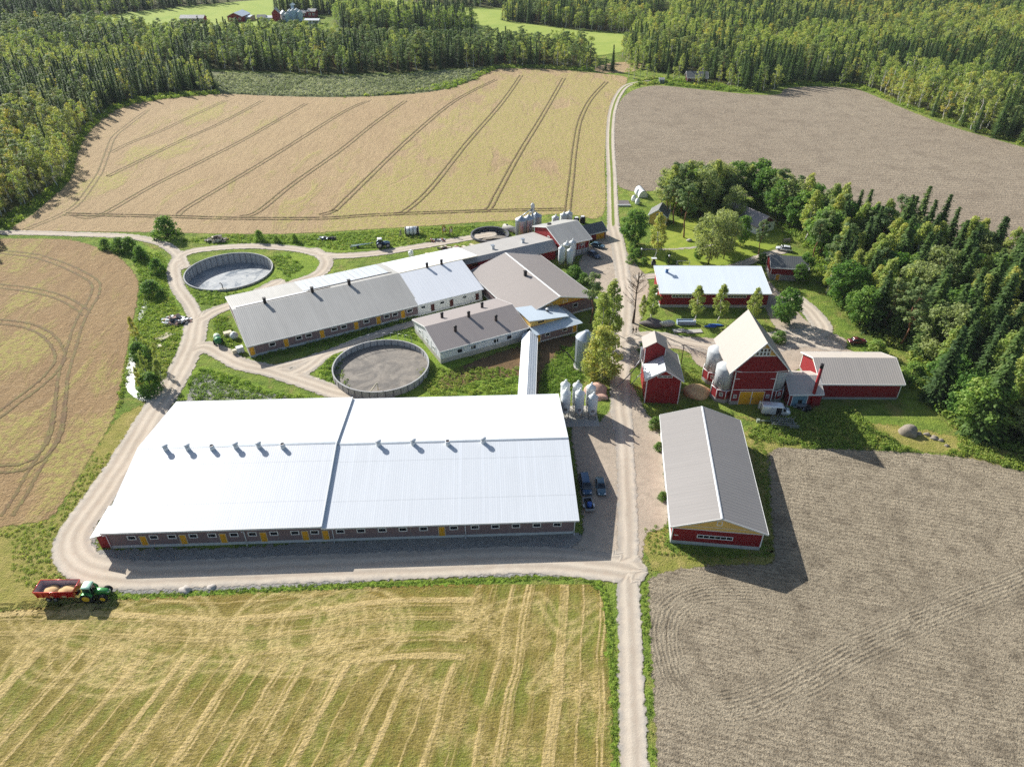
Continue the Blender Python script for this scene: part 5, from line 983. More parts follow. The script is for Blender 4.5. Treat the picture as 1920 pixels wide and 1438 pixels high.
def person(label, x, y, rz, top, legs, stride=.25, arm=.2):
    o = empty('person', x, y, .1, rz, label=label, category='person')
    J = [((0, 0, .95), .15), ((0, 0, 1.2), .15), ((.01, 0, 1.42), .17), ((.02, 0, 1.54), .07), ((.03, 0, 1.64), .10), ((.03, 0, 1.76), .085)]
    E_ = [(0, 1), (1, 2), (2, 3), (3, 4), (4, 5)]
    for s in (-1, 1):
        k = len(J); J += [((0, s*.10, .88), .10), ((s*stride*.5+.03, s*.11, .5), .075), ((s*stride-.02, s*.11, .1), .05), ((s*stride+.16, s*.12, .04), .045)]; E_ += [(0, k), (k, k+1), (k+1, k+2), (k+2, k+3)]
        k = len(J); J += [((.0, s*.2, 1.42), .07), ((-s*arm*.5, s*.25, 1.16), .05), ((-s*arm+.08, s*.24, .92), .04), ((-s*arm+.12, s*.23, .82), .035)]; E_ += [(2, k), (k, k+1), (k+1, k+2), (k+2, k+3)]
    me = bpy.data.meshes.new('body'); me.from_pydata([j[0] for j in J], E_, []); ob = bpy.data.objects.new('body', me); COL.objects.link(ob); ob.parent = o
    md = ob.modifiers.new('Skin', 'SKIN'); sv = me.skin_vertices[0].data
    for i, j in enumerate(J): sv[i].radius = (j[1], j[1])
    sv[0].use_root = True; ob.modifiers.new('Sub', 'SUBSURF').levels = 1; ob.modifiers['Sub'].render_levels = 1
    m, nt, out = newmat('clothes'); z = nd(nt, 'ShaderNodeSeparateXYZ', None, i0=obc(nt)).outputs[2]
    c = mixc(nt, mrange(nt, z, .93, .95), legs, top); c = mixc(nt, mrange(nt, z, 1.52, 1.54), c, C(196, 150, 126)); c = mixc(nt, mrange(nt, z, .08, .1, 1, 0), c, C(24, 22, 22))
    s_ = nd(nt, 'ShaderNodeBsdfPrincipled', None, Base_Color=c, Roughness=.8); nt.links.new(s_.outputs[0], out.inputs[0]); me.materials.append(m)
    paint('hair', C(54, 40, 30), .7); MB().blob((.01, 0, 1.75), (.115, .105, .095), amp=.06).build('hair', 'hair', o)
x, y = G(1186.5, 626); person('person in dark clothes walking on the yard, the one nearer the bare tree', x, y, R(200), C(30, 30, 36), C(28, 32, 48), .22)
x, y = G(1192, 626); person('person in dark jacket walking beside another on the yard', x, y, R(195), C(40, 34, 38), C(34, 36, 44), .3)
# small flat trailer with a blue drum
x, y = G(1103, 951); t = empty('flat_trailer', x, y, .1, R(-84), label='small flat trailer with metal rim behind the blue van', category='trailer')
MB().box(-1.5, 1.4, -.72, .72, .5, .56).build('bed', 'dark_rubber', t); mb = MB(); mb.box(-1.56, 1.46, -.78, -.72, .45, .85); mb.box(-1.56, 1.46, .72, .78, .45, .85); mb.box(-1.56, -1.5, -.72, .72, .45, .85); mb.box(1.4, 1.46, -.72, .72, .45, .85); mb.build('rail', 'galvanised', t)
MB().path([(-1.5, 0, .48), (-2.7, 0, .48)], .05).build('drawbar', 'steel', t)
for s in (-1, 1): wheel(t, .2, s*.9, .3, .18, s=s); MB().prism([(-.2, .62), (.6, .62), (.5, .7), (-.1, .7)], s*.9-.13, s*.9+.13, axis='y').build('mudguard', 'pipe_white', t)
x, y = G(1104, 953); t2 = empty('blue_drum', x+.05, y-.1, .66, 0, label='blue drum standing on the flat trailer', category='drum'); MB().lathe([(.4, 0), (.42, .1), (.42, .75), (.36, .82)], n=16).build('drum_body', 'tarp_blue', t2)
# tractors
def tractor(label, x, y, rz, body, rimc, roofc, S=1.0, lamps=True):
    o = empty('tractor', x, y, .08, rz, label=label, category='tractor'); o.scale = (S, S, S)
    loft([(.05, .42, .40, .85, 1.75), (1.2, .42, .38, .8, 1.72), (2.0, .40, .34, .78, 1.58), (2.35, .34, .26, .85, 1.35)]).build('bonnet', body, o)
    MB().box(-1.0, 1.9, -.32, .32, .55, .9).build('chassis', 'black_metal', o)
    MB().add([(-1.15, -.75, 1.1), (.05, -.75, 1.1), (.05, .75, 1.1), (-1.15, .75, 1.1), (-1.05, -.62, 2.55), (-.05, -.62, 2.55), (-.05, .62, 2.55), (-1.05, .62, 2.55)], [(0, 1, 5, 4), (1, 2, 6, 5), (2, 3, 7, 6), (3, 0, 4, 7), (3, 2, 1, 0), (4, 5, 6, 7)]).build('cab', 'car_glass', o)
    mb = MB(); loft([(-1.22, .66, .6, 2.56, 2.72), (-1.1, .74, .68, 2.54, 2.78), (.0, .74, .68, 2.54, 2.78), (.14, .66, .6, 2.56, 2.7)], mb=mb); mb.build('cab_roof', roofc, o); mb = MB()
    for sx_, sy in ((-1.12, -.7), (-1.12, .7), (.03, -.7), (.03, .7)): mb.path([(sx_, sy*1.07, 1.1), (sx_*.93, sy*.9, 2.56)], .05)
    mb.build('cab_frame', body, o)
    for s in (-1, 1):
        wheel(o, -.75, s*.95, .92, .52, rimc, 'wheel', s=s); wheel(o, 1.6, s*.88, .66, .42, rimc, 'wheel', s=s)
        mb = MB(); mb.add([(-.75+.98*math.cos(t_), s*q, .92+.98*math.sin(t_)) for q in (.68, 1.2) for t_ in np.linspace(.3, 2.6, 8)], [(i, i+1, i+9, i+8) for i in range(7)]); mb.build('mudguard', body, o)
        if lamps: MB().blob((2.28, s*.22, 1.3), (.1, .1, .08)).build('headlight', 'lamp_clear', o)
    MB().path([(.35, -.5, 1.6), (.35, -.5, 2.6)], .06).build('exhaust', 'black_metal', o); return o
x, y = G(181, 1119); tractor('green tractor with yellow wheels towing the red grain trailer', x, y, R(2), 'tractor_green', 'yellow_paint', 'cab_mint', 1.02)
x, y = G(113, 1118); t = empty('grain_trailer', x+.3, y, .08, R(1), label='red tipping grain trailer behind the green tractor', category='trailer')
t.scale = (.93, .93, .93)
mb = MB(); v8 = [(-3.05, -1.15, 1.1), (3.0, -1.15, 1.1), (3.0, 1.15, 1.1), (-3.05, 1.15, 1.1), (-3.25, -1.3, 2.55), (3.2, -1.3, 2.55), (3.2, 1.3, 2.55), (-3.25, 1.3, 2.55)]
inn = [(a*.98, b_*.95, max(z, 1.18) if z < 2 else z) for a, b_, z in v8]
mb.add(v8, [(0, 1, 5, 4), (1, 2, 6, 5), (2, 3, 7, 6), (3, 0, 4, 7), (3, 2, 1, 0)]); mb.build('body', 'trailer_red', t)
m2 = MB(); m2.add(inn, [(4, 5, 1, 0), (5, 6, 2, 1), (6, 7, 3, 2), (7, 4, 0, 3), (0, 1, 2, 3)]); m2.build('lining', 'trailer_grey', t) if 0 else None
paint('trailer_grey', C(190, 172, 172), .6); m2.build('lining', 'trailer_grey', t)
mb = MB()
for (p, q) in ((4, 5), (5, 6), (6, 7), (7, 4)): mb.tube(v8[p], v8[q], .08, n=6)
for k in range(7): 
    a = -2.9+k*.98; mb.box(a-.04, a+.04, -1.33, -1.18, 1.1, 2.5) 
mb.build('rim_rail', 'trailer_red', t); MB().box(-2.8, 3.2, -.4, .4, .75, 1.09).path([(3.1, 0, .85), (4.6, 0, .75)], .09).build('drawbar', 'black_metal', t)
for s in (-1, 1):
    for xx in (-1.5, -.35): wheel(t, xx, s*.98, .48, .38, s=s)
paint('grain', C(206, 172, 124), .9, var=.1, fine=20, bmp=.2)
for i, (dx, r_, lb) in enumerate(((-1.15, 1.25, 'rear mound of pale grain heaped in the red trailer'), (1.45, 1.35, 'front mound of pale grain heaped in the red trailer'))):
    MB().blob((0, 0, 0), (r_*1.08, 1.12, .62), seed=i+3, amp=.16, zmin=-.1, nu=22, nv=12, freq=2.4).build('grain_heap', 'grain', None, (x+.3+dx*.93, y+.02*dx, 1.3), 0, label=lb, category='grain heap')
x, y = G(717, 464); tractor('blue tractor with white roof parked on the grass', x, y, R(12), 'tractor_blue', 'rim', 'white_paint', 1.05)
x, y = G(690, 463); o = empty('tow_boom', x, y, .1, R(10), label='long pale drawbar implement behind the blue tractor', category='implement'); mb = MB(); mb.path([(-5.0, -.4, .5), (1.8, 0, 1.1)], .14); mb.path([(-5.0, .6, .5), (1.8, .1, 1.0)], .1); mb.build('boom', 'boom_blue', o) if 0 else None
paint('boom_blue', C(140, 164, 168), .6); mb.build('boom', 'boom_blue', o); MB().path([(-5.2, -1.1, .3), (-5.2, 1.1, .3)], .12).build('cross_bar', 'black_metal', o); MB().box(-3.4, -2.8, -.6, .6, .1, .6).build('skid', 'black_metal', o)
# cultivator in the shade
x, y = G(1466, 797); o = empty('cultivator', x, y, .05, R(-8), label='folded grey cultivator with tines beside the white van', category='implement'); rr = random.Random(4)
mb = MB()
for yy in (-1.1, -.4, .4, 1.1): mb.box(-2.3, 2.3, yy-.07, yy+.07, .8, .95)
for xx in (-2.2, -.8, .8, 2.2): mb.box(xx-.07, xx+.07, -1.2, 1.2, .7, .8)
mb.build('frame', 'steel', o); mb = MB()
for k in range(26): xx = -2.2+4.4*(k % 13)/12; yy = (-1.0, 1.0, .1)[k % 3]+rr.uniform(-.2, .2); mb.path([(xx, yy, .85), (xx+.3, yy, 1.5+rr.uniform(0, .4)), (xx-.1, yy, .3)], .045, n=5)
mb.build('tine', 'tine_grey', o) if 0 else None
paint('tine_grey', C(132, 140, 128), .6, var=.2); mb.build('tine', 'tine_grey', o); MB().path([(-2.3, 0, .8), (-4.6, 0, .6)], .1).box(-5.1, -4.5, -.35, .35, .2, .9).build('drawbar', 'tine_grey', o)
for k in range(7): mp = (lambda k_: lambda a, b_, z: (1.3+k_*.28+z, -.9+a, .45+b_))(k); MB().lathe([(.45, -.06), (.47, 0), (.45, .06)], n=14, mp=mp).build('roller_disc', 'tine_grey', o)
# slurry spreader and farm tanks
x, y = G(410, 644); o = empty('slurry_spreader', x, y, 0, R(-65), label='green and white slurry spreader tank on wheels', category='trailer'); mp = lambda a, b_, z: (z, a, 1.35+b_); paint('pale_green', C(186, 206, 178), .5, dirt=(C(120, 120, 96), .3)); paint('deep_green', C(36, 110, 62), .5)
MB().lathe([(.3, -1.7), (.75, -1.45), (.82, -1.3), (.82, .4)], n=18, mp=mp).build('tank', 'pale_green', o); MB().lathe([(.825, .4), (.82, 1.3), (.7, 1.5), (.2, 1.65)], n=18, mp=mp).build('tank_end', 'deep_green', o)
for s in (-1, 1): wheel(o, -.2, s*.95, .55, .35, s=s)
MB().path([(1.5, 0, .8), (3.0, 0, .5)], .09).build('drawbar', 'steel', o)
x, y = G(440, 634); MB().blob((0, 0, .7), (1.0, 1.0, .95), amp=.02).lathe([(.3, 1.5), (.3, 1.75)], n=12).lathe([(.8, 0), (.8, .3)], n=14).build('water_tank', 'silo_white', None, (x, y, 0), 0, label='round white plastic tank by the gable of the long barn', category='tank')
x, y = G(428, 629); MB().box(-.9, .9, -.6, .6, 0, .9).box(-.95, .95, -.65, .65, .9, 1.0).build('storage_bin', 'wood_pale', None, (x, y, 0), R(30), label='pale pinkish bin behind the round white tank', category='bin')
x, y = G(452, 660); o = empty('liquid_container', x, y, 0, R(30), label='white caged liquid container at the corner of the long barn', category='container'); MB().box(-.9, .7, -.6, .6, .15, 1.5).build('container_body', 'silo_white', o); MB().box(-1.9, -1.0, -.5, .4, .1, 1.1).build('plastic_bin', 'wood_pale', o); MB().box(-1.0, .8, -.7, .7, 0, .14).build('pallet', 'wood_grey', o)
x, y = G(773, 440); mp = lambda a, b_, z: (z, a, 1.35+b_); o = empty('fuel_tank', x, y, 0, R(6), label='black and white banded cylinder tank lying in grass', category='tank'); MB().lathe([(1.0, -2.2), (1.3, -2.1), (1.3, 2.1), (1.0, 2.2)], n=22, mp=mp).build('tank', 'silo_white', o)
mb = MB()
for a, b_ in ((-2.12, -1.75), (-.9, -.7), (.3, .5), (1.45, 2.12)): mb.lathe([(1.32, a), (1.32, b_)], n=22, mp=mp)
mb.build('tank_band', 'black_metal', o); MB().box(-1.6, -1.2, -.9, .9, 0, .5).box(1.2, 1.6, -.9, .9, 0, .5).build('cradle', 'rust', o)
x, y = G(956, 434); o = empty('buried_cylinder', x, y, 0, R(-38), label='old pale cylinder lying on the grass beside the sludge basin', category='tank'); mp = lambda a, b_, z: (z, a, .95+b_); MB().lathe([(.6, -2.6), (.98, -2.4), (.98, 2.4), (.6, 2.6)], n=20, mp=mp).build('tank', 'concrete_pale', o); MB().lathe([(.3, 1.8), (.3, 2.1)], -1.2, 0, 10).build('hatch', 'concrete_dark', o)
x, y = G(1082, 421); 
for u, v, lb in ((1080.5, 420, 'dark barrel stand behind the mill, left one'), (1092, 418, 'dark barrel stand behind the mill, right one')):
    x, y = G(u, v); MB().lathe([(.9, 0), (.95, 1.2), (.9, 2.0)], n=16).box(-.5, .5, -.5, .5, 2.0, 2.3, 1).build('barrel_stand', ['black_metal', 'white_wall'], None, (x, y, 0), 0, label=lb, category='barrel', group='dark barrel stands behind the mill')
for u, v, w_, lb in ((833, 440, 1.0, 'red farm implement standing upright in the grass, left one'), (846, 442, .9, 'rusty farm implement standing upright in the grass, right one')):
    x, y = G(u, v); o = empty('upright_implement', x, y, 0, .3, label=lb, category='implement', group='upright implements on the grass strip'); MB().path([(-.5, 0, 0), (-.35, 0, 3.0), (.35, 0, 3.0), (.5, 0, 0)], .1).path([(-.45, 0, 1), (.45, 0, 1)], .08).path([(-.4, 0, 2), (.4, 0, 2)], .08).build('frame', 'red_pipe' if u < 840 else 'rust', o); MB().blob((0, 0, 1.6), (.4, .3, .6), amp=.2).build('hub', 'wood_pale', o)
x, y = G(752, 446); MB().path([(-.6, 0, 0), (0, 0, 2.6), (.6, 0, 0)], .09).path([(0, .6, 0), (0, 0, 2.6)], .09).path([(-.35, 0, 1.1), (.35, 0, 1.1)], .06).build('wooden_tripod', 'wood_grey', None, (x, y, 0), .4, label='small wooden tripod left of the banded tank', category='tripod')
def heap(name, label, cat, u, v, rad, mat, seed=1, amp=.18, rz=0, hz=None, **kw):
    x, y = G(u, v); return MB().blob((0, 0, 0), rad, seed=seed, amp=amp, nu=26, nv=14, zmin=-.1, freq=2.6).build(name, mat, None, (x, y, 0), rz, label=label, category=cat, **kw)
paint('pink_gravel', C(196, 158, 140), .95, var=.15, fine=8, bmp=.5); paint('sand', C(198, 168, 122), .95, var=.2, scale=.9, fine=6, bmp=.9); paint('dark_soil', C(104, 98, 96), .95, var=.2, bmp=.4)
heap('gravel_pile', 'pile of pink gravel at the roadside by the yellow birch', 'gravel pile', 1117, 734, (2.7, 2.0, 1.9), 'pink_gravel', 3); heap('gravel_pile', 'low pinkish gravel mound spilling to the road', 'gravel pile', 1124, 745, (1.8, 1.4, .8), 'pink_gravel', 5)
heap('sand_pile', 'sand pile between the small barn and the tall barn', 'sand pile', 1306, 737, (3.0, 2.6, 1.8), 'sand', 4, .12)
heap('soil_pile', 'grey soil heap under the birches by the store hall', 'soil pile', 1225, 608, (3.2, 1.8, 1.5), 'dark_soil', 6)
heap('boulder', 'big grey boulder at the edge of the ploughed field', 'boulder', 1702, 812, (1.9, 1.5, 1.9), 'stone', 3, .14)
for i, (u, v, s) in enumerate(((1738, 815, .7), (1752, 822, .8), (1764, 826, .6), (1722, 814, .6), (1775, 836, .5))):
    heap('field_stone', 'pale field stone in the row right of the big boulder', 'stone', u, v, (s, s*.8, s*.7), 'stone', 20+i, .15, group='field stones beside the boulder')
def junk(name, label, cat, u, v, n, rx_, ry_, cols, seed, hmax=1.2):
    """one tangled pile"""
    rr = random.Random(seed); x, y = G(u, v); mb = MB()
    for k in range(n):
        a = rr.uniform(0, 6.28); q = math.sqrt(rr.random()); cx_, cy_ = rx_*q*math.cos(a), ry_*q*math.sin(a); z = hmax*(1-q)*rr.random()
        rot = Matrix.Rotation(rr.uniform(0, 6.28), 3, 'Z') @ Matrix.Rotation(rr.uniform(-.7, .7), 3, 'X'); l, w_, t_ = rr.uniform(.3, 1.1), rr.uniform(.1, .45), rr.uniform(.04, .25)
        mp = lambda p, q_, r_: tuple(Vector((cx_, cy_, z+.25))+rot @ Vector((p, q_, r_))); mb.box(-l, l, -w_, w_, -t_, t_, k % len(cols), mp=mp)
    return mb.build(name, cols, None, (x, y, 0), 0, label=label, category=cat)
junk('rubbish_heap', 'heap of black and white rubbish beside the track fork', 'rubbish heap', 330, 603, 90, 3.2, 2.4, ['silo_white', 'black_metal', 'silo_white', 'concrete_dark', 'pink_gravel', 'dark_rubber'], 5)
junk('log_pile', 'pile of pale broken logs on the grass by the upper track', 'log pile', 407, 452, 46, 3.2, 1.6, ['wood_grey', 'wood_pale', 'brown_metal'], 8, 2.2)
junk('scrap_heap', 'grey scrap heap lying on the grass strip', 'scrap heap', 612, 449, 26, 3.0, .8, ['concrete_dark', 'galvanised', 'black_metal'], 9, .9); junk('scrap_heap', 'long rusty scrap row behind the milking barn', 'scrap heap', 848, 467, 30, 4.5, .8, ['rust', 'black_metal', 'wood_pale'], 10, .8)
junk('scrap_heap', 'small scrap with white pipe on the grass strip', 'scrap heap', 820, 452, 18, 2.0, .7, ['pipe_white', 'rust', 'black_metal'], 11, .6); junk('junk_heap', 'dark junk at the foot of the red flue', 'junk', 1507, 766, 18, 1.2, .9, ['black_metal', 'steel', 'dark_rubber'], 12, 1.2)
x, y = G(309, 632); mb = MB(); rr = random.Random(3)
for k in range(7): mb.box(-2.0, 2.0, -1.2+k*.34, -1.0+k*.34, .1, .3, mp=lambda a, b_, z: (a, b_+rr.uniform(-.02, .02), z))
mb.box(-1.4, -1.2, -1.3, 1.2, 0, .1); mb.box(1.2, 1.4, -1.3, 1.2, 0, .1); mb.build('plank_stack', 'wood_pale', None, (x, y, 0), R(58), label='stack of pale planks lying beside the track', category='planks')
x, y = G(1251, 611); MB().blob((0, 0, .7), (2.0, 1.0, .9), seed=2, amp=.12, zmin=0, nu=20).build('covered_boat', 'tarp_pale', None, (x, y, 0), R(8), label='boat under pale cover beside the soil heap', category='boat') if 0 else None
paint('tarp_pale', C(190, 194, 182), .7, var=.12, bmp=.3); MB().blob((0, 0, .7), (2.0, 1.0, .9), seed=2, amp=.12, zmin=0, nu=20).build('covered_boat', 'tarp_pale', None, (x, y, 0), R(8), label='boat under pale cover beside the soil heap', category='boat')
x, y = G(1286, 607); o = empty('metal_trough', x, y, 0, 0, label='long blue-grey metal trough under the birches', category='trough'); mb = MB(); mb.box(-2.3, 2.3, -.7, -.6, 0, 1.0); mb.box(-2.3, 2.3, .6, .7, 0, 1.0); mb.box(-2.3, -2.2, -.6, .6, 0, 1.0); mb.box(2.2, 2.3, -.6, .6, 0, 1.0); mb.box(-2.2, 2.2, -.6, .6, .0, .75); mb.build('trough_body', 'blue_grey', o)
x, y = G(1302, 606); MB().lathe([(.32, 0), (.34, .9), (.3, 1.0)], n=12).build('barrel', 'wood_pale', None, (x, y, 0), 0, label='pale barrel beside the metal trough', category='barrel')
x, y = G(1337, 611); MB().blob((0, 0, .05), (1.9, .7, .3), seed=9, amp=.35, zmin=0, nu=24).build('tarpaulin', 'tarp_blue', None, (x, y, 0), R(4), label='crumpled blue tarpaulin on the ground under the birches', category='tarpaulin')
for u, v, w_, lb in ((1301, 622, 2.0, 'pale concrete slab lying on grass beside the yard'), (1273, 621, 1.5, 'small pale slab lying left of the larger slab')): x, y = G(u, v); MB().box(-w_, w_, -.8, .8, 0, .22).build('concrete_slab', 'concrete_pale', None, (x, y, 0), .1, label=lb, category='slab')
# garden and lawn furniture
for u, v, r_, lb in ((1188, 377, .9, 'white wrapped garden dome left of the tall greenhouse'), (1195, 366, .9, 'white wrapped garden dome behind the others'), (1195, 383, .9, 'white wrapped garden dome at the front')):
    x, y = G(u, v); MB().blob((0, 0, .6), (r_, r_, 1.5), seed=int(u), amp=.06, zmin=0).build('plant_cover', 'tarp_white', None, (x, y, 0), 0, label=lb, category='plant cover', group='white covers in the kitchen garden') if 'tarp_white' in M else (paint('tarp_white', C(222, 224, 222), .7), MB().blob((0, 0, .6), (r_, r_, 1.5), seed=int(u), amp=.06, zmin=0).build('plant_cover', 'tarp_white', None, (x, y, 0), 0, label=lb, category='plant cover', group='white covers in the kitchen garden'))
x, y = G(1206, 371); o = empty('greenhouse', x, y, 0, R(8), label='arched white plastic greenhouse in the kitchen garden', category='greenhouse'); mb = MB(); prof = [(1.6*math.cos(t_), 2.4*math.sin(t_)) for t_ in np.linspace(0, math.pi, 11)]
mb.prism(prof, 0, 6.0, axis='y'); mb.build('cover', 'tarp_white', o); mb = MB()
for k in range(6):
    for i in range(10): mb.tube((prof[i][0]*1.02, k*1.2, prof[i][1]*1.02), (prof[i+1][0]*1.02, k*1.2, prof[i+1][1]*1.02), .06, n=5)
mb.build('hoop', 'steel', o)
x, y = G(1170, 381); MB().box(-1.8, 1.8, -2.2, 2.2, 0, .2).build('planting_bed', 'dark_soil', None, (x, y, 0), 0, label='bare soil planting bed beside the field track', category='planting bed'); x, y = G(1170, 387); MB().box(-2.3, 2.3, -.2, .2, 0, .6).build('garden_edging', 'white_wall', None, (x, y, 0), 0, label='white edging below the planting bed', category='edging')
for u, v, lb in ((1180, 463, 'garden lamp post behind the round dark tree'), (1201, 490, 'garden lamp post at the corner of the lawn'), (1252, 503, 'garden lamp post behind the white-roofed hall')):
    x, y = G(u, v); o = empty('lamp_post', x, y, .06, 0, label=lb, category='lamp', group='garden lamp posts'); MB().lathe([(.07, 0), (.05, 3.6)], n=8).build('pole', 'black_metal', o); MB().blob((0, 0, 3.8), (.3, .3, .28), amp=.02).build('lamp_shade', 'pipe_white', o)
x, y = G(1268, 503); o = empty('goal_frame', x, y, .06, R(-2), label='white football goal frame on the lawn', category='goal'); MB().path([(0, 0, 0), (0, 0, 2.2), (3.6, 0, 2.2), (3.6, 0, 0)], .07).build('goal_post', 'pipe_white', o); MB().path([(0, 0, 0), (0, 1.2, 0), (3.6, 1.2, 0), (3.6, 0, 0)], .05).build('base', 'steel', o)
x, y = G(1225, 497); o = empty('garden_grill', x, y, .06, 0, label='small stone garden grill on the lawn', category='grill'); MB().box(-.6, .6, -.4, .4, 0, .9).build('base', 'concrete_dark', o); MB().prism([(-.7, .9), (.7, .9), (.3, 1.4), (.3, 2.0), (-.3, 2.0), (-.3, 1.4)], -.4, .4, axis='y').build('hood', 'black_metal', o); MB().box(-.75, .75, -.5, .5, 2.0, 2.12).build('lid', 'white_wall', o)
x, y = G(1292, 453); MB().blob((0, 0, .25), (.9, .6, .5), seed=4, amp=.2, zmin=0).build('garden_stone', 'concrete_pale', None, (x, y, .06), 0, label='pale garden stone on the upper lawn', category='stone')
x, y = G(1320, 397); o = empty('trampoline', x, y, .06, 0, label='green netted trampoline beside the big birches', category='trampoline'); MB().lathe([(2.0, .8), (2.0, .9)], n=24).build('mat', 'dark_rubber', o); mb = MB(); paint('net_green', C(70, 140, 110), .7)
for k in range(8): t_ = 2*math.pi*k/8; mb.tube((2.1*math.cos(t_), 2.1*math.sin(t_), 0), (2.1*math.cos(t_), 2.1*math.sin(t_), 2.6), .07, n=5)
mb.build('leg', 'net_green', o)
mb = MB(); mb.lathe([(2.2, .85), (2.2, 1.0), (1.8, 1.0)], n=24); mb.build('rim_pad', 'net_green', o)
x, y = G(1475, 453); o = empty('picnic_table', x, y, 0, .2, label='dark picnic table beside the white house', category='table'); MB().box(-1.1, 1.1, -.4, .4, .72, .8).build('tabletop', 'wood_grey', o); [MB().box(-1.1, 1.1, s*.75-.14, s*.75+.14, .42, .48).build('bench', 'wood_grey', o) for s in (-1, 1)]; [MB().box(a-.06, a+.06, -.7, .7, 0, .7).build('leg', 'wood_grey', o) for a in (-.8, .8)]
x, y = G(1258, 723) if 0 else G(1328, 662); 
x, y = G(1277, 682); MB().lathe([(.12, 0), (.09, 5.2)], n=8).box(-.6, .6, -.05, .05, 4.9, 5.0).build('utility_pole', 'brown_metal', None, (x, y, 0), 0, label='short dark pole between the small barn and the tall barn', category='pole')
# far silos at the neighbouring farm
for i, (u, v, h_, r_) in enumerate(((540, 41, 9, 2.2), (546, 38, 11, 2.4), (552, 39, 12, 2.4), (559, 38, 12, 2.4), (565, 40, 11, 2.2))):
    x, y = G(u, v); bin_('metal_silo', ('bluish far silo at the left end of the distant silo row', 'second bluish silo from the left in the distant row', 'tall bluish silo at the middle of the distant row', 'fourth bluish silo in the distant row', 'bluish far silo at the right end of the distant row')[i], x, y, r_*.85, h_*.62, 1.2, 'far_blue', 'distant silos at the neighbouring farm', lid='silo_white', ladder=False) if 'far_blue' in M else (paint('far_blue', C(150, 176, 196), .5), bin_('metal_silo', 'bluish far silo at the left end of the distant silo row', x, y, r_*.85, h_*.62, 1.2, 'far_blue', 'distant silos at the neighbouring farm', lid='silo_white', ladder=False))
x, y = G(552, 36); o = empty('elevator_tower', x, y, 0, 0, label='slim grey elevator tower above the distant silos', category='elevator'); MB().box(-1.2, 1.2, -1, 1, 0, 10.5).build('shaft', 'blue_grey', o); MB().prism([(-2.2, 10.5), (2.2, 10.5), (0, 12)], -2, 2, axis='y').build('head', 'blue_white_roof', o)
# water
def water():
    m, nt, out = newmat('water'); s = nd(nt, 'ShaderNodeBsdfPrincipled', None, Base_Color=C(150, 152, 142), Roughness=.36); s.inputs['Specular IOR Level'].default_value = 1.0
    nt.links.new(bump(nt, noise(nt, pos(nt), 1.4, 3, .6), .06, .05), s.inputs['Normal']); edged(nt, out, s.outputs[0], .5, 1.2, .1); M['water'] = m
water()
polyz('pond_water', [(246, 655), (252, 680), (255, 705), (252, 725), (262, 737), (283, 748), (278, 752), (262, 750), (244, 738), (236, 720), (238, 690)], .6, .07, 'water', 3)
polyz('pond_water', [(272, 560), (276, 580), (264, 600), (258, 598), (266, 578)], .5, .07, 'water', 3)

for u, v, r_, lb in ((348, 1106, 1.0, 'small pale gravel heap beside the stubble edge, larger one'), (397, 1101, .75, 'small pale gravel heap beside the stubble edge, smaller one')): heap('gravel_heap', lb, 'gravel heap', u, v, (r_, r_*.8, r_*.55), 'pale_gravel', int(u), .15) if 'pale_gravel' in M else (paint('pale_gravel', C(184, 176, 166), .95, var=.15, fine=6, bmp=.5), heap('gravel_heap', lb, 'gravel heap', u, v, (r_, r_*.8, r_*.55), 'pale_gravel', int(u), .15))
x, y = G(771, 482); o = empty('white_tank', x, y, 0, 0, label='small white tank with cap on the grass behind the long barn', category='tank'); MB().lathe([(.75, 0), (.8, 1.5), (.6, 1.8)], n=16).build('tank', 'silo_white', o); MB().lathe([(.3, 1.8), (.3, 2.3)], n=12).build('cap', 'silo_white', o)
rr = random.Random(6)
for k in range(6):
    x, y = G(*((870, 463), (884, 460), (800, 478), (812, 476), (1232, 628), (300, 650))[k]); MB().box(-.7, .7, -.5, .5, 0, .14+.1*(k % 3)).build('pallet', 'wood_pale', None, (x, y, .02), rr.uniform(0, 3), label=('pale pallet on grass behind the milking barn, right one', 'pale pallet on grass near the scrap row', 'pale board pile beside the small white tank', 'short pale board right of the small white tank', 'pale pallet at the yard edge above the small barn', 'pale board lying below the plank stack')[k], category='pallet')
# ================================================================ vegetation
paint('bark_pine', C(120, 82, 60), .9, var=.25, fine=4); paint('bark_birch', C(206, 202, 194), .8, var=.15, dirt=(C(60, 56, 52), .5)); paint('bark_dark', C(78, 66, 54), .9, var=.25)
paint('bark_grey', C(136, 122, 106), .9, var=.2)
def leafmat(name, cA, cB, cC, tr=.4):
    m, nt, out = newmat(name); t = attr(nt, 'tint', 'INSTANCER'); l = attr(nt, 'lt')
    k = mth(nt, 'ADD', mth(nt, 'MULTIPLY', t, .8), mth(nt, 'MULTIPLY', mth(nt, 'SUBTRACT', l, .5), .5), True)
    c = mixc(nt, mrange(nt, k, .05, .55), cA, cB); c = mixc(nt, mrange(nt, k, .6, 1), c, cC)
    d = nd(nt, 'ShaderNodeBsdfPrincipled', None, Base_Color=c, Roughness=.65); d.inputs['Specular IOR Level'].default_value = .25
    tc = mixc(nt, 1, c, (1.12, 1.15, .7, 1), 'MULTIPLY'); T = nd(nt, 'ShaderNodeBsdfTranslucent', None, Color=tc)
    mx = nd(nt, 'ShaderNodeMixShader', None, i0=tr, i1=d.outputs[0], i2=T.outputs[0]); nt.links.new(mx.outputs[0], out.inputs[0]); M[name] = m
leafmat('needles_spruce', C(66, 92, 52), C(108, 134, 70), C(154, 160, 90), .45)
leafmat('needles_pine', C(100, 124, 76), C(134, 150, 94), C(162, 162, 98), .42)
leafmat('leaves_birch', C(140, 162, 84), C(180, 186, 104), C(190, 166, 74), .5)
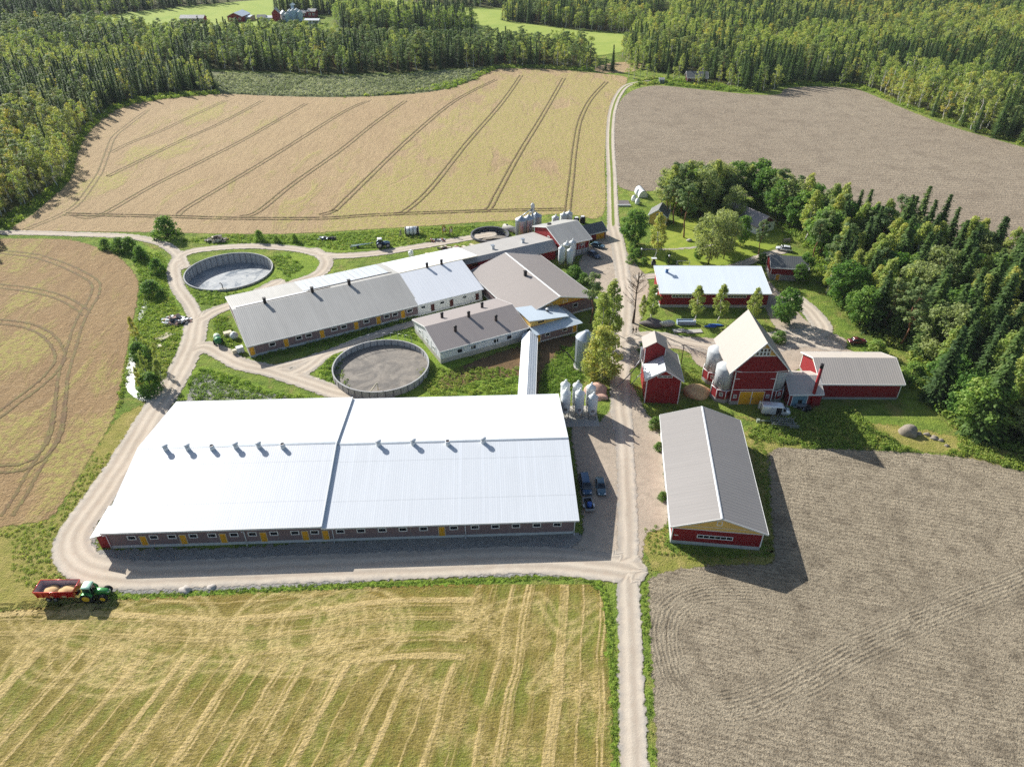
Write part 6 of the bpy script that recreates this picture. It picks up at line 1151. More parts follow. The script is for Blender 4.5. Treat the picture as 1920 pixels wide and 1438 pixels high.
leafmat('leaves_broad', C(92, 130, 58), C(136, 164, 80), C(182, 186, 106), .48)
leafmat('leaves_willow', C(140, 154, 100), C(168, 176, 114), C(192, 182, 98), .48)
leafmat('leaves_weed', C(116, 146, 60), C(154, 170, 80), C(196, 184, 118), .48)
leafmat('leaves_grey', C(120, 130, 98), C(160, 166, 138), C(194, 192, 170), .38)
def quads(cen, nrm, sx_, sy_, g, along=None):
    """small leaf sprays: centre, normal, half sizes; along = long-axis direction"""
    n = len(cen); nrm = nrm/(np.linalg.norm(nrm, axis=1)[:, None]+1e-9)
    a = g.normal(size=(n, 3)) if along is None else along+g.normal(size=(n, 3))*.25
    u = a-nrm*(a*nrm).sum(1)[:, None]; u /= np.linalg.norm(u, axis=1)[:, None]+1e-9; v = np.cross(nrm, u)
    sx_ = np.broadcast_to(sx_, (n,))[:, None]; sy_ = np.broadcast_to(sy_, (n,))[:, None]
    V = np.stack([cen-u*sx_-v*sy_*.55, cen+u*sx_*.1-v*sy_, cen+u*sx_+v*sy_*.2, cen-u*sx_*.2+v*sy_], 1).reshape(-1, 3)
    return V
def crown_mesh(name, V, lt, mat):
    n = len(V)//4; me = bpy.data.meshes.new(name); me.vertices.add(len(V)); me.vertices.foreach_set('co', V.astype(np.float32).ravel())
    me.loops.add(4*n); me.loops.foreach_set('vertex_index', np.arange(4*n)); me.polygons.add(n); me.polygons.foreach_set('loop_start', np.arange(n)*4); me.polygons.foreach_set('loop_total', np.full(n, 4))
    me.materials.append(M[mat]); at = me.attributes.new('lt', 'FLOAT', 'POINT'); at.data.foreach_set('value', np.repeat(lt, 4).astype(np.float32)); me.update(); me.validate(); return me
def trunk_mesh(name, h, r, mat, limbs, g, bend=.0):
    mb = MB(); n = 6; pts = [Vector((bend*math.sin(k*1.3)*h*.02, bend*math.cos(k*1.7)*h*.02, h*k/n)) for k in range(n+1)]
    for k in range(n): mb.tube(pts[k], pts[k+1], r*(1-k/n)**.8+.02, r*(1-(k+1)/n)**.8+.02, n=7)
    for a, q, rr_ in limbs: mb.tube(a, q, rr_, rr_*.4, n=5)
    me = bpy.data.meshes.new(name); me.from_pydata(mb.v, [], mb.f); me.materials.append(M[mat]); me.polygons.foreach_set('use_smooth', mb.sm); return me
def gen(kind, seed, dens=1.0):
    """unit-free tree at its own true size; returns (crown mesh, trunk mesh, height)"""
    g = np.random.default_rng(seed); C_, N_, SX, SY, LT, AL, limbs = [], [], [], [], [], [], []
    def put(c, n, sx_, sy_, l, al): C_.append(c); N_.append(n); SX.append(np.broadcast_to(sx_, len(c))); SY.append(np.broadcast_to(sy_, len(c))); LT.append(np.broadcast_to(l, len(c))); AL.append(al)
    if kind == 'spruce':
        h, Rr = 16.0, g.uniform(2.5, 3.3); z = .6; mat, bark = 'needles_spruce', 'bark_dark'
        while z < h-.2:
            f = 1-z/h; rad = Rr*(f**.85)*g.uniform(.85, 1.1)+.12; nb = int((6+5*f)*dens)+3; a0 = g.uniform(0, 6.28)
            for k in range(nb):
                a = a0+2*math.pi*k/nb+g.normal()*.2; L_ = rad*g.uniform(.6, 1.15); m_ = max(2, int(L_/.36*dens))
                t = (np.arange(m_)+g.uniform(.2, .9))/m_; q = t*L_; zz = z-.35*q+.10*q*q/max(L_, .4)+g.normal(size=m_)*.08
                c = np.stack([np.cos(a)*q, np.sin(a)*q, zz], 1)+g.normal(size=(m_, 3))*[.1, .1, .05]
                al = np.tile([np.cos(a), np.sin(a), -.3], (m_, 1)); n = np.tile([np.cos(a)*.35, np.sin(a)*.35, 1.0], (m_, 1))+g.normal(size=(m_, 3))*.35
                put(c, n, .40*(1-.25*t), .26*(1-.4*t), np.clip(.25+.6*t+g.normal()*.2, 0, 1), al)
            z += g.uniform(.34, .52)
        tr = (h*.97, .2)
    elif kind == 'pine':
        h = 16.0; mat, bark = 'needles_pine', 'bark_pine'; b0 = g.uniform(.38, .55); nc = 24
        for k in range(nc):
            f = (k+g.uniform())/nc; z = h*(b0+(1-b0)*f); rad = (2.5*math.sin(math.pi*(.18+.75*f))**.8)*g.uniform(.3, 1.05); a = g.uniform(0, 6.28)
            c0 = np.array([math.cos(a)*rad, math.sin(a)*rad, z]); limbs.append(((0, 0, z-.6), tuple(c0), .06)); m_ = int(46*dens)
            d = g.normal(size=(m_, 3)); d /= np.linalg.norm(d, axis=1)[:, None]; r_ = g.uniform(.4, 1, (m_, 1))**.6; c = c0+d*r_*[.95, .95, .6]
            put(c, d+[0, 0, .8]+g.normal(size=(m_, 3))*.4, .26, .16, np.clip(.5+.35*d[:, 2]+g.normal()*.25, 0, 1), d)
        tr = (h*.98, .2)
    elif kind in ('birch', 'willow', 'broad', 'shrub', 'column'):
        P_ = {'birch': (15, 2.3, .22, 46, .26, 'leaves_birch', 'bark_birch'), 'willow': (13, 4.2, .16, 90, .27, 'leaves_willow', 'bark_dark'), 'broad': (12, 4.0, .14, 80, .32, 'leaves_broad', 'bark_dark'), 'shrub': (3.2, 1.7, .0, 80, .15, 'leaves_broad', 'bark_dark'), 'column': (13, 3.4, .02, 95, .26, 'leaves_birch', 'bark_birch')}[kind]
        h, Rr, b0, nc, ls, mat, bark = P_
        nc = int(nc*max(dens, .6))
        for k in range(nc):
            f = g.uniform(0, 1); z = h*(b0+(.98-b0)*f); pr = {'birch': math.sin(math.pi*min(1, .12+.85*f))**.75*(1.12-.55*f), 'shrub': math.sqrt(max(0, 1-f*f)), 'column': math.sin(math.pi*(.2+.75*f))**.6*(1.1-.4*f)}.get(kind, math.sin(math.pi*(.1+.82*f))**.6)
            a = g.uniform(0, 6.28); rad = Rr*pr*g.uniform(.25, 1.05)**.6; c0 = np.array([math.cos(a)*rad, math.sin(a)*rad, z])
            if k % 2 == 0: limbs.append(((0, 0, max(.1, z-rad*.9)), tuple(c0), .035 if kind != 'broad' else .06))
            m_ = int((26 if kind != 'shrub' else 26)*dens); d = g.normal(size=(m_, 3)); d /= np.linalg.norm(d, axis=1)[:, None]; r_ = g.uniform(.15, 1, (m_, 1))**.5
            sp = {'birch': (.75, .75, .85), 'willow': (1.05, 1.05, 1.0), 'broad': (1.05, 1.05, .9), 'shrub': (.55, .55, .45), 'column': (.9, .9, 1.0)}[kind]
            c = c0+d*r_*np.array(sp); out_ = c0/np.array([1, 1, 1e3])
            c[:, 2] = np.maximum(c[:, 2], .08)
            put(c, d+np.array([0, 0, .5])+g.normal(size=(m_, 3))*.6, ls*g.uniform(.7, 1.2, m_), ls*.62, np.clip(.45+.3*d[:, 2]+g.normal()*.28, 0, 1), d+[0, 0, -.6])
        tr = (h*.93, .17 if kind != 'shrub' else .05)
    C2, N2 = np.concatenate(C_), np.concatenate(N_)
    V = quads(C2, N2, np.concatenate(SX), np.concatenate(SY), g, np.concatenate(AL))
    cm = crown_mesh('crown', V, np.concatenate(LT), mat); tm = trunk_mesh('trunk', tr[0], tr[1], bark, limbs, g, 1.0 if kind in ('birch', 'pine') else .4)
    return cm, tm, h
def merged(cm, tm, name):
    nv = len(cm.vertices); V = np.empty(nv*3, np.float32); cm.vertices.foreach_get('co', V); lt = np.empty(nv, np.float32); cm.attributes['lt'].data.foreach_get('value', lt)
    tv = np.empty(len(tm.vertices)*3, np.float32); tm.vertices.foreach_get('co', tv)
    fs = np.arange(nv).reshape(-1, 4).tolist()+[[i+nv for i in p.vertices] for p in tm.polygons]
    me = bpy.data.meshes.new(name); me.from_pydata(np.concatenate([V, tv]).reshape(-1, 3).tolist(), [], fs); me.materials.append(cm.materials[0]); me.materials.append(tm.materials[0])
    mi = np.zeros(len(fs), np.int32); mi[nv//4:] = 1; me.polygons.foreach_set('material_index', mi); at = me.attributes.new('lt', 'FLOAT', 'POINT'); at.data.foreach_set('value', np.concatenate([lt, np.full(len(tv)//3, .5, np.float32)])); me.update(); return me
NV = {'spruce': 5, 'pine': 5, 'birch': 6, 'willow': 3, 'broad': 4, 'shrub': 4, 'column': 2}
SRC = {k: [gen(k, 100+7*i+len(k), 1.35 if k not in ('shrub',) else 1.0) for i in range(n)] for k, n in NV.items()}
FAR_ = {k: [(lambda c, t, h: (merged(c, t, k+'_tree'), h))(*gen(k, 300+5*i+len(k), .75)) for i in range(4)] for k in ('spruce', 'pine', 'birch')}
BASEN = {'spruce': 'spruce_tree', 'pine': 'pine_tree', 'birch': 'birch_tree', 'willow': 'willow_tree', 'broad': 'broadleaf_tree', 'shrub': 'shrub', 'column': 'birch_tree'}
def tree(kind, x, y, h, tint, label, group=None, wide=1.0, near=True, cat=None):
    g = random.Random(int(x*131+y*17)); s = None
    nm = BASEN[kind]
    if near:
        cm, tm, h0 = SRC[kind][g.randrange(len(SRC[kind]))]; s = h/h0; o = empty(nm, x, y, 0, g.uniform(0, 6.28)); o.scale = (s*wide, s*wide, s)
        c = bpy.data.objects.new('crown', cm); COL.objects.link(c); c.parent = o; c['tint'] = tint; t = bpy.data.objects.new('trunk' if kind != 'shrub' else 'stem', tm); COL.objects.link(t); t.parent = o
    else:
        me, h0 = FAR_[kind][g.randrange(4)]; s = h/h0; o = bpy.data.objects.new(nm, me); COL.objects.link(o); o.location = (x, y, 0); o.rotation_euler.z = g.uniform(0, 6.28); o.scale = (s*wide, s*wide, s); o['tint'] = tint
    o['label'] = label; o['category'] = cat or ('shrub' if kind == 'shrub' else 'tree')
    if group: o['group'] = group
    return o
def tpx(kind, u, v, h, tint, label, wide=1.0, group=None): x, y = G(u, v); return tree(kind, x, y, h, tint, label, group, wide)
# ---------------------------------------------------------------- trees one can point at
x, y = G(1187, 606); o = empty('bare_tree', x, y, 0, 0, label='tall leafless grey tree standing at the yard edge', category='tree'); rr = random.Random(11); mb = MB()
mb.path([(0, 0, 0), (.1, 0, 4.5), (.0, .1, 8.5), (.2, 0, 11.5), (.1, .1, 14)], .16); mb.tube((0, 0, 0), (.08, 0, 4), .36, .22); mb.build('trunk', 'bark_dark', o); mb = MB()
for k in range(26):
    z = rr.uniform(4.5, 13); a = rr.uniform(0, 6.28); L_ = (15-z)*.42*rr.uniform(.6, 1.1)+.6; p = Vector((0, 0, z)); d = Vector((math.cos(a), math.sin(a), .9)).normalized(); q = p+d*L_; mb.tube(p, q, .075, .03, n=5)
    for j in range(5):
        t_ = rr.uniform(.3, 1); b_ = p+d*L_*t_; e = (d+Vector((rr.uniform(-.9, .9), rr.uniform(-.9, .9), rr.uniform(-.1, .7)))).normalized(); mb.tube(b_, b_+e*rr.uniform(.6, 1.8), .035, .015, n=4)
mb.build('crown', 'bark_grey', o)
tpx('pine', 1108, 606, 13.5, .35, 'dark pine just behind the pale grain bin birches, at the barn corner', 1.05)
tpx('birch', 1143, 640, 16, .25, 'tall drooping green birch between grain bin and yard', 1.25); tpx('birch', 1125, 648, 14, .35, 'slender birch behind the big yellowing birch', 1.1)
tpx('column', 1127, 714, 14.0, .70, 'big bushy yellowing birch reaching to the ground beside the grain bin', 1.12)
for u, v, h, t_, w_, k, lb in ((1221, 598, 9.5, .15, 1.35, 'birch', 'green birch at the left corner of the store hall'), (1203, 600, 7, .45, 1.0, 'birch', 'thin brownish birch next to the leafless tree'), (1302, 602, 9.8, .42, 1.35, 'birch', 'birch in front of the long window of the store hall'), (1346, 604, 10.5, .42, 1.2, 'birch', 'birch standing at the middle of the store hall front'), (1409, 604, 9.5, .45, 1.3, 'birch', 'birch before the right part of the store hall behind the steep roof'), (1470, 606, 9.2, .15, 1.15, 'broad', 'rounded green tree at the right end of the store hall'),
                            (1187, 458, 10.5, .2, 1.15, 'broad', 'dark round leafy tree beside the field track'), (1229, 486, 14, .75, 1.15, 'birch', 'pale yellowing birch alone on the lawn left side'), (1280, 446, 17, .2, 1.15, 'pine', 'tall pine with bare trunk at the middle of the lawn'), (1262, 420, 15, .3, 1.2, 'pine', 'pine behind the yellow cottage'), (1247, 412, 13, .3, 1.1, 'pine', 'dark pine left of the tall lawn pine'), (1240, 386, 12, .35, 1.1, 'pine', 'dark pine beside the kitchen garden'), (1313, 408, 16, .3, 1.1, 'willow', 'pale green tall tree behind the trampoline'),
                            (1328, 496, 15.5, .45, 1.0, 'willow', 'big pale birch at the lower edge of the lawn'), (1357, 486, 14, .42, .85, 'willow', 'big pale birch right of its lawn neighbour'), (1389, 460, 9.5, .3, .75, 'broad', 'small dark tree in front of the white house wall'), (1421, 478, 11, .3, 1.0, 'pine', 'pine standing before the white house gable'), (1376, 374, 13, .3, 1.1, 'broad', 'dark leafy tree just behind the white house ridge'), (1397, 380, 13, .4, 1.2, 'birch', 'birch behind the middle of the white house'), (1415, 376, 14, .25, 1.1, 'broad', 'tall leafy tree behind the white house'), (1432, 388, 13, .35, 1.1, 'broad', 'leafy tree behind the white house gable end'), (1352, 384, 14, .45, 1.0, 'willow', 'pale tree behind the upper end of the white house roof'), (1372, 420, 12, .3, 1.0, 'willow', 'pale tree beside the upper end of the white house'), (1345, 470, 13, .45, .8, 'willow', 'big pale birch standing between the other two on the lawn'), (1308, 490, 5, .2, .8, 'broad', 'low bushy tree at the foot of the lawn birches'), (1251, 497, 3.8, .3, .75, 'broad', 'small round dark lawn shrub tree'), (1507, 520, 7, .25, .95, 'broad', 'bushy tree beside the red shed'), (1496, 532, 6, .2, .9, 'broad', 'low dark tree hiding the right part of the red shed')):
    tpx(k, u, v, h, t_, lb, w_)
for u, v, h, t_, w_, lb in ((1148, 108+26, 15, .3, 1.0, 'lone spruce at the far end of the track'),): tpx('spruce', u, v, h, t_, lb, w_)
tpx('shrub', 315, 443, 6.2, .3, 'big round green bush beside the upper track', 1.25)
for i, (u, v, h, t_, w_, lb) in enumerate(((228, 470, 4, .25, 1.3, 'dark bush on the bank left of the upper track'), (246, 472, 4.4, .3, 1.2, 'dark bush second from left on the upper bank'), (198, 466, 3, .4, 1.2, 'low bush at the left end of the upper bank'), (265, 486, 4, .2, 1.1, 'bush at the head of the ditch'), (296, 512, 4.2, .12, 1.0, 'dark green bush on the ditch slope above'), (286, 553, 4.0, .12, 1.3, 'large dark bush over the ditch'), (487, 452, 3.4, .45, .8, 'small pale sapling by the upper track'), (553, 454, 2.6, .6, .9, 'brownish shrub on the grass strip'), (519, 455, 2.2, .7, 1.0, 'reddish low shrub on the grass strip'), (1077, 522, 3.6, .2, 1.3, 'round bush below the mill silos'), (1094, 532, 3.0, .25, 1.2, 'smaller round bush beside the cross barn roof'), (1228, 800, 2.2, .35, 1.3, 'weedy bush at the hall corner by the road'), (1236, 842, 1.6, .3, 1.2, 'small bush halfway along the hall wall'), (1242, 935, 1.6, .3, 1.1, 'small bush near the front of the hall wall'), (1640, 664, 3.6, .75, 1.3, 'pale grey-green bush beside the old red car'), (1705, 718, 5, .5, 1.1, 'leafy bush at the end of the low red barn'), (1190, 470, 3, .3, 1.3, 'rounded garden bush by the lamp post'), (1183, 492, 2.6, .35, 1.2, 'low garden bush at the yard edge'), (1206, 496, 2.0, .5, 1.2, 'yellowish low bush at the lawn corner'), (1195, 480, 2.4, .3, 1.1, 'garden bush between two rounded bushes'), (1262, 500, 2.0, .35, 1.5, 'low hedge bush behind the store hall roof'), (1430, 492, 2.6, .3, 1.2, 'bush left of the red shed'), (1460, 640, 2.6, .25, 1.4, 'dark bush behind the steep barn roof'), (1212, 660, 3.0, .2, 1.2, 'bush against the left wall of the small barn'))):
    tpx('shrub', u, v, h, t_, lb, w_)
for u, v, h, t_, k, w_, lb in ((258, 642, 7, .95, 'birch', 1.0, 'small golden birch on the ditch bank'), (264, 672, 4.0, .1, 'shrub', 1.0, 'dark low bush below the golden birch'), (300, 690, 6, .55, 'birch', .9, 'sparse greenish birch between pond and track'), (268, 735, 6.5, .8, 'birch', .9, 'thin yellowing birch at the lower pond bend'), (286, 735, 4.6, .2, 'shrub', 1.1, 'dark bushy growth at the lower pond bend'), (308, 724, 7, .45, 'birch', 1.3, 'green birch casting shade over the track'), (275, 700, 6, .35, 'birch', 1.0, 'young birch on the right bank of the pond')):
    tpx(k, u, v, h, t_, lb, w_)
# ---------------------------------------------------------------- woods
def scatter_in(poly, sp, g):
    x0, y0 = poly.min(0); x1, y1 = poly.max(0); nx, ny = int((x1-x0)/sp)+1, int((y1-y0)/sp)+1
    X, Y = np.meshgrid(np.arange(nx), np.arange(ny)); q = np.stack([x0+(X.ravel()+g.uniform(0, 1, nx*ny))*sp, y0+(Y.ravel()+g.uniform(0, 1, nx*ny))*sp], 1)
    return q[inside(q, poly)]
def vis(q, hgt=15):
    dep = q[:, 1]*math.cos(TH)+H*math.sin(TH); u = CX+F*q[:, 0]/dep; d2 = hgt-H; dep2 = q[:, 1]*math.cos(TH)-d2*math.sin(TH); v = CY-F*(q[:, 1]*math.sin(TH)+d2*math.cos(TH))/dep2
    return (u > -420) & (u < 2340) & (v > -30) & (q[:, 1] > 20), u, v
def clump(q, s, seed):
    g = np.random.default_rng(seed); r = np.zeros(len(q))
    for _ in range(7): k = g.normal(size=2)/s; r += np.sin(q @ k+g.uniform(0, 6.28))
    return r/3.0
ALL = []
def wood(reg, sp, mix, tint, hs, seed, edge=None):
    g = np.random.default_rng(seed); poly = WOODS[reg]; q = scatter_in(poly, sp, g); ok, u, v = vis(q); q = q[ok]
    d = sd_poly(q, poly); c1, c2 = clump(q, 28, seed+1), clump(q, 45, seed+2); 
    for i in range(len(q)):
        w_ = np.array(mix, float); e = math.exp(-d[i]/9)
        w_ = w_*np.exp([1.5*c1[i]-.4*e, 1.0*c2[i], -1.5*c1[i]+(edge or .8)*e]); w_ /= w_.sum(); k = ('spruce', 'pine', 'birch')[g.choice(3, p=w_)]
        t_ = {'spruce': .25, 'pine': .4, 'birch': .40}[k]+tint+g.normal()*.24+.15*c2[i]
        h = g.uniform(*hs)*{'spruce': 1.08, 'pine': 1.0, 'birch': .98}[k]*(1-.25*e*g.uniform())
        ALL.append((k, q[i, 0], q[i, 1], h, float(np.clip(t_, 0, 1)), reg))
wood('west', 4.3, (.38, .12, .50), .10, (7, 15.5), 1, .5)
wood('belt', 5.0, (.22, .52, .26), -.02, (9, 17), 2, .4)
wood('grove', 5.0, (.75, .1, .15), -.1, (13, 18), 3)
wood('north', 7.0, (.7, .2, .1), -.1, (13, 18), 4)
wood('strip', 5.2, (.5, .2, .3), .05, (12, 17), 5)
wood('east', 5.0, (.46, .1, .44), .04, (9, 18), 6, 1.6)
# narrow line of scattered trees on the near edge of the clearing
g = np.random.default_rng(9)
for k in range(46):
    u = g.uniform(150, 400); v = 168+g.uniform(-32, 6)+(u-280)*.02; x, y = G(u, v); ALL.append((('birch', 'birch', 'spruce')[g.integers(3)], x, y, g.uniform(6, 11), float(g.uniform(.3, .9)), 'west'))
for u, v in ((1100, 132), (1116, 131), (1135, 133), (1178, 146), (1188, 150), (1200, 143), (1212, 148), (1226, 150), (1252, 150), (1262, 153), (1272, 150), (1308, 160), (1318, 158)):
    x, y = G(u, v); ALL.append((('birch', 'spruce', 'birch')[int(u) % 3], x, y, g.uniform(6, 11), float(g.uniform(.3, .7)), 'east'))
FARM = []
q = scatter_in(WOODS['farm'], 4.7, np.random.default_rng(21)); ok, u, v = vis(q, 10); g = np.random.default_rng(22); HOUSE = np.array([(80.5, 216), (78, 222), (74, 227)])
for (x, y), a, uu, vv in zip(q, ok, u, v):
    if not a or uu > 2000 or np.hypot(HOUSE[:, 0]-x, HOUSE[:, 1]-y).min() < 7: continue
    gu, gv = P(x, y, 0)
    if gu < 1560 and gv < 450: k = g.choice(['broad', 'broad', 'birch', 'pine', 'willow'], p=[.22, .10, .38, .14, .16])
    elif gu < 1700: k = g.choice(['birch', 'spruce', 'pine', 'broad'], p=[.44, .18, .16, .22])
    else: k = g.choice(['spruce', 'birch', 'willow', 'broad'], p=[.44, .28, .12, .16])
    h = {'spruce': g.uniform(14, 21), 'pine': g.uniform(13, 17), 'birch': g.uniform(12, 17), 'broad': g.uniform(9, 14), 'willow': g.uniform(10, 15)}[k]
    FARM.append((str(k), x, y, h, float(np.clip({'spruce': .38, 'pine': .3, 'birch': .42, 'broad': .3, 'willow': .4}[k]+g.normal()*.22, 0, .64))))
ADJ = {'spruce': ('dark', 'mid-green', 'olive'), 'pine': ('grey-green', 'bluish green', 'yellowish'), 'birch': ('green', 'yellow-green', 'golden'), 'willow': ('pale', 'greyish', 'yellowish'), 'broad': ('dark green', 'green', 'light green')}
KN = {'spruce': 'spruce', 'pine': 'pine', 'birch': 'birch', 'willow': 'pale leafy tree', 'broad': 'leafy tree'}
def lab(k, h, t_, where, hs=(11.5, 14.5)):
    a = ADJ[k][0 if t_ < .35 else 1 if t_ < .6 else 2]; s = 'small' if h < hs[0] else 'medium' if h < hs[1] else 'tall'
    return f'{s} {a} {KN[k]} {where}'
def farm_where(x, y):
    u, v = P(x, y, 0)
    if v < 440 and u < 1560: return 'in the grove behind the white house'
    if v < 520: return 'in the farm wood by the far ploughed field' if u > 1640 else 'in the farm wood behind the red shed'
    if v < 640: return 'in the farm wood right of the red shed' if u < 1720 else 'deep in the right part of the farm wood'
    if v < 740: return 'in the farm wood behind the low red barn' if u < 1760 else 'in the farm wood right of the low red barn'
    return 'in the farm wood by the near ploughed field'
for k, x, y, h, t_ in FARM: tree(k, x, y, h, t_, lab(k, h, t_, farm_where(x, y), (13, 16)), 'trees of the farm wood', 1.2)
def where(reg, x, y):
    u, v = P(x, y, 0)
    if reg == 'west': return 'in the left wood, ' + ('lower tip' if v > 330 else 'middle' if v > 230 else 'upper end') + (' at the frame edge' if u < 60 else '')
    if reg == 'belt': return 'in the pine belt above the clearing, ' + ('left part' if u < 300 else 'middle part' if u < 640 else 'right part')
    if reg == 'east': return 'in the right wood beyond the ploughed field, ' + ('near the cabin' if u < 1380 else 'along its top' if u < 1640 else 'along its sloping edge')
    return 'in the distant woods'
SEL = {}
for k in ('spruce', 'pine', 'birch'):
    L_ = sorted([t for t in ALL if t[0] == k], key=lambda t: math.hypot(t[1], t[2])+(0 if -20 < P(t[1], t[2], 8)[0] < 1940 else 1e4)); nf = max(60, 300-sum(1 for t in FARM if t[0] == k)); SEL[k] = (L_[:nf], L_[nf:])
    for t in L_[:nf]: tree(k, t[1], t[2], t[3], t[4], lab(k, t[3], t[4], where(t[5], t[1], t[2])), 'trees of the surrounding woods', {'spruce': 1.2, 'pine': 1.45, 'birch': 1.5}[k], near=False)
def scatter(name, pts, rot, scale, tint, variants, **tags):
    """one object: a cloud of points, each drawn as one of the variant meshes"""
    me = bpy.data.meshes.new(name); me.from_pydata([tuple(p) for p in pts], [], []); n = len(pts)
    at = me.attributes.new('yaw', 'FLOAT_VECTOR', 'POINT'); at.data.foreach_set('vector', np.column_stack([np.zeros(n), np.zeros(n), rot]).astype(np.float32).ravel())
    at = me.attributes.new('size', 'FLOAT_VECTOR', 'POINT'); at.data.foreach_set('vector', np.asarray(scale, np.float32).ravel())
    at = me.attributes.new('tint', 'FLOAT', 'POINT'); at.data.foreach_set('value', np.asarray(tint, np.float32))
    at = me.attributes.new('pick', 'INT', 'POINT'); at.data.foreach_set('value', np.random.default_rng(5).integers(0, len(variants), n).astype(np.int32))
    o = bpy.data.objects.new(name, me); COL.objects.link(o); ng = bpy.data.node_groups.new(name, 'GeometryNodeTree')
    ng.interface.new_socket('Geometry', in_out='INPUT', socket_type='NodeSocketGeometry'); ng.interface.new_socket('Geometry', in_out='OUTPUT', socket_type='NodeSocketGeometry')
    gi = ng.nodes.new('NodeGroupInput'); go = ng.nodes.new('NodeGroupOutput'); ip = ng.nodes.new('GeometryNodeInstanceOnPoints'); jn = ng.nodes.new('GeometryNodeJoinGeometry')
    for v_ in variants:
        oi = ng.nodes.new('GeometryNodeObjectInfo'); oi.transform_space = 'ORIGINAL'; oi.inputs['Object'].default_value = v_; oi.inputs['As Instance'].default_value = False
        gt = ng.nodes.new('GeometryNodeGeometryToInstance'); ng.links.new(oi.outputs['Geometry'], gt.inputs[0]); ng.links.new(gt.outputs[0], jn.inputs[0])
    def na(nm, typ): a = ng.nodes.new('GeometryNodeInputNamedAttribute'); a.data_type = typ; a.inputs['Name'].default_value = nm; return a.outputs[0]
    ng.links.new(gi.outputs[0], ip.inputs['Points']); ng.links.new(jn.outputs[0], ip.inputs['Instance']); ip.inputs['Pick Instance'].default_value = True
    ng.links.new(na('pick', 'INT'), ip.inputs['Instance Index']); ng.links.new(na('yaw', 'FLOAT_VECTOR'), ip.inputs['Rotation']); ng.links.new(na('size', 'FLOAT_VECTOR'), ip.inputs['Scale'])
    ng.links.new(ip.outputs[0], go.inputs[0]); md = o.modifiers.new('scatter', 'NODES'); md.node_group = ng; o['kind'] = 'stuff'
    for k, v in tags.items(): o[k] = v
    return o
for k in ('spruce', 'pine', 'birch'):
    rest = SEL[k][1]; src = []
    for me, h0 in FAR_[k]:
        src.append(next(o for o in bpy.data.objects if o.type == 'MESH' and o.data == me))
    g = np.random.default_rng(3); n = len(rest); s = np.array([t[3] for t in rest])/FAR_[k][0][1]
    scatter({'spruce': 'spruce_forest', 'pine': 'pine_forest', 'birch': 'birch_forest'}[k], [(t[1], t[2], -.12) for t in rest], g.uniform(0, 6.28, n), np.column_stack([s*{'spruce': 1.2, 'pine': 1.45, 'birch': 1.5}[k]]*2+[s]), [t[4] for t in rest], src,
            label={'spruce': 'mass of dark spruces filling the distant woods', 'pine': 'mass of grey-green pines in the distant belt', 'birch': 'mass of yellow-green birches through the distant woods'}[k], category='forest')
print('woods', {k: (len(SEL[k][0]), len(SEL[k][1])) for k in SEL}, 'farm', len(FARM))
# ---------------------------------------------------------------- ground cover: weeds, tall grass, brush
def tuft(name, seed, n, r, h, mat, flat=.6, ls=.16):
    g = np.random.default_rng(seed); a = g.uniform(0, 6.28, n); q = r*np.sqrt(g.uniform(0, 1, n)); z = g.uniform(.1, 1, n)*h*(1-.5*q/r); c = np.stack([q*np.cos(a), q*np.sin(a), z], 1)
    nrm = np.stack([np.cos(a)*.5, np.sin(a)*.5, np.full(n, flat)], 1)+g.normal(size=(n, 3))*.5
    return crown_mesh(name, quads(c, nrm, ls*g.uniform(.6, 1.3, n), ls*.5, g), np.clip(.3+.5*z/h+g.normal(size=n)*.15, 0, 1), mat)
def cover(name, polys, sp, sz, mat, tint, label, seed, n=40, r=.55, h=.7, ls=.16, avoid=True, z=.0, thr=None):
    g = np.random.default_rng(seed); Q = np.concatenate([scatter_in(GP(p_) if not isinstance(p_, np.ndarray) else p_, sp, g) for p_ in polys])
    if avoid: Q = Q[(road_all(Q)[0] < -.3) & (sd_hole(Q) > .5)]
    if thr is not None: Q = Q[clump(Q, 6, seed) > thr]
    n_ = len(Q); vo = []
    s = g.uniform(sz[0], sz[1], n_); t_ = np.clip(tint+g.normal(size=n_)*.2+.2*clump(Q, 9, seed+4), 0, 1)
    for i in range(4):
        me = tuft(name, seed+i, n, r, h, mat, ls=ls); vo.append(me)
    # the cover is one object: four tuft meshes repeated over the points
    o = None; tmp = []
    for me in vo:
        t = bpy.data.objects.new(name+'_tuft', me); COL.objects.link(t); t.location = (Q[len(tmp), 0], Q[len(tmp), 1], z); t.scale = [s[len(tmp)]]*3; t['tint'] = float(t_[len(tmp)]); t['kind'] = 'stuff'; t['label'] = label.replace('weeds', 'single weed tuft').replace('brush', 'single brush tuft'); t['category'] = 'weeds'; t['group'] = name; tmp.append(t)
    o = scatter(name, [(x, y, z) for x, y in Q[4:]], g.uniform(0, 6.28, n_-4), np.column_stack([s[4:]]*3), t_[4:], tmp, label=label, category='weeds'); return n_
cnt = cover('ditch_weeds', [[(244, 470), (300, 476), (322, 505), (312, 535), (330, 575), (345, 606), (345, 650), (335, 690), (310, 735), (290, 740), (268, 722), (262, 690), (258, 640), (244, 690), (232, 745), (216, 780), (232, 700), (248, 640), (258, 590), (262, 520)]], .85, (.5, 1.3), 'leaves_weed', .45, 'tall green and rusty weeds along the ditch', 41)
cnt += cover('bank_weeds', [[(352, 716), (376, 690), (440, 706), (520, 738), (640, 752), (600, 757), (360, 754)], [(590, 694), (625, 652), (650, 650), (640, 690), (660, 740), (700, 746), (650, 748)], [(780, 690), (830, 690), (970, 690), (968, 738), (800, 742)], [(730, 628), (775, 612), (800, 665), (810, 690), (790, 640)]], .8, (.5, 1.3), 'leaves_weed', .3, 'lush weeds around the crusted tank', 42)
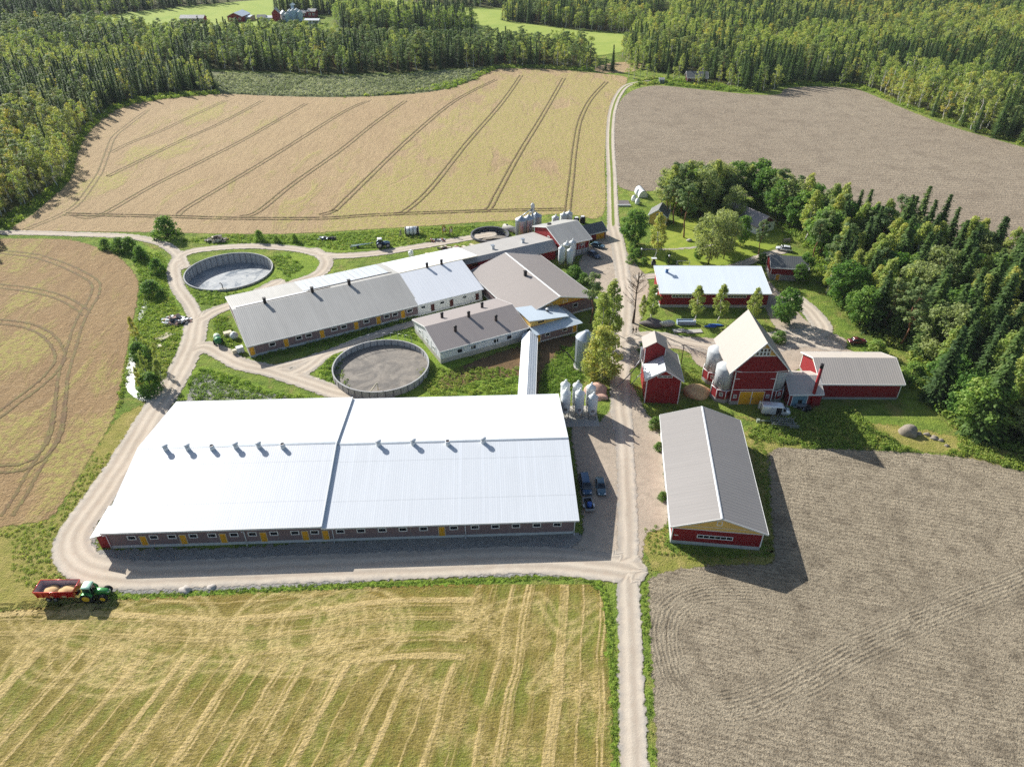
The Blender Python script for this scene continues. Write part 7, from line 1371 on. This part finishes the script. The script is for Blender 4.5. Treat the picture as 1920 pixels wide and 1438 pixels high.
cnt += cover('strip_weeds', [[(330, 452), (420, 440), (560, 443), (700, 434), (840, 426), (960, 425), (965, 440), (880, 446), (800, 456), (640, 470), (560, 458), (420, 456)], [(344, 550), (366, 568), (420, 574), (520, 556), (560, 530), (520, 520), (480, 545), (420, 552), (352, 530)], [(500, 478), (540, 480), (570, 500), (540, 520), (520, 505)]], .9, (.5, 1.3), 'leaves_weed', .35, 'grass and weeds on the strip below the ripe field', 43)
cnt += cover('field_bank_weeds', [[(1400, 822), (1430, 792), (1500, 775), (1600, 765), (1700, 760), (1745, 790), (1830, 830), (1940, 872), (1940, 892), (1850, 862), (1760, 850), (1640, 842), (1520, 840)]], .75, (.6, 1.6), 'leaves_weed', .5, 'rough weeds between red barn and ploughed field', 44, thr=-.5)
cnt += cover('roadside_weeds', [[(1206, 990), (1250, 985), (1252, 1020), (1424, 1036), (1440, 1030), (1446, 880), (1440, 850), (1424, 800), (1400, 800), (1448, 1000), (1450, 1044), (1330, 1056), (1215, 1036)], [(1203, 1080), (1216, 1080), (1218, 1250), (1226, 1438), (1228, 1600), (1216, 1600), (1212, 1438), (1206, 1250)], [(1206, 700), (1210, 760), (1290, 770), (1320, 770), (1310, 740), (1272, 760), (1215, 752)], [(1280, 690), (1325, 690), (1325, 720), (1290, 712)], [(1218, 800), (1240, 800), (1246, 850), (1228, 850)]], .65, (.25, .7), 'leaves_weed', .45, 'weeds along the road and around the machine hall', 45, thr=-.6)
cnt += cover('stubble_edge_grass', [[(214, 1117), (330, 1111), (540, 1098), (700, 1092), (900, 1085), (1092, 1075), (1128, 1090), (1146, 1140), (1154, 1240), (1160, 1440), (1160, 1600), (1151, 1600), (1149, 1440), (1142, 1240), (1130, 1120), (1088, 1083), (900, 1093), (540, 1107), (216, 1124)]], .45, (.25, .55), 'leaves_weed', .3, 'bright grass fringe along the stubble field', 46)
cnt += cover('west_bank_weeds', [[(0, 992), (95, 976), (160, 880), (216, 788), (276, 752), (292, 745), (262, 800), (190, 905), (128, 985), (108, 1030), (112, 1060), (140, 1096), (100, 1120), (0, 1135)]], .8, (.3, .8), 'leaves_weed', .55, 'mixed dry and green weeds on the bank left of the loop road', 47, thr=-.35)
cnt += cover('barn_side_weeds', [[(1010, 720), (1050, 650), (1082, 650), (1100, 690), (1090, 725), (1060, 735), (1015, 742)], [(402, 600), (420, 590), (445, 640), (455, 668), (430, 660), (404, 640)], [(480, 668), (640, 630), (780, 592), (782, 600), (640, 640), (490, 676)]], .65, (.4, 1.2), 'leaves_weed', .3, 'weeds beside the walkway and long barn', 48)
cnt += cover('wood_edge_brush', [WOODS['farm']], 1.9, (.8, 2.4), 'leaves_weed', .3, 'brush under the farm wood', 49, n=50, r=.9, h=1.0, ls=.24)
cnt += cover('clearing_brush', [[(400, 148), (420, 138), (560, 143), (640, 145), (760, 141), (860, 133), (905, 131), (888, 150), (840, 167), (760, 177), (640, 182), (520, 180), (415, 176)], [(180, 128), (300, 126), (400, 146), (400, 170), (300, 150), (190, 140)]], 2.0, (.9, 2.2), 'leaves_grey', .5, 'grey-green brush covering the felled clearing', 50, n=44, r=.8, h=.8, ls=.22)
cnt += cover('wood_margin_brush', [[(20, 428), (95, 372), (130, 338), (146, 278), (170, 243), (214, 208), (264, 193), (330, 184), (415, 177), (410, 172), (330, 176), (258, 184), (205, 200), (160, 238), (138, 272), (120, 332), (86, 362), (-20, 425)], [(1190, 162), (1232, 158), (1290, 164), (1400, 175), (1470, 160), (1610, 164), (1704, 204), (1920, 274), (1920, 268), (1700, 198), (1610, 158), (1468, 155), (1400, 170), (1350, 158), (1240, 146), (1195, 152)], [(640, 184), (840, 168), (890, 150), (930, 130), (1000, 129), (1110, 134), (1110, 129), (1000, 124), (925, 124), (880, 146), (760, 176)]], 1.8, (.9, 2.2), 'leaves_weed', .5, 'yellowish brush along the margins of the woods', 51, n=44, r=.8, h=.9, ls=.22)
print('tufts', cnt)
